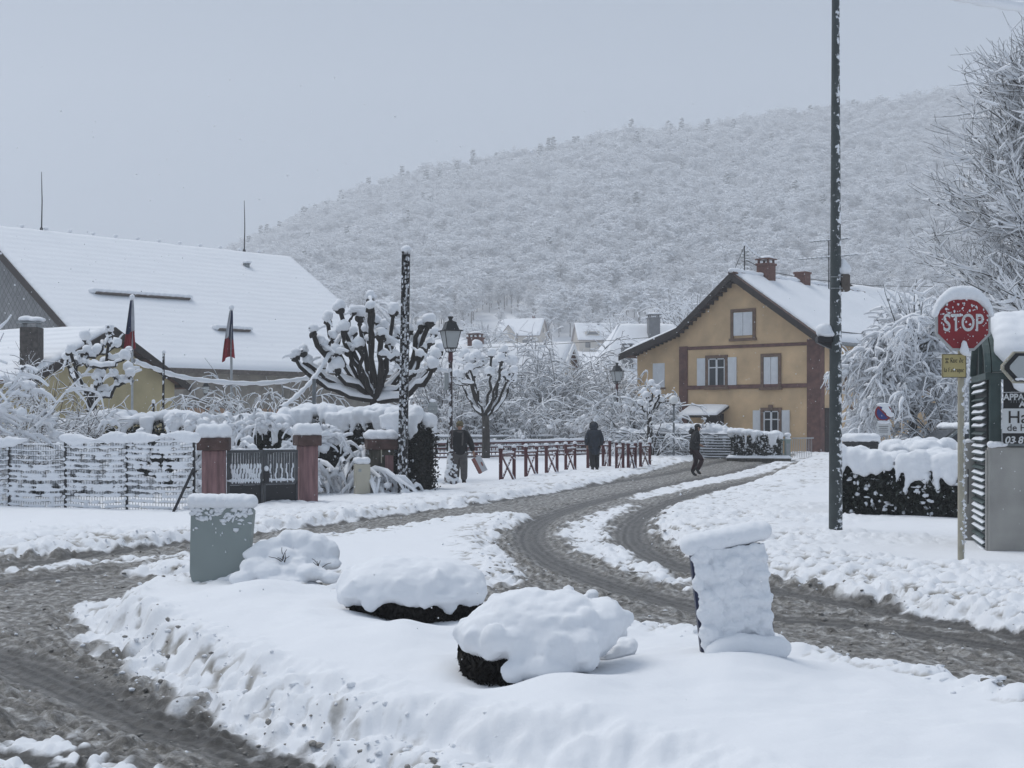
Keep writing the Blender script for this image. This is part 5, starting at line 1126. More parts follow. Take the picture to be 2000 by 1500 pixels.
# ---- red St Andrew's-cross street barriers
def base_Y(py, dz=0.1):
    Y = 40.0
    for _ in range(30): Y = (EYE-dz-float(zland(0, Y)))*FPX/(py-HOR)
    return Y
bar_px = [(978,1004),(1027,1048),(1067,1088),(1105,1123),(1148,1164),(1178,1191),(1204,1217),(1227,1241),(1251,1269)]
def br_pt(px): Y = base_Y(941-(px-978)*(44/292.0)); return np.array([XatY(px, Y), Y])
words = ['nearest the man with the bag', 'second from the man with the bag', 'third from the man with the bag', 'fourth from the man with the bag', 'standing before the blue-coated walker', 'just right of the blue-coated walker', 'third from the right end of the row', 'second from the right end of the row', 'at the right end of the row with a snow-topped post']
for i, (a, b) in enumerate(bar_px):
    A, B = br_pt(a), br_pt(b); Ln = np.linalg.norm(B-A); z0 = 0.10+float(zland(*A))
    S = thing('street_barrier', 'dark red cross-braced street barrier '+words[i], 'barrier', (A[0], A[1], z0), math.atan2(B[1]-A[1], B[0]-A[0]), 'red barriers along the pavement'); hh = 0.84
    for x in (0, Ln):
        p = MB().tube([(x,0,-0.3),(x,0,hh)], 0.05, 10).lathe([(0.055,hh-0.03),(0.065,hh),(0.05,hh+0.04),(0.02,hh+0.06)], 10, (x,0,0)).build('post', 'red_paint', S, 'auto')
        lump('snow_cap', p, [((x,0,hh+0.075),(0.075,0.075,0.055 if not (i == 8 and x) else 0.13))], 0.02, 1, 0.01)
    MB().tube([(0.05,0,hh-0.12),(Ln-0.05,0,hh-0.12)], 0.028, 8).build('top_rail', 'red_paint', S, 'auto')
    MB().tube([(0.05,-0.015,hh-0.15),(Ln-0.05,-0.015,-0.05)], 0.026, 8).build('brace', 'red_paint', S, 'auto'); MB().tube([(0.05,0.02,-0.05),(Ln-0.05,0.02,hh-0.15)], 0.026, 8).build('brace', 'red_paint', S, 'auto')
    n = 12; sb = [((Ln*j/n,0,hh-0.08),(Ln/n*0.8,0.035,0.03)) for j in range(1, n)]
    sb += [((Ln*t,-0.015,hh-0.15-(hh-0.1)*t+0.045),(0.06,0.03,0.04)) for t in np.linspace(0.45,0.95,8)]+[((Ln*t,0.02,-0.05+(hh-0.1)*t+0.04),(0.05,0.03,0.03)) for t in np.linspace(0.1,0.9,9)]
    lump('rail_snow', S, sb, 0.02, 1, 0.012, 0.06)

# ---- flagpoles with limp flags
for px, py0, Y, lb_, sd in ((258, 584, 44.0, 'left flagpole with a limp snow-flecked blue, white and red flag', 1), (452, 604, 45.0, 'right flagpole with a limp blue, white and red flag before the barn', 2)):
    X = XatY(px, Y); z1 = at(0, py0, Y).z; fp = thing('flagpole', lb_, 'flagpole', (X, Y, 0.1), 0, 'flagpoles')
    MB().tube([(0,0,-0.3),(0,0,z1-0.1)], 0.04, 8).build('pole', 'alu', fp, 'auto'); lump('finial_snow', fp, [((0,0,z1-0.05),(0.09,0.09,0.11))], 0.03, 1, 0)
    fh = (100 if sd == 1 else 95)/FPX*Y; rr_ = np.random.default_rng(sd); zt = z1-0.15
    def strip(a0, a1, nm, m, off):
        V = []; nu, nv = 14, 16
        for j in range(nv):
            t = j/(nv-1)
            for i in range(nu):
                u = i/(nu-1); uu_ = a0+(a1-a0)*u; wdt = (0.10+0.26*t**0.8)*(1 if t < 0.93 else 0.85)
                x = -0.13*t+wdt*(uu_-0.35)+0.03*math.sin(uu_*14+t*3+sd); y = -0.07-0.07*math.sin(uu_*11+sd+t*2)*(0.4+t); z = zt-fh*t*(0.92+0.10*math.sin(uu_*5+sd))-0.12*uu_
                V.append((x, y, z))
        idx_ = np.arange(nu*nv).reshape(nv, nu); mk(nm, V, np.stack([idx_[:-1,:-1], idx_[:-1,1:], idx_[1:,1:], idx_[1:,:-1]], -1).reshape(-1,4).astype(np.int32), m, fp, True)
    def band(t0, t1, nm, m, u0=0.0, u1=1.0):
        V = []; nu, nv = 16, 12
        for j in range(nv):
            t = t0+(t1-t0)*j/(nv-1)
            for i in range(nu):
                u = u0+(u1-u0)*i/(nu-1); wdt = 0.10+0.30*t**0.8
                x = -0.04*t*sd+wdt*(u-0.5)+0.02*math.sin(u*14+t*3+sd); y = -0.075-0.06*math.sin(u*12+sd+t*2)*(0.4+t); z = zt-fh*t-0.10*t*math.sin(u*4+sd)
                V.append((x, y, z))
        idx_ = np.arange(nu*nv).reshape(nv, nu); mk(nm, V, np.stack([idx_[:-1,:-1], idx_[:-1,1:], idx_[1:,1:], idx_[1:,:-1]], -1).reshape(-1,4).astype(np.int32), m, fp, True)
    if sd == 1: band(0.0, 0.62, 'blue_stripe', 'flag_blue', 0, 0.62); band(0.0, 0.62, 'white_stripe', 'flag_white', 0.62, 1.0); band(0.62, 1.0, 'red_stripe', 'flag_red')
    else: band(0.0, 0.55, 'white_stripe', 'flag_white', 0, 0.5); band(0.0, 0.62, 'blue_stripe', 'flag_blue', 0.5, 1.0); band(0.55, 1.0, 'red_stripe', 'flag_red', 0, 0.5); band(0.62, 1.0, 'red_stripe', 'flag_red', 0.5, 1.0)

# ---- snow-laden light strings
def string(label, pts, Y0, Y1, rad, seg=40):
    P = np.array([list(at(px, py, Y0+(Y1-Y0)*i/(len(pts)-1))) for i, (px, py) in enumerate(pts)]); tt = np.linspace(0, len(pts)-1, seg)
    # smooth interpolation
    from math import floor
    Q = []
    for t in tt:
        i = min(int(t), len(pts)-2); f = t-i; p0 = P[max(i-1,0)]; p1 = P[i]; p2 = P[i+1]; p3 = P[min(i+2, len(pts)-1)]
        Q.append(0.5*((2*p1)+(-p0+p2)*f+(2*p0-5*p1+4*p2-p3)*f*f+(-p0+3*p1-3*p2+p3)*f**3))
    Q = np.array(Q); S = thing('light_string', label, 'light string', (0,0,0), 0, 'strings of lights hung in the park'); Tubes().add(Q, 0.012).build('cable', 'metal_dark', S, 5)
    Q2 = Q.copy(); Q2[:,2] += rad*0.7; tb = Tubes(); tb.add(Q2, rad*(1+0.22*np.sin(np.arange(seg)*1.9)+0.1*np.sin(np.arange(seg)*0.7))); tb.build('snow_cover', 'snow', S, 7); return S
string('snow-thick light string sagging from the left tree past both flagpoles', [(262,708),(300,722),(350,738),(420,748),(500,752),(570,746),(605,740)], 38, 41, 0.065)
string('light string with snow slanting up from the hedge to the large pollard tree', [(548,800),(575,780),(610,745),(640,700),(668,655)], 36, 39, 0.06)
string('light string with snow falling from the pollard top towards the iron pole', [(728,592),(745,610),(770,640),(800,672)], 39.5, 38.5, 0.045)
string('light string with snow dropping right from the top knob of the large pollard tree', [(735,596),(760,612),(775,618)], 40.5, 40, 0.03)
string('light string with snow swinging through the lower crown of the large pollard tree', [(770,716),(800,728),(830,722),(852,690)], 38.6, 38.6, 0.045)
string('light string with snow hung inside the small pollard tree', [(890,706),(925,716),(960,722),(985,718)], 54.5, 54.5, 0.04)

# ---- overhead telephone wires across the middle
for pts, Y0, Y1, lb_ in (([(870,681),(1000,677),(1150,668),(1312,656)], 80, 74, 'thin sagging wire crossing before the hipped roof to the ochre house'),):
    P = np.array([list(at(px, py, Y0+(Y1-Y0)*i/3)) for i, (px, py) in enumerate(pts)]); tag(Tubes().add(P, 0.014).build('overhead_wire', 'metal_dark', None, 4), lb_, 'wire')
Pw = np.array([list(at(px, py, Y)) for px, py, Y in ((1457,508,62.5),(1500,530,66),(1580,545,70),(1700,558,78),(1830,560,90))]); tag(Tubes().add(Pw, 0.02).build('overhead_wire', 'metal_dark', None, 4), 'wire running right from the mast over the ochre roof', 'wire')

# ---- things by the ochre house: gate posts, railing, plinth, bin, parking sign, white fence, car
Y = 54.5
for px, lb_ in ((1523, 'left pale green cast-iron gate post with snow head'), (1538, 'right pale green cast-iron gate post with snow head')):
    X = XatY(px, Y); gp = thing('gate_post', lb_, 'gate post', (X, Y, float(zland(X, Y))+0.05), 0, 'pale green gate posts'); MB().box(-0.10,-0.10,-0.1,0.10,0.10,0.72,0.01).box(-0.13,-0.13,0.722,0.13,0.13,0.78,0.01).lathe([(0.10,0.78),(0.11,0.84),(0.06,0.92),(0.02,0.95)], 10).build('post', 'pale_green', gp)
    MB().box(-0.06,-0.106,0.1,0.06,-0.101,0.62).build('panel', 'alu', gp); lump('snow_cap', gp, [((0,0,0.94),(0.14,0.14,0.10)), ((0,-0.1,0.80),(0.13,0.06,0.04))], 0.03, 2, 0.01)
A = np.array([XatY(1548, 55), 55]); rl = thing('entrance_railing', 'thin pale railing before the side of the ochre house', 'railing', (A[0], A[1], float(zland(*A))+0.1))
MB().tube([(0,0,0.75),(0.85,0.2,0.75)], 0.025, 6).build('handrail', 'alu', rl)
for i in range(12): MB().tube([(0.07*i,0.016*i,0.0),(0.07*i,0.016*i,0.75)], 0.011, 5).build('baluster', 'alu', rl)
A = np.array([XatY(1420, 53.9), 53.9]); B = np.array([XatY(1545, 53.3), 53.3]); pln = thing('garden_plinth', 'low dark stone plinth under the clipped hedge by the ochre house', 'plinth', (A[0], A[1], float(zland(*A))), math.atan2(*(B-A)[::-1])); Ln = np.linalg.norm(B-A)
MB().box(0,-0.1,-0.2,Ln,0.1,0.14,0.01).build('stone', 'moss_stone', pln); snow_sheet('snow_cap', pln, (-0.02,-0.13,0.135), (Ln+0.02,-0.13,0.135), (Ln+0.02,0.13,0.135), (-0.02,0.13,0.135), 0.12, res=0.1, edge=0.08)
X, Y = XatY(1681, 36.5), 36.5; bn = thing('wheelie_bin', 'black wheelie bin with a thick slab of snow on its lid', 'bin', (X, Y, 0.12), 0.3)
MB().add([(-0.24,-0.28,0),(0.24,-0.28,0),(0.24,0.28,0),(-0.24,0.28,0),(-0.29,-0.36,0.98),(0.29,-0.36,0.98),(0.29,0.36,0.98),(-0.29,0.36,0.98)], [(0,3,2,1),(4,5,6,7),(0,1,5,4),(1,2,6,5),(2,3,7,6),(3,0,4,7)]).build('body', 'bin_black', bn)
MB().box(-0.31,-0.40,0.982,0.31,0.40,1.06,0.03).build('lid', 'bin_black', bn); MB().tube([(-0.25,0.42,0.95),(0.25,0.42,0.95)], 0.02, 6).build('handle', 'bin_black', bn)
for s in (-1, 1): MB().lathe([(0.02,-0.03),(0.1,-0.03),(0.1,0.03),(0.02,0.03)], 12).build('wheel', 'bin_black', bn).matrix_local = Matrix.Translation((s*0.27,0.3,0.1))@Matrix.Rotation(math.pi/2, 4, 'Y')
lump('snow_cap', bn, [((dx*0.2,dy*0.25,1.15),(0.19,0.22,0.13)) for dx in (-1,0,1) for dy in (-1,0,1)]+[((0.36,-0.2,1.06),(0.08,0.12,0.12))], 0.03, 4, 0.03, 0.2)
Y = 38.0; X = XatY(1725, Y); ps = thing('parking_sign', 'round blue and red no-parking sign above a white plate, half hidden by snow', 'road sign', (X, Y, 0.1)); zc2 = at(0, 806, Y).z-0.1
for s in (-0.1, 0.1): MB().tube([(s,0.02,-0.2),(s,0.02,zc2+0.1)], 0.025, 8).build('post', 'alu', ps, 'auto')
def disc(r, y, t): return MB().prism([(r*math.cos(i*math.pi/16), y, zc2+r*math.sin(i*math.pi/16)) for i in range(32)], (0,t,0))
d0 = disc(0.225,-0.03,0.02).build('red_rim', 'stop_red', ps); disc(0.18,-0.034,0.003).build('blue_disc', 'blue_sign', ps); MB().prism([(-0.15,-0.038,zc2+0.12),(-0.12,-0.038,zc2+0.15),(0.15,-0.038,zc2-0.12),(0.12,-0.038,zc2-0.15)], (0,0.003,0)).build('bar', 'stop_red', ps)
pp = MB().box(-0.18,-0.03,zc2-0.60,0.18,-0.015,zc2-0.27).build('plate', 'sign_white', ps)
for i in range(4): MB().box(-0.13+0.02*(i%2),-0.033,zc2-0.37-0.05*i,0.13-0.02*(i%2),-0.031,zc2-0.355-0.05*i).build('print_line', 'ink', pp)
lump('snow_cap', ps, [((0.05+0.05*i,-0.05,zc2+0.10-0.06*i+0.05*math.sin(i*3)),(0.12-0.01*i,0.03,0.07)) for i in range(4)]+[((0,-0.02,zc2+0.21),(0.2,0.06,0.06)), ((0,-0.03,zc2-0.25),(0.19,0.04,0.05))], 0.02, 1, 0.02, 0.06)
wfz = rail_fence('low white picket fence under snow behind the parking sign', (1722, 1812), (43.0, 42.0), ((0.62,0.06,0.13),(0.2,0.05,0.0)), 0.62, 'sign_white', step=0.35)
rail_fence('grey low wall rail capped with snow behind the white picket fence', (1745, 1800), (50.0, 49.5), ((0.55,0.45,0.16),), 0.9, 'grey_wood', step=1.0)
# parked car, mostly behind the hedge
X, Y = XatY(1880, 40.0), 40.0; car = thing('parked_car', 'grey parked car under a blanket of snow behind the right hedge', 'car', (X, Y, 0.1), math.radians(8))
prof = [(-2.05,0.35),(-2.08,0.62),(-1.95,0.80),(-1.15,0.92),(-0.45,1.38),(0.9,1.44),(1.65,1.10),(2.02,1.0),(2.08,0.5),(2.0,0.3)]
M['car_paint'] = mat('car_paint', (0.16, 0.18, 0.18), 0.3, 0.1, 3, metal=0.4)
def carsec(k, y): return [(x, y, 0.3+(z-0.3)*(1 if z < 0.95 else 1-0.0*k)) for x, z in prof]
n = len(prof); Vc = []; 
for y, sh in ((-0.84,0.03),(-0.78,0),(0.78,0),(0.84,0.03)): Vc += [(x*(1-sh*0.5), y*(1 if z < 1.0 else 0.82), z-sh*0.5) for x, z in prof]
MB().add(Vc, [tuple(range(n)), tuple(reversed(range(3*n, 4*n)))]+[(k*n+i, k*n+(i+1)%n, (k+1)*n+(i+1)%n, (k+1)*n+i) for k in range(3) for i in range(n)]).build('body', 'car_paint', car, 'auto')
MB().add([(-1.12,-0.70,0.95),(-1.12,0.70,0.95),(-0.50,0.62,1.36),(-0.50,-0.62,1.36)], [(0,1,2,3)]).build('windscreen', 'glass', car).location = (-0.012, 0, 0.012)
MB().add([(-0.95,-0.80,0.97),(-0.45,-0.70,1.30),(0.85,-0.70,1.34),(1.4,-0.80,1.0)], [(0,1,2,3)]).build('side_window', 'glass', car).location = (0, -0.012, 0)
for x in (-1.3, 1.25):
    for y in (-0.78, 0.78):
        wv = empty('wheel', (x, y, 0.3)); wv.parent = car; MB().lathe([(0.2,-0.1),(0.3,-0.09),(0.31,0),(0.3,0.09),(0.2,0.1)], 20).build('tyre', 'bin_black', wv, 'auto').rotation_euler = (math.pi/2,0,0); MB().lathe([(0.02,-0.08),(0.2,-0.085),(0.2,0.085),(0.02,0.08)], 16).build('rim', 'alu', wv, 'auto').rotation_euler = (math.pi/2,0,0)
for y in (-0.6, 0.6): MB().box(-2.10,y-0.15,0.60,-2.02,y+0.15,0.74,0.02).build('headlight', 'lamp_glass', car)
MB().tube([(-1.0,-0.5,1.02),(-0.75,0.1,1.18)], 0.012, 5).build('wiper', 'bin_black', car)
lump('snow_cover', car, [((-0.3+0.2*i,0.3*j,1.46),(0.22,0.3,0.12)) for i in range(7) for j in (-1.6,-0.5,0.5,1.6)]+[((-1.5+0.12*i,0.35*j,0.93),(0.2,0.3,0.10)) for i in range(3) for j in (-1.5,0,1.5)], 0.05, 4, 0.04, 0.3)
# back of a round sign beyond the hedge
Y = 48.0; X = XatY(845, Y); rs_ = thing('sign_back', 'small round sign seen from behind beyond the clipped hedge end', 'road sign', (X, Y, 0.1)); zc2 = at(0, 798, Y).z-0.1
MB().tube([(0,0.02,-0.2),(0,0.02,zc2)], 0.03, 8).build('post', 'zinc_rail', rs_, 'auto'); MB().prism([(0.17*math.cos(i*math.pi/12),-0.02,zc2+0.24*math.sin(i*math.pi/12)) for i in range(24)], (0,0.02,0)).build('panel', 'sign_grey', rs_)
MB().box(-0.15,-0.035,zc2+0.05,0.15,-0.021,zc2+0.07).box(-0.15,-0.035,zc2-0.09,0.15,-0.021,zc2-0.07).build('bracket', 'metal_grey', rs_); lump('snow_cap', rs_, [((0,0,zc2+0.26),(0.13,0.06,0.06))], 0.025, 1, 0)
# thin stakes and small chimney pot in the gardens at left
for px, py0, Y, lb_ in ((318, 690, 36.0, 'dark straight garden stake behind the hedge below the barn eave'), (298, 787, 34.6, 'short snow-topped stake in front of the left hedge'), (612, 740, 37.0, 'grey sign post standing before the large pollard tree')):
    X = XatY(px, Y); st = thing('garden_stake', lb_, 'stake', (X, Y, 0.1)); zt = at(0, py0, Y).z-0.1; MB().tube([(0,0,-0.2),(0.02,0,zt)], 0.03 if px != 612 else 0.05, 8).build('stake', 'iron_pole' if px != 612 else 'zinc_rail', st, 'auto'); lump('snow_cap', st, [((0.02,0,zt+0.03),(0.05,0.05,0.06))], 0.018, 1, 0)

# ---- the two traffic-island panels
X, Y = ground(432, 1137, 0.31); z0 = zsnow(X, Y)
pn = thing('island_sign', 'grey-green traffic island panel seen from behind with a snow cushion on top', 'road sign', (X, Y, z0), math.radians(-8)); w_, h_ = 0.52, 0.61
MB().prism([(-w_/2+0.02,0,-0.06),(w_/2-0.16,0,-0.06),(w_/2-0.03,0,0.12),(w_/2+0.01,0,h_-0.04),(w_/2-0.03,0,h_),(-w_/2+0.03,0,h_),(-w_/2,0,h_-0.04),(-w_/2-0.01,0,0.06)], (0,0.07,0)).build('panel', 'panel_grey', pn)
MB().tube([(-0.05,0.1,-0.1),(-0.05,0.1,h_*0.8)], 0.03, 8).build('support', 'metal_grey', pn)
lump('snow_cap', pn, [((-0.24+0.06*i,0.03,h_+0.04),(0.06,0.10,0.065)) for i in range(9)], 0.016, 4, 0.008, 0.1)
r_ = np.random.default_rng(8); fl = [((r_.uniform(-w_/2,w_/2), -0.003, h_-abs(r_.normal(0,0.07))-0.005), (r_.uniform(0.008,0.035), 0.008, r_.uniform(0.008,0.022))) for _ in range(90)]+[((r_.uniform(-w_/2,w_/2), -0.003, r_.uniform(0.2,h_)), (0.006, 0.004, 0.009)) for _ in range(14)]
V_, F_ = blobs(fl, 1, 0.3, 5); mk('stuck_snow', V_, F_.astype(np.int32), 'snow', pn, True, 'stuff'); lump('foot_snow', pn, [((0.12,-0.02,0.02),(0.07,0.05,0.05)),((0.05,-0.03,0.0),(0.08,0.05,0.035))], 0.014, 2, 0.008, 0.05)
X, Y = ground(1444, 1290, 0.33); z0 = zsnow(X, Y)
pn = thing('island_sign', 'leaning traffic island panel plastered with lumpy snow at the right of the island', 'road sign', (X, Y, z0)); pn.rotation_euler = (0, math.radians(-6.5), math.radians(6)); w_, h_ = 0.41, 0.55
MB().box(-w_/2,0,-0.1,w_/2,0.075,h_,0.02).build('panel', 'navy', pn); MB().tube([(0,0.1,-0.1),(0,0.1,h_*0.8)], 0.03, 8).build('support', 'metal_grey', pn)
r_ = np.random.default_rng(9); sb = []
for i in range(120):
    q_ = r_.uniform(0.016, 0.048); sb.append(((r_.uniform(-w_/2+0.015, w_/2-0.005), -0.014, r_.uniform(0.0, h_)), (q_*r_.uniform(0.7,1.4), q_*r_.uniform(0.7,1.5), q_*r_.uniform(0.6,1.3))))
lump('plastered_snow', pn, sb, 0.0075, 1, 0.03, 0.06, fine=0.010, boxes=[(-w_/2+0.012,-0.022,-0.02,w_/2-0.004,0.004,h_)])
lump('snow_cap', pn, [((-0.2+0.05*i,0.03,h_+0.035+0.004*i),(0.06,0.085,0.062)) for i in range(9)], 0.013, 4, 0.008, 0.1)
lump('foot_snow', pn, [((-0.12+0.06*i,-0.07,0.01+0.02*math.sin(i)),(0.09,0.07,0.07)) for i in range(6)], 0.016, 4, 0.012, 0.08)
print('street done', round(time.time()-T0, 1))

# ------------------------------------------------------------------ trees, shrubs, hedges
M['bark'] = mat('dark_bark', (0.026, 0.022, 0.019), 0.95, 0.5, 9, 0.8, 30, stretch=(2,2,0.7))
M['bark_pale'] = mat('grey_bark', (0.055, 0.049, 0.043), 0.95, 0.5, 7, 0.8, 24, snow=0.10, sscale=14, stretch=(2,2,0.6))
M['twig'] = mat('twig', (0.036, 0.030, 0.026), 0.9, 0.3, 6)
M['twig_red'] = mat('twig_brown', (0.075, 0.058, 0.048), 0.9, 0.3, 6)
M['hedge_leaf'] = mat('hedge_leaf', (0.017, 0.023, 0.015), 0.7, 0.6, 14)
M['yew'] = mat('yew_needles', (0.012, 0.0135, 0.009), 0.8, 0.6, 14)
M['box_wood'] = mat('dead_twigs', (0.016, 0.013, 0.010), 0.9, 0.5, 20)
def bez(p0, p1, p2, n):
    t = np.linspace(0, 1, n)[:,None]; return (1-t)**2*np.array(p0)+2*t*(1-t)*np.array(p1)+t*t*np.array(p2)
def pollard(label, px, Y, py_fork, knobs, trunk_w, seed, name='pollard_tree', cap=0.16, base_py=None, twigs=2):
    """pollarded plane tree: trunk, thick limbs bent up to knobs, each knob carrying a ball of snow"""
    r = np.random.default_rng(seed); X = XatY(px, Y); z0 = float(zland(X, Y))
    T_ = thing(name, label, 'tree', (X, Y, z0), 0, 'pollarded trees'); fork = np.array(at(px, py_fork, Y))-np.array((X, Y, z0))
    tr = Tubes(); tr.add(bez((0,0,-0.3), (0.05,0,fork[2]*0.5), fork, 9), np.linspace(trunk_w*0.62, trunk_w*0.48, 9)); tr.build('trunk', 'bark_pale' if base_py else 'bark', T_, 12)
    lb = Tubes(); kn = []; sn = []; mids = []
    order = sorted(knobs, key=lambda k: k[1])
    for i, kp in enumerate(knobs):
        dy = r.uniform(-1, 1)*trunk_w*4.0; k = np.array(at(kp[0], kp[1], Y+dy))-np.array((X, Y, z0)); ln = np.linalg.norm(k-fork)
        root = fork+np.array([0,0,-0.25*trunk_w*r.uniform(0,2)]); par = None
        if mids and r.uniform() < 0.55:     # spring from an earlier limb
            c = [m for m in mids if np.linalg.norm(m[0]-k) < ln*0.85 and m[0][2] < k[2]+0.1]
            if c: par = min(c, key=lambda m: np.linalg.norm(m[0]-k)); root = par[0]
        d = k-root; ctl = root+d*0.5+np.array([d[0]*0.22, d[1]*0.2, -abs(d[0])*0.16-0.05*ln]); n = 9
        P = bez(root, ctl, k, n)+np.concatenate([np.zeros((1,3)), r.normal(size=(n-2,3))*0.035, np.zeros((1,3))])
        rb = trunk_w*(0.235 if par is None else 0.165)*r.uniform(0.85, 1.15); lb.add(P, np.linspace(rb, rb*0.62, n)*(1+0.1*r.normal(size=n)))
        for t in (3, 4, 5, 6): mids.append((P[t], rb))
        w_ = rb*1.05; kn.append((k, (w_*1.25, w_*1.25, w_*1.1)))
        for _ in range(2): kn.append((k+r.normal(size=3)*w_*0.7, w_*0.7))
        s = cap*r.uniform(0.75, 1.2); sn.append((k+np.array([0,0,w_*0.8+s*0.5]), (s, s, s*0.95)))
        if r.uniform() < 0.6: sn.append((k+np.array([r.uniform(-1,1)*s*0.8, r.uniform(-1,1)*s*0.6, w_*0.6+s*0.2]), s*0.7))
        for _ in range(twigs):
            Pq, Rq = grow(np.array([k]), np.array([[r.normal()*0.7, r.normal()*0.7, r.uniform(-0.3,0.8)]]), r.uniform(0.2,0.55)*trunk_w*3, 5, 0.014, 0.006, 0.12, 0.15, r); lb.addm(Pq, Rq)
    lb.build('limbs', 'bark', T_, 8); [mk('knob', *(lambda vf: (vf[0], vf[1].astype(np.int32)))(blobs(kn[i:i+3], 2, 0.22, seed+i)), 'bark', T_) for i in range(0, len(kn), 3)]
    extra = blobs(sn, 2, 0.10, seed+1); lb.snow('snow_cover', T_, a=0.045, b=0.9, k=8, rmax=0.14, jit=0.22, lift=0.62, extra=extra); return T_
pollard('large pollarded tree with snow-capped knobs before the barn roof, left of the iron pole', 735, 39.5, 775,
        [(577,700),(592,690),(612,652),(640,628),(664,606),(690,612),(703,622),(724,586),(723,606),(752,640),(768,612),(745,660),(800,650),(822,640),(838,634),(848,655),(858,690),(850,700),(640,690),(690,655),(700,680),(660,720),(790,690),(820,700),(835,672),(770,700),(715,650),(630,720),(612,735),(672,648),(600,712),(650,660),(680,690),(735,630),(780,655),(812,668),(845,720),(805,720),(655,690),(625,675),(760,675)], 0.38, 11, twigs=1)
pollard('dark pollarded tree with snowy knobs in front of the small yellow house', 178, 36.0, 770,
        [(138,690),(130,705),(152,712),(165,664),(170,690),(185,715),(192,690),(214,648),(212,672),(228,676),(205,715),(243,700),(252,690),(250,725),(254,735),(240,748),(222,735),(150,740),(195,740)], 0.26, 12, cap=0.13)
pollard('pollarded tree with bare grey trunk standing in the park beside the rail fence', 948, 54.5, 812,
        [(908,697),(914,706),(932,680),(930,700),(945,712),(960,696),(985,688),(978,706),(1000,712),(1003,728),(1000,744),(918,722),(890,734),(880,742),(900,738),(955,730),(985,735),(968,716),(925,735)], 0.27, 13, cap=0.19, base_py=905)
pollard('small knobbly tree with snow tufts before the wing of the ochre house', 1268, 56.0, 800, [(1258,768),(1272,752),(1262,775),(1285,772),(1250,790),(1290,785),(1276,765)], 0.2, 14, cap=0.13)

def shrub(label, px, Y, py_base, hgt, wid, nst, seed, nsub=6, ntw=3, droop=0.10, lean=0.7, r0=0.02, sa=0.016, rmax=0.05, dep=None, cat='shrub', name='shrub', m='twig', k=3, up=0.35, zb=None, group=None, sub_len=0.42, tw_len=0.2, blobs_n=0, n=8, lenv=(0.6,1.05)):
    """many-stemmed bush whose every shoot is loaded with snow"""
    r = np.random.default_rng(seed); X = XatY(px, Y); z0 = float(zland(X, Y)) if zb is None else zb
    S = thing(name, label, cat, (X, Y, z0), 0, group); dep = dep or wid*0.6
    a = r.uniform(0, 6.28, nst); P0 = np.stack([np.cos(a)*wid*0.13*r.uniform(0,1,nst), np.sin(a)*dep*0.13*r.uniform(0,1,nst), np.full(nst, -0.05)], 1)
    D = np.stack([np.cos(a)*wid/hgt*lean*r.uniform(0.1,1,nst), np.sin(a)*dep/hgt*lean*r.uniform(0.1,1,nst), np.ones(nst)], 1)
    L = hgt*r.uniform(lenv[0], lenv[1], nst)*(1+0.25*droop*5)
    P, R = grow(P0, D, L, n, r0*r.uniform(0.7,1.3,nst), r0*0.3, droop, 0.10, r); main = Tubes().addm(P, R)
    tb = Tubes(); q, d = shoots(P, nst*nsub, r, 0.25, up); P2, R2 = grow(q, d, hgt*sub_len*r.uniform(0.4,1.0,len(q)), 6, r0*0.45, r0*0.2, droop*1.5, 0.16, r); tb.addm(P2, R2)
    allP = [(main, 0), (tb, 0)]
    if ntw:
        q, d = shoots(P2, nst*nsub*ntw, r, 0.1, up*0.6); P3, R3 = grow(q, d, hgt*tw_len*r.uniform(0.4,1.1,len(q)), 4, r0*0.25, r0*0.14, droop*1.8, 0.2, r); tb.addm(P3, R3)
    main.build('stems', m, S, 5); tb.build('twigs', m, S, 3)
    for kk, v in main.d.items(): tb.d.setdefault(kk, []).extend(v)
    ex = None
    if blobs_n:
        pts = P2[r.integers(0, len(P2), blobs_n), r.integers(2, 6, blobs_n)]; ex = blobs([(p+np.array([0,0,0.02]), (s*1.2, s*1.1, s*0.95)) for p, s in zip(pts, r.uniform(0.5,1.4,blobs_n)*rmax*0.95)], 1, 0.15, seed)
    tb.snow('snow_cover', S, a=sa, b=0.9, k=k, rmax=rmax, jit=0.35, lift=0.65, extra=ex); return S
# tangle at the back of the park
PK = 'snowy shrubs at the back of the park'
park = [
 (865, 66, 4.3, 2.6, 30, 'tall snowy shrub left of the nearest lantern lamp', 0.09), (905, 64, 2.4, 2.4, 34, 'upright snowy shrub behind the man with the bag', 0.05),
 (1030, 70, 5.2, 4.2, 40, 'tall loose snow-laden tree just right of the park pollard', 0.12), (1000, 64, 2.9, 2.8, 34, 'dense snowy shrub low behind the pollard trunk', 0.14),
 (1080, 68, 4.6, 4.2, 44, 'wide arching snow-laden bush left of the blue-coated walker', 0.20), (1045, 62.5, 1.9, 2.6, 34, 'rounded drooping snowy bush behind the rail fence', 0.34),
 (1120, 64, 2.6, 3.2, 40, 'broad drooping snowy bush behind the blue-coated walker', 0.32), (1165, 67, 3.3, 3.2, 36, 'arching snowy bush left of the red-poled lamp', 0.20),
 (1215, 63, 2.9, 2.6, 36, 'snowy bush right behind the red-poled lamp', 0.22), (1190, 72, 4.3, 2.8, 30, 'upright bare shrub with snow below the hipped roof', 0.05),
 (955, 70, 3.4, 3.0, 30, 'bushy snow-laden shrub behind the park pollard', 0.10)]
for i, (px, Y, h, w_, ns, lb, dr) in enumerate(park): shrub(lb, px, Y, 0, h, w_, ns, 300+i, nsub=7, ntw=3, droop=dr, r0=0.024, sa=0.030, rmax=0.085, k=3, group=PK, sub_len=0.40, tw_len=0.18, blobs_n=40 if dr > 0.15 else 0)
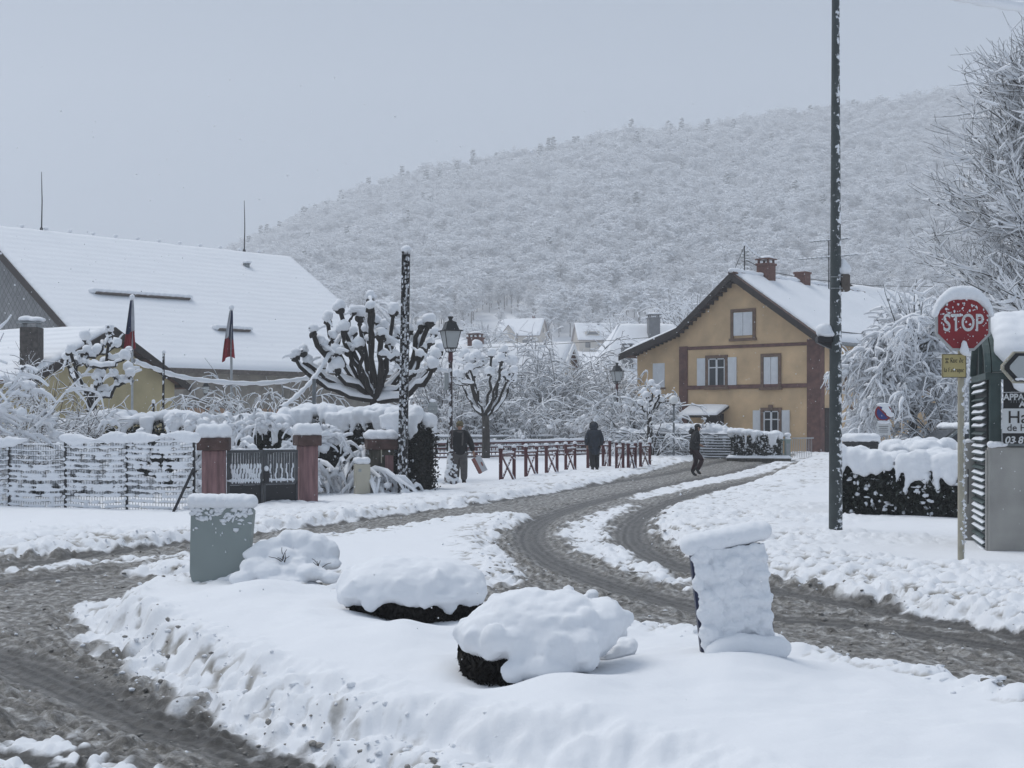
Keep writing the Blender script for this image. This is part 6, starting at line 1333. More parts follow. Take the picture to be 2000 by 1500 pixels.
shrub('snow-laden evergreen shrub against the left corner of the ochre house', 1238, 60, 0, 2.9, 2.4, 34, 330, droop=0.2, r0=0.024, sa=0.04, rmax=0.10, blobs_n=160, m='hedge_leaf')
shrub('low drooping snowy tree in front of the porch of the ochre house', 1276, 55.5, 0, 2.0, 1.9, 26, 331, droop=0.30, r0=0.024, sa=0.024, rmax=0.07, blobs_n=30)
shrub('snowy bush beside the door canopy of the ochre house', 1352, 57.5, 0, 1.45, 1.9, 34, 332, droop=0.16, r0=0.02, sa=0.024, rmax=0.07, blobs_n=60)
# left garden
shrub('weeping snow-laden shrub before the barn, right of the right flagpole', 500, 44, 0, 3.2, 2.6, 44, 340, droop=0.30, r0=0.024, sa=0.022, rmax=0.06, up=0.5, nsub=7)
shrub('smaller drooping snowy shrub left of the large pollard tree', 568, 42, 0, 2.5, 2.0, 34, 341, droop=0.24, r0=0.022, sa=0.022, rmax=0.06)
shrub('thin upright brown shrub dusted with snow left of the dark pollard', 95, 33, 0, 2.6, 1.9, 34, 342, droop=0.06, r0=0.018, sa=0.010, rmax=0.03, m='twig_red', nsub=7)
shrub('low arching shrub with brown stems at the left behind the wire fence', 60, 30.5, 0, 1.9, 2.2, 36, 343, droop=0.16, r0=0.018, sa=0.014, rmax=0.045, m='twig_red')
shrub('big snow-heavy evergreen branches hanging in at the left edge', -75, 27.8, 0, 3.1, 1.7, 22, 344, nsub=8, ntw=3, droop=0.13, r0=0.026, sa=0.036, rmax=0.10, blobs_n=90, k=6, sub_len=0.30)
shrub('snow-smothered garden bush behind the wire fence below the left hedge', 165, 31.0, 0, 1.7, 2.2, 26, 345, nsub=8, ntw=3, droop=0.22, r0=0.02, sa=0.04, rmax=0.09, blobs_n=260, k=6)
shrub('snow-covered bush with plump white clumps behind the gate', 490, 30.5, 0, 1.85, 2.0, 24, 346, nsub=8, ntw=3, droop=0.24, r0=0.02, sa=0.042, rmax=0.09, blobs_n=300, k=6)
shrub('drooping bush with thick snowy fingers between gate and mossy pillar', 672, 31.6, 0, 1.75, 1.9, 26, 347, nsub=5, ntw=1, droop=0.34, r0=0.026, sa=0.05, rmax=0.10, blobs_n=60, k=7, sub_len=0.5)
# right: weeping tree before the ochre house, big tree at the edge
def weeping(label, px, Y, py_top, seed):
    r = np.random.default_rng(seed); X = XatY(px, Y); z0 = float(zland(X, Y)); S = thing('weeping_tree', label, 'tree', (X, Y, z0)); H = at(0, py_top, Y).z-z0
    tr = Tubes().add(bez((0,0,-0.3),(-0.1,0,1.2),(0.05,0,H*0.62),10), np.linspace(0.20,0.10,10)); tr.build('trunk', 'bark', S, 10)
    nb = 46; P0 = np.stack([r.normal(size=nb)*0.12, r.normal(size=nb)*0.12, r.uniform(0.28,0.66,nb)*H], 1); a = r.uniform(0, 6.28, nb)
    D = np.stack([np.cos(a), np.sin(a)*0.9, r.uniform(0.5,1.5,nb)], 1); P, R = grow(P0, D, r.uniform(1.8,3.4,nb), 10, 0.05, 0.015, 0.21, 0.07, r); mn = Tubes().addm(P, R)
    up_ = Tubes(); q = np.stack([r.normal(size=14)*0.12, r.normal(size=14)*0.12, np.full(14, H*0.58)], 1); d = np.stack([r.normal(size=14)*0.35, r.normal(size=14)*0.35, np.ones(14)], 1); Pu, Ru = grow(q, d, r.uniform(0.5,1.0,14)*H*0.40, 8, 0.03, 0.008, 0.0, 0.06, r); mn.addm(Pu, Ru)
    q, d = shoots(Pu, 90, r, 0.1, 0.25); Pv, Rv = grow(q, d, r.uniform(0.2,0.7,90), 5, 0.012, 0.005, 0.04, 0.15, r)
    q, d = shoots(P, 1000, r, 0.15, 0.05); P2, R2 = grow(q, d, r.uniform(0.5,1.4,1000), 7, 0.012, 0.006, 0.26, 0.12, r)
    q, d = shoots(P2, 2600, r, 0.1, 0.0); P3, R3 = grow(q, d, r.uniform(0.2,0.6,2600), 4, 0.008, 0.004, 0.3, 0.16, r)
    tw = Tubes().addm(P2, R2).addm(P3, R3).addm(Pv, Rv); mn.build('limbs', 'bark', S, 6); tw.build('twigs', 'twig', S, 3)
    for kk, v in mn.d.items(): tw.d.setdefault(kk, []).extend(v)
    pts = P2[r.integers(0, 1000, 160), r.integers(3, 7, 160)]
    tw.snow('snow_cover', S, a=0.048, b=1.0, k=4, rmax=0.10, jit=0.35, lift=0.6, taper=0.55, extra=blobs([(p, (0.10*s, 0.10*s, 0.12*s)) for p, s in zip(pts, r.uniform(0.5,1.3,160))], 1, 0.2, seed)); return S
weeping('weeping snow-laden tree covering the right end of the ochre house', 1785, 47, 520, 401)
shrub('dark snowy shrub behind the parked car, right of the weeping tree', 1862, 46, 0, 3.0, 2.6, 34, 402, droop=0.2, r0=0.024, sa=0.022, rmax=0.06)
def big_tree(label, px, Y, seed):
    r = np.random.default_rng(seed); X = XatY(px, Y); z0 = 0.1; S = thing('bare_tree', label, 'tree', (X, Y, z0))
    Tubes().add(bez((0,0,-0.3),(0.1,0,3),(0,0,9.0),12), np.linspace(0.30,0.10,12)).build('trunk', 'bark', S, 10)
    nb = 110; P0 = np.stack([np.zeros(nb), np.zeros(nb), r.uniform(2.2,8.6,nb)], 1); a = r.uniform(0, 6.28, nb); a[:72] = math.pi+r.normal(size=72)*0.7
    D = np.stack([np.cos(a), np.sin(a), r.uniform(-0.05,0.75,nb)], 1); Lm = np.interp(P0[:,2], [2.2,4.0,6.0,8.6], [2.6,3.5,3.1,1.5])*r.uniform(0.75,1.1,nb)
    P, R = grow(P0, D, Lm, 10, 0.032, 0.008, -0.05, 0.07, r); mn = Tubes().addm(P, R)
    q, d = shoots(P, 2600, r, 0.15, 0.30, 0.9); P2, R2 = grow(q, d, r.uniform(0.5,1.3,2600), 6, 0.008, 0.004, -0.045, 0.10, r)
    q, d = shoots(P2, 4400, r, 0.1, 0.28, 0.9); P3, R3 = grow(q, d, r.uniform(0.25,0.65,4400), 4, 0.005, 0.003, -0.04, 0.12, r)
    tw = Tubes().addm(P2, R2).addm(P3, R3); mn.build('limbs', 'bark', S, 6); tw.build('twigs', 'twig', S, 3)
    sn = Tubes().addm(P, R).addm(P2[:, :5], R2[:, :5]).addm(P3[:, :3], R3[:, :3])
    sn.snow('snow_cover', S, a=0.028, b=0.9, k=4, rmax=0.055, jit=0.35, lift=0.7, taper=0.3); return S
big_tree('large bare tree with upswept snow-lined twigs at the right edge', 2125, 30.0, 410)
# distant garden trees that hide the foot of the wood
for i, (px, Y, h, w_, lb) in enumerate(((1215, 310, 9, 10, 'hazy snow-laden tree right of the far dormered house'), (940, 290, 7, 8, 'hazy snowy bush at the left of the far field'), (1330, 230, 11, 12, 'hazy snow-laden tree behind the left roof slope of the ochre house'), (1395, 180, 9, 10, 'hazy snowy tree above the left slope of the ochre house'), (905, 130, 5, 7, 'snowy garden tree behind the nearest lantern lamp'))):
    shrub(lb, px, Y, 0, h, w_, 34, 420+i, nsub=6, ntw=2, droop=0.10, r0=0.09, sa=0.10, rmax=0.2, cat='tree', name='far_tree', group='trees on the valley floor', sub_len=0.4, tw_len=0.2, lean=0.6)

def hedge(label, A, B, depth, h, leaf, m, seed, snow_h=0.22, nl=9000, hang=20, name='hedge', spots=60, top_var=0.06, group=None, cover=1.0, core=True, lobes=0):
    r = np.random.default_rng(seed); A = np.array(A, float); B = np.array(B, float); d = B-A; Ln = np.linalg.norm(d); z0 = float(zland(*A))+0.02
    S = thing(name, label, 'hedge', (A[0], A[1], z0), math.atan2(d[1], d[0]), group)
    def hh(x): return h*(1+top_var*np.sin(x*1.3+seed)+top_var*0.7*np.sin(x*3.1+seed*2))
    x = r.uniform(0, Ln, nl); f = r.uniform(0, 1, nl); u = r.uniform(-1, 1, nl); z = r.uniform(0.02, 1, nl)
    face = r.uniform(0, 1, nl); y = np.where(face < 0.6, -depth/2*(1-0.12*f**2)+0.05*np.sin(x*7+z*9), np.where(face < 0.75, depth/2, u*depth/2)); ends = face > 0.86; x = np.where(ends, np.where(r.uniform(size=nl) < 0.5, 0, Ln)+r.normal(size=nl)*0.03, x); z = np.where((face >= 0.75) & (face <= 0.86), 1, z)
    rnd = 1-0.16*np.clip(np.abs(y)/(depth/2), 0, 1)**4*np.clip((z-0.75)/0.25, 0, 1); y = y*(1-0.10*np.clip((z-0.7)/0.3, 0, 1)-0.12*np.clip((0.25-z)/0.25, 0, 1))
    V, F = leaves(np.stack([x, y, z*hh(x)*rnd], 1)+r.normal(size=(nl,3))*0.03, leaf, seed, 0.45); mk('foliage', V, F.astype(np.int32), m, S, False)
    if core: MB().box(0.08,-depth/2+0.10,-0.1,Ln-0.08,depth/2-0.10,h*(1-top_var*1.7)-0.08).build('inner_twigs', 'box_wood', S)
    if snow_h > 0:
        bl = []; n = int(Ln/0.16*max(1, depth/0.35))
        for i in range(n):
            xx = r.uniform(-0.04, Ln+0.04); yy_ = r.uniform(-1, 1)*(depth/2+0.02); bl.append(((xx, yy_, hh(xx)+snow_h*0.30*(1-0.4*(yy_/(depth/2))**2)), (r.uniform(0.15,0.26), r.uniform(0.14,0.22), snow_h*r.uniform(0.45,0.65))))
        for i in range(hang):
            xx = r.uniform(0, Ln); l_ = r.uniform(0.06, 0.55)*min(1, h); g_ = r.uniform(0.7, 1.5)
            for t in np.linspace(0, 1, 5): bl.append(((xx+0.05*t*r.uniform(-1,1), -depth/2-0.05-0.03*math.sin(t*3), hh(xx)+0.05-l_*t), (0.11*g_*(1-0.55*t), 0.09*g_*(1-0.4*t), 0.08)))
        for i in range(lobes):      # plump tongues of snow sagging over the front
            xx = Ln*(i+r.uniform(0.1,0.9))/lobes; g_ = r.uniform(0.11, 0.19); l_ = r.uniform(0.05, 0.34)
            for t in (0, 0.5, 1): bl.append(((xx+0.04*t, -depth/2-0.03-0.02*t, hh(xx)+0.08-l_*t), (g_*(1-0.3*t), g_*0.8, g_*0.9)))
        for sx_e in (-0.02, Ln+0.02):
            for i in range(4): bl.append(((sx_e, r.uniform(-1,1)*depth*0.4, hh(sx_e)-0.03), (0.16, 0.2, 0.17)))
        lump('snow_cover', S, bl, 0.045 if Ln > 5 else 0.03, 3, 0.04, 0.16)
    if spots:
        bl = [((r.uniform(0,Ln), -depth/2-r.uniform(-0.02,0.05), hh(0)*r.uniform(0.12,0.98)), (r.uniform(0.4,1.4)*0.04, 0.02, r.uniform(0.4,1.2)*0.035)) for _ in range(spots)]; V, F = blobs(bl, 1, 0.35, seed); mk('snow_spots', V, F.astype(np.int32), 'snow', S, True, 'stuff')
    return S
HYE = 33.6
hedge('long clipped hedge with thick snow crest behind the wire fence and gate', (XatY(100, 35.5), 35.5), (XatY(560, HYE), HYE), 0.9, 1.62, 0.05, 'hedge_leaf', 501, 0.30, 16000, 60, spots=260)
hedge('clipped hedge with level snow crest right of the gate bush', (XatY(535, 34.6), 34.6), (XatY(838, 33.2), 33.2), 0.9, 1.72, 0.045, 'yew', 502, 0.32, 14000, 40, spots=90)
hedge('dark clipped yew hedge end beside the iron pole under a snow cap', (XatY(770, 32.2), 32.2), (XatY(828, 31.9), 31.9), 0.8, 1.62, 0.05, 'yew', 503, 0.34, 9000, 12, spots=40)
hedge('wide dark hedge hung with heavy lobes of snow right of the tall pole', (XatY(1652, 24.6), 24.6), (XatY(1905, 23.6), 23.6), 1.3, 0.92, 0.055, 'hedge_leaf', 504, 0.24, 16000, 5, spots=170, top_var=0.12, lobes=11)
hedge('rear hedge mound with rounded snow behind the wide dark hedge', (XatY(1735, 26.4), 26.4), (XatY(1930, 26.0), 26.0), 1.2, 1.02, 0.045, 'hedge_leaf', 505, 0.36, 6000, 10, spots=10, top_var=0.12)
hedge('rounded clipped hedge flecked with snow before the ochre house', (XatY(1432, 54.3), 54.3), (XatY(1520, 53.8), 53.8), 0.8, 1.05, 0.06, 'hedge_leaf', 506, 0.22, 6000, 6, spots=330)
hedge('low hedge piled with snow above the slat fence of the ochre house', (XatY(1216, 58.6), 58.6), (XatY(1438, 56.6), 56.6), 0.9, 0.92, 0.06, 'hedge_leaf', 507, 0.42, 5000, 24, spots=60, top_var=0.10)

# ---- clipped bushes of the traffic island under their snow cushions
def cushion(label, px, py, blb, foot, name='island_bush', zz=0.30, voxel=0.022, disp=0.035, nl=2600, mat_='box_wood', group='bushes on the traffic island', lobes=0):
    X, Y = ground(px, py, zz); z0 = zsnow(X, Y)-0.03; S = thing(name, label, 'bush', (X, Y, z0), 0, group); r = np.random.default_rng(int(px)); s = Y/FPX
    (fx0, fx1, fd, fh) = foot; x0, x1 = (fx0-px)*s, (fx1-px)*s
    a = r.uniform(0, 6.28, nl); q = np.sqrt(r.uniform(0.72, 1, nl)); V, F = leaves(np.stack([(x0+x1)/2+np.cos(a)*q*(x1-x0)/2, fd*0.5+np.sin(a)*q*fd/2, r.uniform(-0.02, fh, nl)], 1), 0.028, int(px), 0.35, 1.5); mk('foliage', V, F.astype(np.int32), mat_, S, False)
    MB().lathe([(0.30,-0.05),(0.42,0.02),(0.44,fh*0.9),(0.3,fh)], 20).build('inner_twigs', 'box_wood', S, True).matrix_local = Matrix.Translation(((x0+x1)/2, fd*0.5, 0))@Matrix.Diagonal(((x1-x0)*1.05, fd*1.05, 1, 1))
    BL = [(((bx-px)*s, by, EYE+(HOR-bz)*s-z0), (rx*s, ry, rz*s)) for bx, bz, by, rx, ry, rz in blb]; big = [b for b in BL if b[1][0] > 0.12]
    for _ in range(lobes):      # small overhanging lobes and drips on the flanks
        c, rad = big[r.integers(len(big))]; a = r.uniform(math.pi*0.95, math.pi*2.05); e = r.uniform(-0.75, 0.35); q = r.uniform(0.022, 0.058)
        BL.append(((c[0]+rad[0]*0.97*math.cos(a)*math.cos(e), c[1]+rad[1]*0.97*math.sin(a)*math.cos(e), c[2]+rad[2]*0.95*math.sin(e)), (q*r.uniform(0.8,1.4), q*0.9, q*r.uniform(0.8,1.6))))
    lump('snow_cover', S, BL, voxel, 4, disp, 0.12, 'snow_soft', sub=3, fine=0.014); return S
# (px x, px y, depth offset, px rx, m ry, px rz)
cushion('rear island bush under a long smooth loaf of snow above a dark base', 805, 1208, [(803,1144,0.30,146,0.36,46),(770,1138,0.30,90,0.32,44),(850,1144,0.30,80,0.32,44),(715,1156,0.25,52,0.28,36),(892,1158,0.26,50,0.28,36),(705,1160,0.2,44,0.24,28),(915,1160,0.22,34,0.24,28),(730,1166,0.12,50,0.2,14),(790,1166,0.12,60,0.2,18),(860,1168,0.12,65,0.2,16)], (664, 940, 0.66, 0.19), lobes=60)
cushion('front island bush under a big bulging mass of snow with a dark hollow below', 1050, 1322, [(1050,1232,0.26,150,0.34,62),(965,1245,0.22,62,0.26,58),(1020,1232,0.28,85,0.32,72),(1090,1228,0.28,85,0.32,66),(1140,1240,0.24,72,0.28,60),(1185,1225,0.28,48,0.24,46),(930,1250,0.15,40,0.20,34),(1000,1250,0.08,70,0.18,34),(1120,1285,0.06,44,0.16,40),(1135,1262,0.06,46,0.18,46),(1050,1300,-0.02,58,0.12,26),(1085,1305,-0.04,34,0.10,22),(1000,1252,0.10,70,0.2,42),(1060,1262,0.10,70,0.2,46)], (892, 1170, 0.60, 0.18), voxel=0.017, disp=0.04, lobes=90)
X, Y = ground(1215, 1290, 0.24); cushion('small round snow lump at the right foot of the front island bush', 1215, 1290, [(1215,1272,0.05,28,0.09,20),(1195,1282,0.05,26,0.09,16),(1235,1262,0.06,14,0.06,14)], (1190, 1235, 0.1, 0.04), nl=150, voxel=0.012, disp=0.015)
cushion('two small snow-capped shoots peeking up behind the front island bush', 1132, 1192, [(1110,1158,0.02,13,0.06,14),(1157,1162,0.02,13,0.06,11),(1132,1172,0.02,30,0.07,10),(1110,1170,0.02,14,0.06,12),(1157,1172,0.02,14,0.06,10),(1135,1182,0.02,34,0.08,14)], (1112, 1155, 0.1, 0.08), nl=200, voxel=0.012, disp=0.008)
cushion('cluster of round snowballs on a twiggy shrub beside the grey-green panel', 560, 1150, [(500,1085,0.3,24,0.10,22),(520,1075,0.34,22,0.10,18),(575,1065,0.42,34,0.13,24),(545,1058,0.42,20,0.10,16),(605,1075,0.40,30,0.12,26),(590,1090,0.34,30,0.12,22),(630,1090,0.38,22,0.10,26),(490,1115,0.16,30,0.12,24),(470,1135,0.08,26,0.10,18),(575,1105,0.22,20,0.09,14),(560,1122,0.14,34,0.12,18),(610,1110,0.3,26,0.10,16),(480,1090,0.3,20,0.08,14),(640,1108,0.3,18,0.08,12),(540,1098,0.26,34,0.12,24),(520,1120,0.12,36,0.12,20),(600,1122,0.12,36,0.12,18),(550,1136,0.05,50,0.12,12),(640,1130,0.1,24,0.1,12)], (535, 605, 0.25, 0.02), voxel=0.016, disp=0.02, nl=900)
for px, py, lb in ((548, 1092, 'bare twig poking from the snowballs beside the grey-green panel'), (618, 1103, 'curled bare twig at the right of the snowball shrub')):
    X, Y = ground(px, 1150, 0.30); p = at(px, py, Y); r = np.random.default_rng(px); q, d = np.array([(0,0,0)]*7, float), np.stack([r.normal(size=7)*0.6, r.normal(size=7)*0.3-0.3, np.abs(r.normal(size=7))+0.4], 1); P, R = grow(q, d, r.uniform(0.07,0.15,7), 6, 0.004, 0.002, 0.1, 0.25, r)
    t_ = thing('bare_twig', lb, 'twig', (p.x, Y+0.15, p.z-0.05)); Tubes().addm(P, R).build('twigs', 'twig', t_, 4)
print('plants done', round(time.time()-T0, 1))

# ------------------------------------------------------------------ people
M['skin'] = mat('skin', (0.42, 0.25, 0.18), 0.6, 0.12, 8)
M['jacket_black'] = mat('black_jacket', (0.010, 0.010, 0.012), 0.75, 0.4, 14, 0.3, 60, snow=0.08, sscale=34)
M['jacket_navy'] = mat('navy_coat', (0.012, 0.020, 0.034), 0.75, 0.4, 14, 0.3, 60, snow=0.08, sscale=34)
M['trouser_grey'] = mat('grey_trousers', (0.115, 0.108, 0.104), 0.85, 0.25, 12)
M['trouser_wine'] = mat('wine_trousers', (0.030, 0.008, 0.012), 0.8, 0.35, 12, snow=0.06, sscale=30)
M['trouser_black'] = mat('black_trousers', (0.012, 0.012, 0.014), 0.8, 0.35, 12)
M['boot'] = mat('black_boot', (0.008, 0.008, 0.009), 0.45, 0.3, 12)
M['beanie'] = mat('khaki_beanie', (0.16, 0.135, 0.075), 0.95, 0.3, 30, 0.4, 90)
M['scarf'] = mat('grey_scarf', (0.12, 0.11, 0.105), 0.95, 0.3, 20, 0.4, 80)
M['hair'] = mat('dark_hair', (0.02, 0.014, 0.010), 0.7, 0.4, 25)
M['fur'] = mat('fur_trim', (0.035, 0.032, 0.032), 0.95, 0.6, 40, 0.8, 90, snow=0.2, sscale=30)
M['paper'] = mat('paper_bag', (0.55, 0.56, 0.58), 0.8, 0.1, 5); M['paper_red'] = mat('paper_bag_side', (0.30, 0.13, 0.11), 0.8, 0.15, 5)
def skinned(name, J, E, m, parent, sub=2, root=0):
    """one continuous surface grown round a skeleton: J = {key: (position, radius or (rx, ry))}, E = bones"""
    keys = list(J); ix = {k: i for i, k in enumerate(keys)}; me = bpy.data.meshes.new(name)
    me.from_pydata([tuple(J[k][0]) for k in keys], [(ix[a], ix[b]) for a, b in E], []); me.materials.append(M[m])
    o = bpy.data.objects.new(name, me); COL.objects.link(o); o.parent = parent
    s = o.modifiers.new('skin', 'SKIN'); s.use_smooth_shade = True
    for i, k in enumerate(keys):
        r = J[k][1]; v = me.skin_vertices[0].data[i]; v.radius = r if hasattr(r, '__len__') else (r, r); v.use_root = (i == root)
    q = o.modifiers.new('round', 'SUBSURF'); q.levels = sub; q.render_levels = sub
    return o
def person(label, loc, rz, H, pose, look):
    P = thing('person', label, 'person', loc, rz); P.scale = (H/1.72,)*3; p = pose; v = Vector
    B = {'pelvis': (p['pelvis'], (0.115,0.09)), 'waist': (p['pelvis'].lerp(p['chest'], 0.5), (0.11,0.085)), 'chest': (p['chest'], (0.135,0.10)), 'neck': (p['neck'], 0.052), 'jaw': (p['head']-v((0,0,0.06)), (0.058,0.066)), 'head': (p['head']+v((0,0.01,0.03)), (0.074,0.088)), 'crown': (p['head']+v((0,0.012,0.105)), (0.05,0.06))}
    E = [('pelvis','waist'),('waist','chest'),('chest','neck'),('neck','jaw'),('jaw','head'),('head','crown')]
    for s in 'LR':
        for k, r in (('sh',0.055),('el',0.038),('wr',0.027)): B[k+s] = (p[k+s], r)
        for k, r in (('hip',0.078),('kn',0.052),('an',0.036)): B[k+s] = (p[k+s], r)
        B['toe'+s] = (p['toe'+s], 0.032); E += [('chest','sh'+s),('sh'+s,'el'+s),('el'+s,'wr'+s),('pelvis','hip'+s),('hip'+s,'kn'+s),('kn'+s,'an'+s),('an'+s,'toe'+s)]
        d = (p['wr'+s]-p['el'+s]).normalized(); B['pm'+s] = (p['wr'+s]+d*0.075, (0.036,0.018)); E.append(('wr'+s,'pm'+s)); side = v((d.z, 0, -d.x)) if abs(d.y) < 0.8 else v((1,0,0))
        for i, (off, ln) in enumerate(((-0.03,0.058),(-0.010,0.072),(0.010,0.068),(0.028,0.052))):   # fingers, curled
            a = p['wr'+s]+d*0.085+side*off; b = a+d*ln*0.55+v((0,-0.01,0)); c = b+d*ln*0.3+v((0,-0.022,0)); B[f'f{i}a{s}'] = (b, 0.009); B[f'f{i}b{s}'] = (c, 0.008); E += [('pm'+s, f'f{i}a{s}'), (f'f{i}a{s}', f'f{i}b{s}')]
        B['th'+s] = (p['wr'+s]+d*0.05-side*0.045, 0.010); E.append(('wr'+s,'th'+s))
    skinned('body', B, E, 'skin', P)
    lo = look['hem']; J = {'hem': (p['pelvis']+v((0,0,lo)), (0.235,0.19)), 'pelvis': (p['pelvis']+v((0,0,0.02)), (0.23,0.19)), 'waist': (p['pelvis'].lerp(p['chest'],0.5), (0.225,0.185)), 'chest': (p['chest'], (0.24,0.19)), 'coll': (p['neck']-v((0,0,0.015)), (0.12,0.11))}; Ej = [('hem','pelvis'),('pelvis','waist'),('waist','chest'),('chest','coll')]
    for s in 'LR':
        J['sh'+s] = (p['sh'+s], 0.115); J['el'+s] = (p['el'+s], 0.092); J['wr'+s] = (p['wr'+s], 0.066); Ej += [('chest','sh'+s),('sh'+s,'el'+s),('el'+s,'wr'+s)]
    skinned('jacket', J, Ej, look['jacket'], P)
    fat = look.get('leg', 1.0); J = {'pelvis': (p['pelvis']-v((0,0,0.02)), (0.15,0.12))}; Et = []
    for s in 'LR':
        J['hip'+s] = (p['hip'+s]-v((0,0,0.04)), 0.125*fat); J['kn'+s] = (p['kn'+s], 0.098*fat); J['an'+s] = (p['an'+s]+v((0,0,0.03)), 0.088*fat); Et += [('pelvis','hip'+s),('hip'+s,'kn'+s),('kn'+s,'an'+s)]
    skinned('trousers', J, Et, look['trousers'], P)
    for s in 'LR': skinned('boot', {'sh': (p['an'+s]+v((0,0,look.get('boot',0.08))), 0.062), 'an': (p['an'+s]-v((0,0,0.02)), 0.058), 'ball': (p['an'+s].lerp(p['toe'+s],0.6)-v((0,0,0.02)), (0.05,0.04)), 'toe': (p['toe'+s], (0.045,0.035))}, [('sh','an'),('an','ball'),('ball','toe')], 'boot', P, root=1)
    h = p['head']
    f = look['face']; fx = v((f[0], f[1], 0)).normalized(); sd = v((-fx.y, fx.x, 0))
    def dot(nm, c, r, m): V, F = blobs([(c, r)], 2, 0.0); return mk(nm, V, F.astype(np.int32), m, P)
    dot('nose', h+fx*0.098+v((0,0,0.0)), (0.016,0.016,0.024), 'skin')
    for s in (-1, 1): dot('eye', h+fx*0.078+sd*0.032*s+v((0,0,0.028)), (0.012,0.012,0.008), 'ink'); dot('ear', h+sd*0.085*s+v((0,0,0.01)), (0.012,0.02,0.03), 'skin')
    dot('mouth', h+fx*0.078-v((0,0,0.048)), (0.022,0.012,0.006), 'paper_red')
    return P
V3 = lambda *a: Vector(a)
# man walking towards us with a paper bag
pose1 = dict(pelvis=V3(0,0,0.92), chest=V3(0,-0.03,1.27), neck=V3(0,-0.05,1.46), head=V3(0,-0.075,1.585), shL=V3(0.19,-0.02,1.40), elL=V3(0.30,0.0,1.14), wrL=V3(0.36,-0.05,0.92), shR=V3(-0.19,-0.02,1.40), elR=V3(-0.28,0.03,1.13), wrR=V3(-0.30,-0.03,0.90),
     hipL=V3(0.09,0,0.88), knL=V3(0.11,-0.10,0.50), anL=V3(0.11,-0.06,0.10), toeL=V3(0.12,-0.22,0.03), hipR=V3(-0.09,0,0.88), knR=V3(-0.10,0.02,0.48), anR=V3(-0.10,0.16,0.12), toeR=V3(-0.11,0.02,0.03))
X1, Y1 = XatY(898, 36.8), 36.8; z1 = zsnow(X1, Y1)
m1 = person('person in black jacket, khaki beanie and grey trousers carrying a paper bag', (X1, Y1, z1-0.07), 0.05, 1.64, pose1, dict(hem=-0.13, jacket='jacket_black', trousers='trouser_grey', face=(0,-1), leg=1.12))
hd = pose1['head']; V, F = blobs([(hd+V3(0,0.015,0.075), (0.098,0.112,0.088)), (hd+V3(0,0.03,0.03), (0.09,0.09,0.06))], 3, 0.03); mk('beanie', V, F.astype(np.int32), 'beanie', m1)
skinned('scarf', {'a': (V3(-0.07,-0.10,1.45), 0.045), 'b': (V3(0.0,-0.14,1.43), 0.05), 'c': (V3(0.075,-0.11,1.46), 0.045), 'd': (V3(0.075,-0.17,1.25), (0.04,0.025)), 'e': (V3(0.06,-0.175,1.08), (0.035,0.02))}, [('a','b'),('b','c'),('c','d'),('d','e')], 'scarf', m1, root=1)
hb = m1.matrix_basis@(pose1['wrL']+V3(0.03,-0.02,-0.10)); bagp = thing('paper_bag', 'white paper shopping bag with a red-brown side, hanging tilted from the walking man', 'bag', hb, 0.5); bagp.rotation_euler = (0.0, math.radians(-24), 0.35)
MB().prism([(-0.03,-0.06,-0.06),(0.13,-0.06,-0.06),(0.16,-0.06,-0.48),(0.0,-0.06,-0.48)], (0,0.012,0)).build('front_panel', 'paper', bagp); MB().prism([(-0.03,0.06,-0.06),(0.13,0.06,-0.06),(0.16,0.06,-0.48),(0.0,0.06,-0.48)], (0,-0.012,0)).build('back_panel', 'paper', bagp)
MB().prism([(-0.032,-0.062,-0.062),(-0.032,0.062,-0.062),(-0.10,0.062,-0.07),(-0.10,-0.062,-0.07)], (0.032,0,-0.42)).build('side_panel', 'paper_red', bagp); MB().box(0.0,-0.048,-0.482,0.158,0.048,-0.47).build('bottom', 'paper', bagp); MB().prism([(0.06,-0.063,-0.22),(0.10,-0.063,-0.22),(0.105,-0.063,-0.32),(0.08,-0.063,-0.34),(0.06,-0.063,-0.30)], (0,-0.002,0)).build('printed_mark', 'paper_red', bagp)
MB().tube([(0.0,-0.055,-0.06),(0.03,-0.03,0.03),(0.07,-0.03,0.03),(0.10,-0.055,-0.06)], 0.006, 6).build('handle', 'paper_red', bagp)
# hooded walker seen from behind
pose2 = dict(pelvis=V3(0,0,0.92), chest=V3(0,0.06,1.26), neck=V3(0,0.10,1.45), head=V3(0,0.14,1.565), shL=V3(0.19,0.06,1.39), elL=V3(0.27,0.04,1.12), wrL=V3(0.24,0.14,0.93), shR=V3(-0.19,0.06,1.39), elR=V3(-0.27,0.04,1.12), wrR=V3(-0.24,0.14,0.93),
     hipL=V3(0.09,0,0.88), knL=V3(0.10,0.12,0.50), anL=V3(0.10,0.06,0.10), toeL=V3(0.11,0.22,0.03), hipR=V3(-0.09,0,0.88), knR=V3(-0.09,0.0,0.47), anR=V3(-0.09,-0.18,0.13), toeR=V3(-0.09,-0.04,0.03))
X2 = XatY(1161, 46.5); m2 = person('person in dark blue hooded coat walking away behind the red barriers', (X2, 46.5, zsnow(X2, 46.5)-0.08), 0.1, 1.62, pose2, dict(hem=-0.32, jacket='jacket_navy', trousers='trouser_black', face=(0,1)))
hd = pose2['head']; V, F = blobs([(hd+V3(0,-0.03,0.03), (0.125,0.13,0.14)), (hd+V3(0,-0.05,-0.09), (0.14,0.11,0.09))], 3, 0.04); mk('hood', V, F.astype(np.int32), 'jacket_navy', m2)
V, F = blobs([(hd+V3(0.125*math.cos(a), 0.04, 0.03+0.145*math.sin(a)), 0.034) for a in np.linspace(-0.5, 3.64, 20)], 1, 0.3); mk('fur_trim', V, F.astype(np.int32), 'fur', m2)
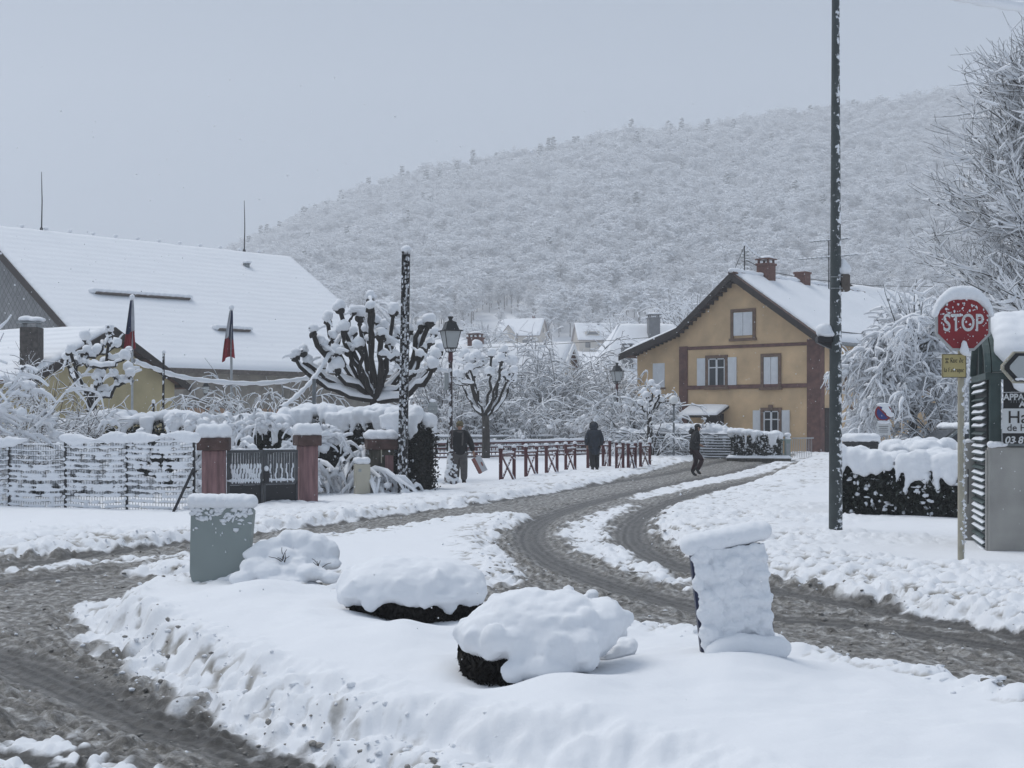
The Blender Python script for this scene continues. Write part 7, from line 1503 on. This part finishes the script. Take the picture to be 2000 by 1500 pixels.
skinned('coat_skirt', {'t': (V3(0,0.0,0.98), (0.20,0.16)), 'b': (V3(0.01,0.0,0.58), (0.22,0.17))}, [('t','b')], 'jacket_navy', m2)
# woman crossing the road, head bowed, seen from the side (local -y is her front)
pose3 = dict(pelvis=V3(0,0.02,0.90), chest=V3(0,0.0,1.24), neck=V3(0,-0.04,1.43), head=V3(0,-0.10,1.54), shL=V3(0.17,0.0,1.37), elL=V3(0.21,0.05,1.10), wrL=V3(0.17,-0.13,1.00), shR=V3(-0.17,0.0,1.37), elR=V3(-0.21,0.06,1.10), wrR=V3(-0.17,-0.14,1.02),
     hipL=V3(0.08,0.02,0.86), knL=V3(0.08,-0.03,0.48), anL=V3(0.07,0.09,0.11), toeL=V3(0.07,-0.06,0.03), hipR=V3(-0.08,0.02,0.86), knR=V3(-0.07,-0.22,0.52), anR=V3(-0.07,-0.06,0.17), toeR=V3(-0.07,-0.19,0.09))
X3, Y3 = ground(1358, 929, 0.03); m3 = person('person in black hooded jacket and wine-red trousers crossing the slushy road', (X3, Y3, zsnow(X3, Y3)-0.01), math.radians(84), 1.66, pose3, dict(hem=-0.10, jacket='jacket_black', trousers='trouser_wine', face=(0,-1), leg=0.86, boot=0.16))
hd = pose3['head']; V, F = blobs([(hd+V3(0,0.03,0.045), (0.092,0.105,0.10)), (hd+V3(0,0.06,-0.05), (0.08,0.06,0.10))], 3, 0.04); mk('hair', V, F.astype(np.int32), 'hair', m3)
V, F = blobs([(V3(0,0.13,1.42), (0.12,0.09,0.08)), (V3(0,0.09,1.47), (0.10,0.07,0.06))], 3, 0.06); mk('hood', V, F.astype(np.int32), 'jacket_black', m3); V, F = blobs([(V3(0.10*math.cos(a), 0.12+0.02*math.sin(a), 1.43+0.10*math.sin(a)), 0.032) for a in np.linspace(0, 6.28, 18)], 1, 0.3); mk('fur_trim', V, F.astype(np.int32), 'fur', m3)

# ------------------------------------------------------------------ loose clods of slush and snow thrown up by wheels and plough
M['clod'] = mat('slush_clod', (0.30, 0.285, 0.262), 0.6, 0.5, 25, 0.4, 60)
def clods(name, label, w, num, smin, smax, m, seed):
    r = np.random.default_rng(seed); w = w.reshape(-1)*(GY.reshape(-1) < 42); w = w/w.sum(); i = r.choice(len(w), num, p=w); V0, F0 = ICO[1]
    P = np.stack([GX.reshape(-1)[i], GY.reshape(-1)[i], GZ.reshape(-1)[i]], 1); P[:,:2] += r.normal(size=(num,2))*0.02; P[:,2] -= 0.003
    s = (smin+(smax-smin)*r.uniform(size=num)**3)[:,None,None]; A = np.stack([r.uniform(0.7,1.4,num), r.uniform(0.7,1.4,num), r.uniform(0.45,0.9,num)], 1)[:,None,:]
    V = (P[:,None,:]+V0[None]*s*A*r.uniform(0.75,1.25,(num,12,1))).reshape(-1,3); F = (F0[None]+(np.arange(num)*12)[:,None,None]).reshape(-1,3)
    o = mk(name, V, F.astype(np.int32), m, None, True, 'stuff'); o['label'] = label; o['category'] = 'slush'
near_edge = np.exp(-(GV/0.30)**2)*(GV < 0.45)
clods('slush_clods', 'small grey clods of slush scattered over the road', (GS*(1-GT)+0.5*near_edge*(GV < 0.25)), 7000, 0.006, 0.024, 'clod', 5)
clods('snow_clods', 'crumbs of white snow along the road edges', near_edge*(1-GT)+0.06*GS*(1-GT), 3500, 0.006, 0.024, 'snow', 6)

# ------------------------------------------------------------------ falling snow
r = np.random.default_rng(77); nf = 6000; Yf = 5.5+52*r.uniform(0, 1, nf)**0.8; Pf = np.stack([Yf*r.uniform(-0.48, 0.48, nf), Yf, r.uniform(0.1, 1, nf)*(1.2+Yf*0.28)], 1)
s = r.uniform(0.0035, 0.0085, (nf,1,1))*(0.7+0.3*r.uniform(size=(nf,1,1))); oc = np.array([(1,0,0),(-1,0,0),(0,1,0),(0,-1,0),(0,0,1),(0,0,-1)], float)[None]*r.uniform(0.6,1.3,(nf,6,1))
V = (Pf[:,None,:]+oc*s).reshape(-1,3); f8 = np.array([(0,2,4),(2,1,4),(1,3,4),(3,0,4),(2,0,5),(1,2,5),(3,1,5),(0,3,5)]); F = (f8[None]+(np.arange(nf)*6)[:,None,None]).reshape(-1,3)
fl = mk('falling_snow', V, F.astype(np.int32), 'snow', None, True, 'stuff'); fl['label'] = 'light snowflakes drifting through the air'; fl['category'] = 'snowfall'
print('all done', round(time.time()-T0, 1), 'triangles', sum(len(o.data.loop_triangles) if False else sum(p.loop_total-2 for p in o.data.polygons) for o in bpy.data.objects if o.type == 'MESH' and len(o.data.polygons) < 5e6 and not o.name.startswith('forest_source')))
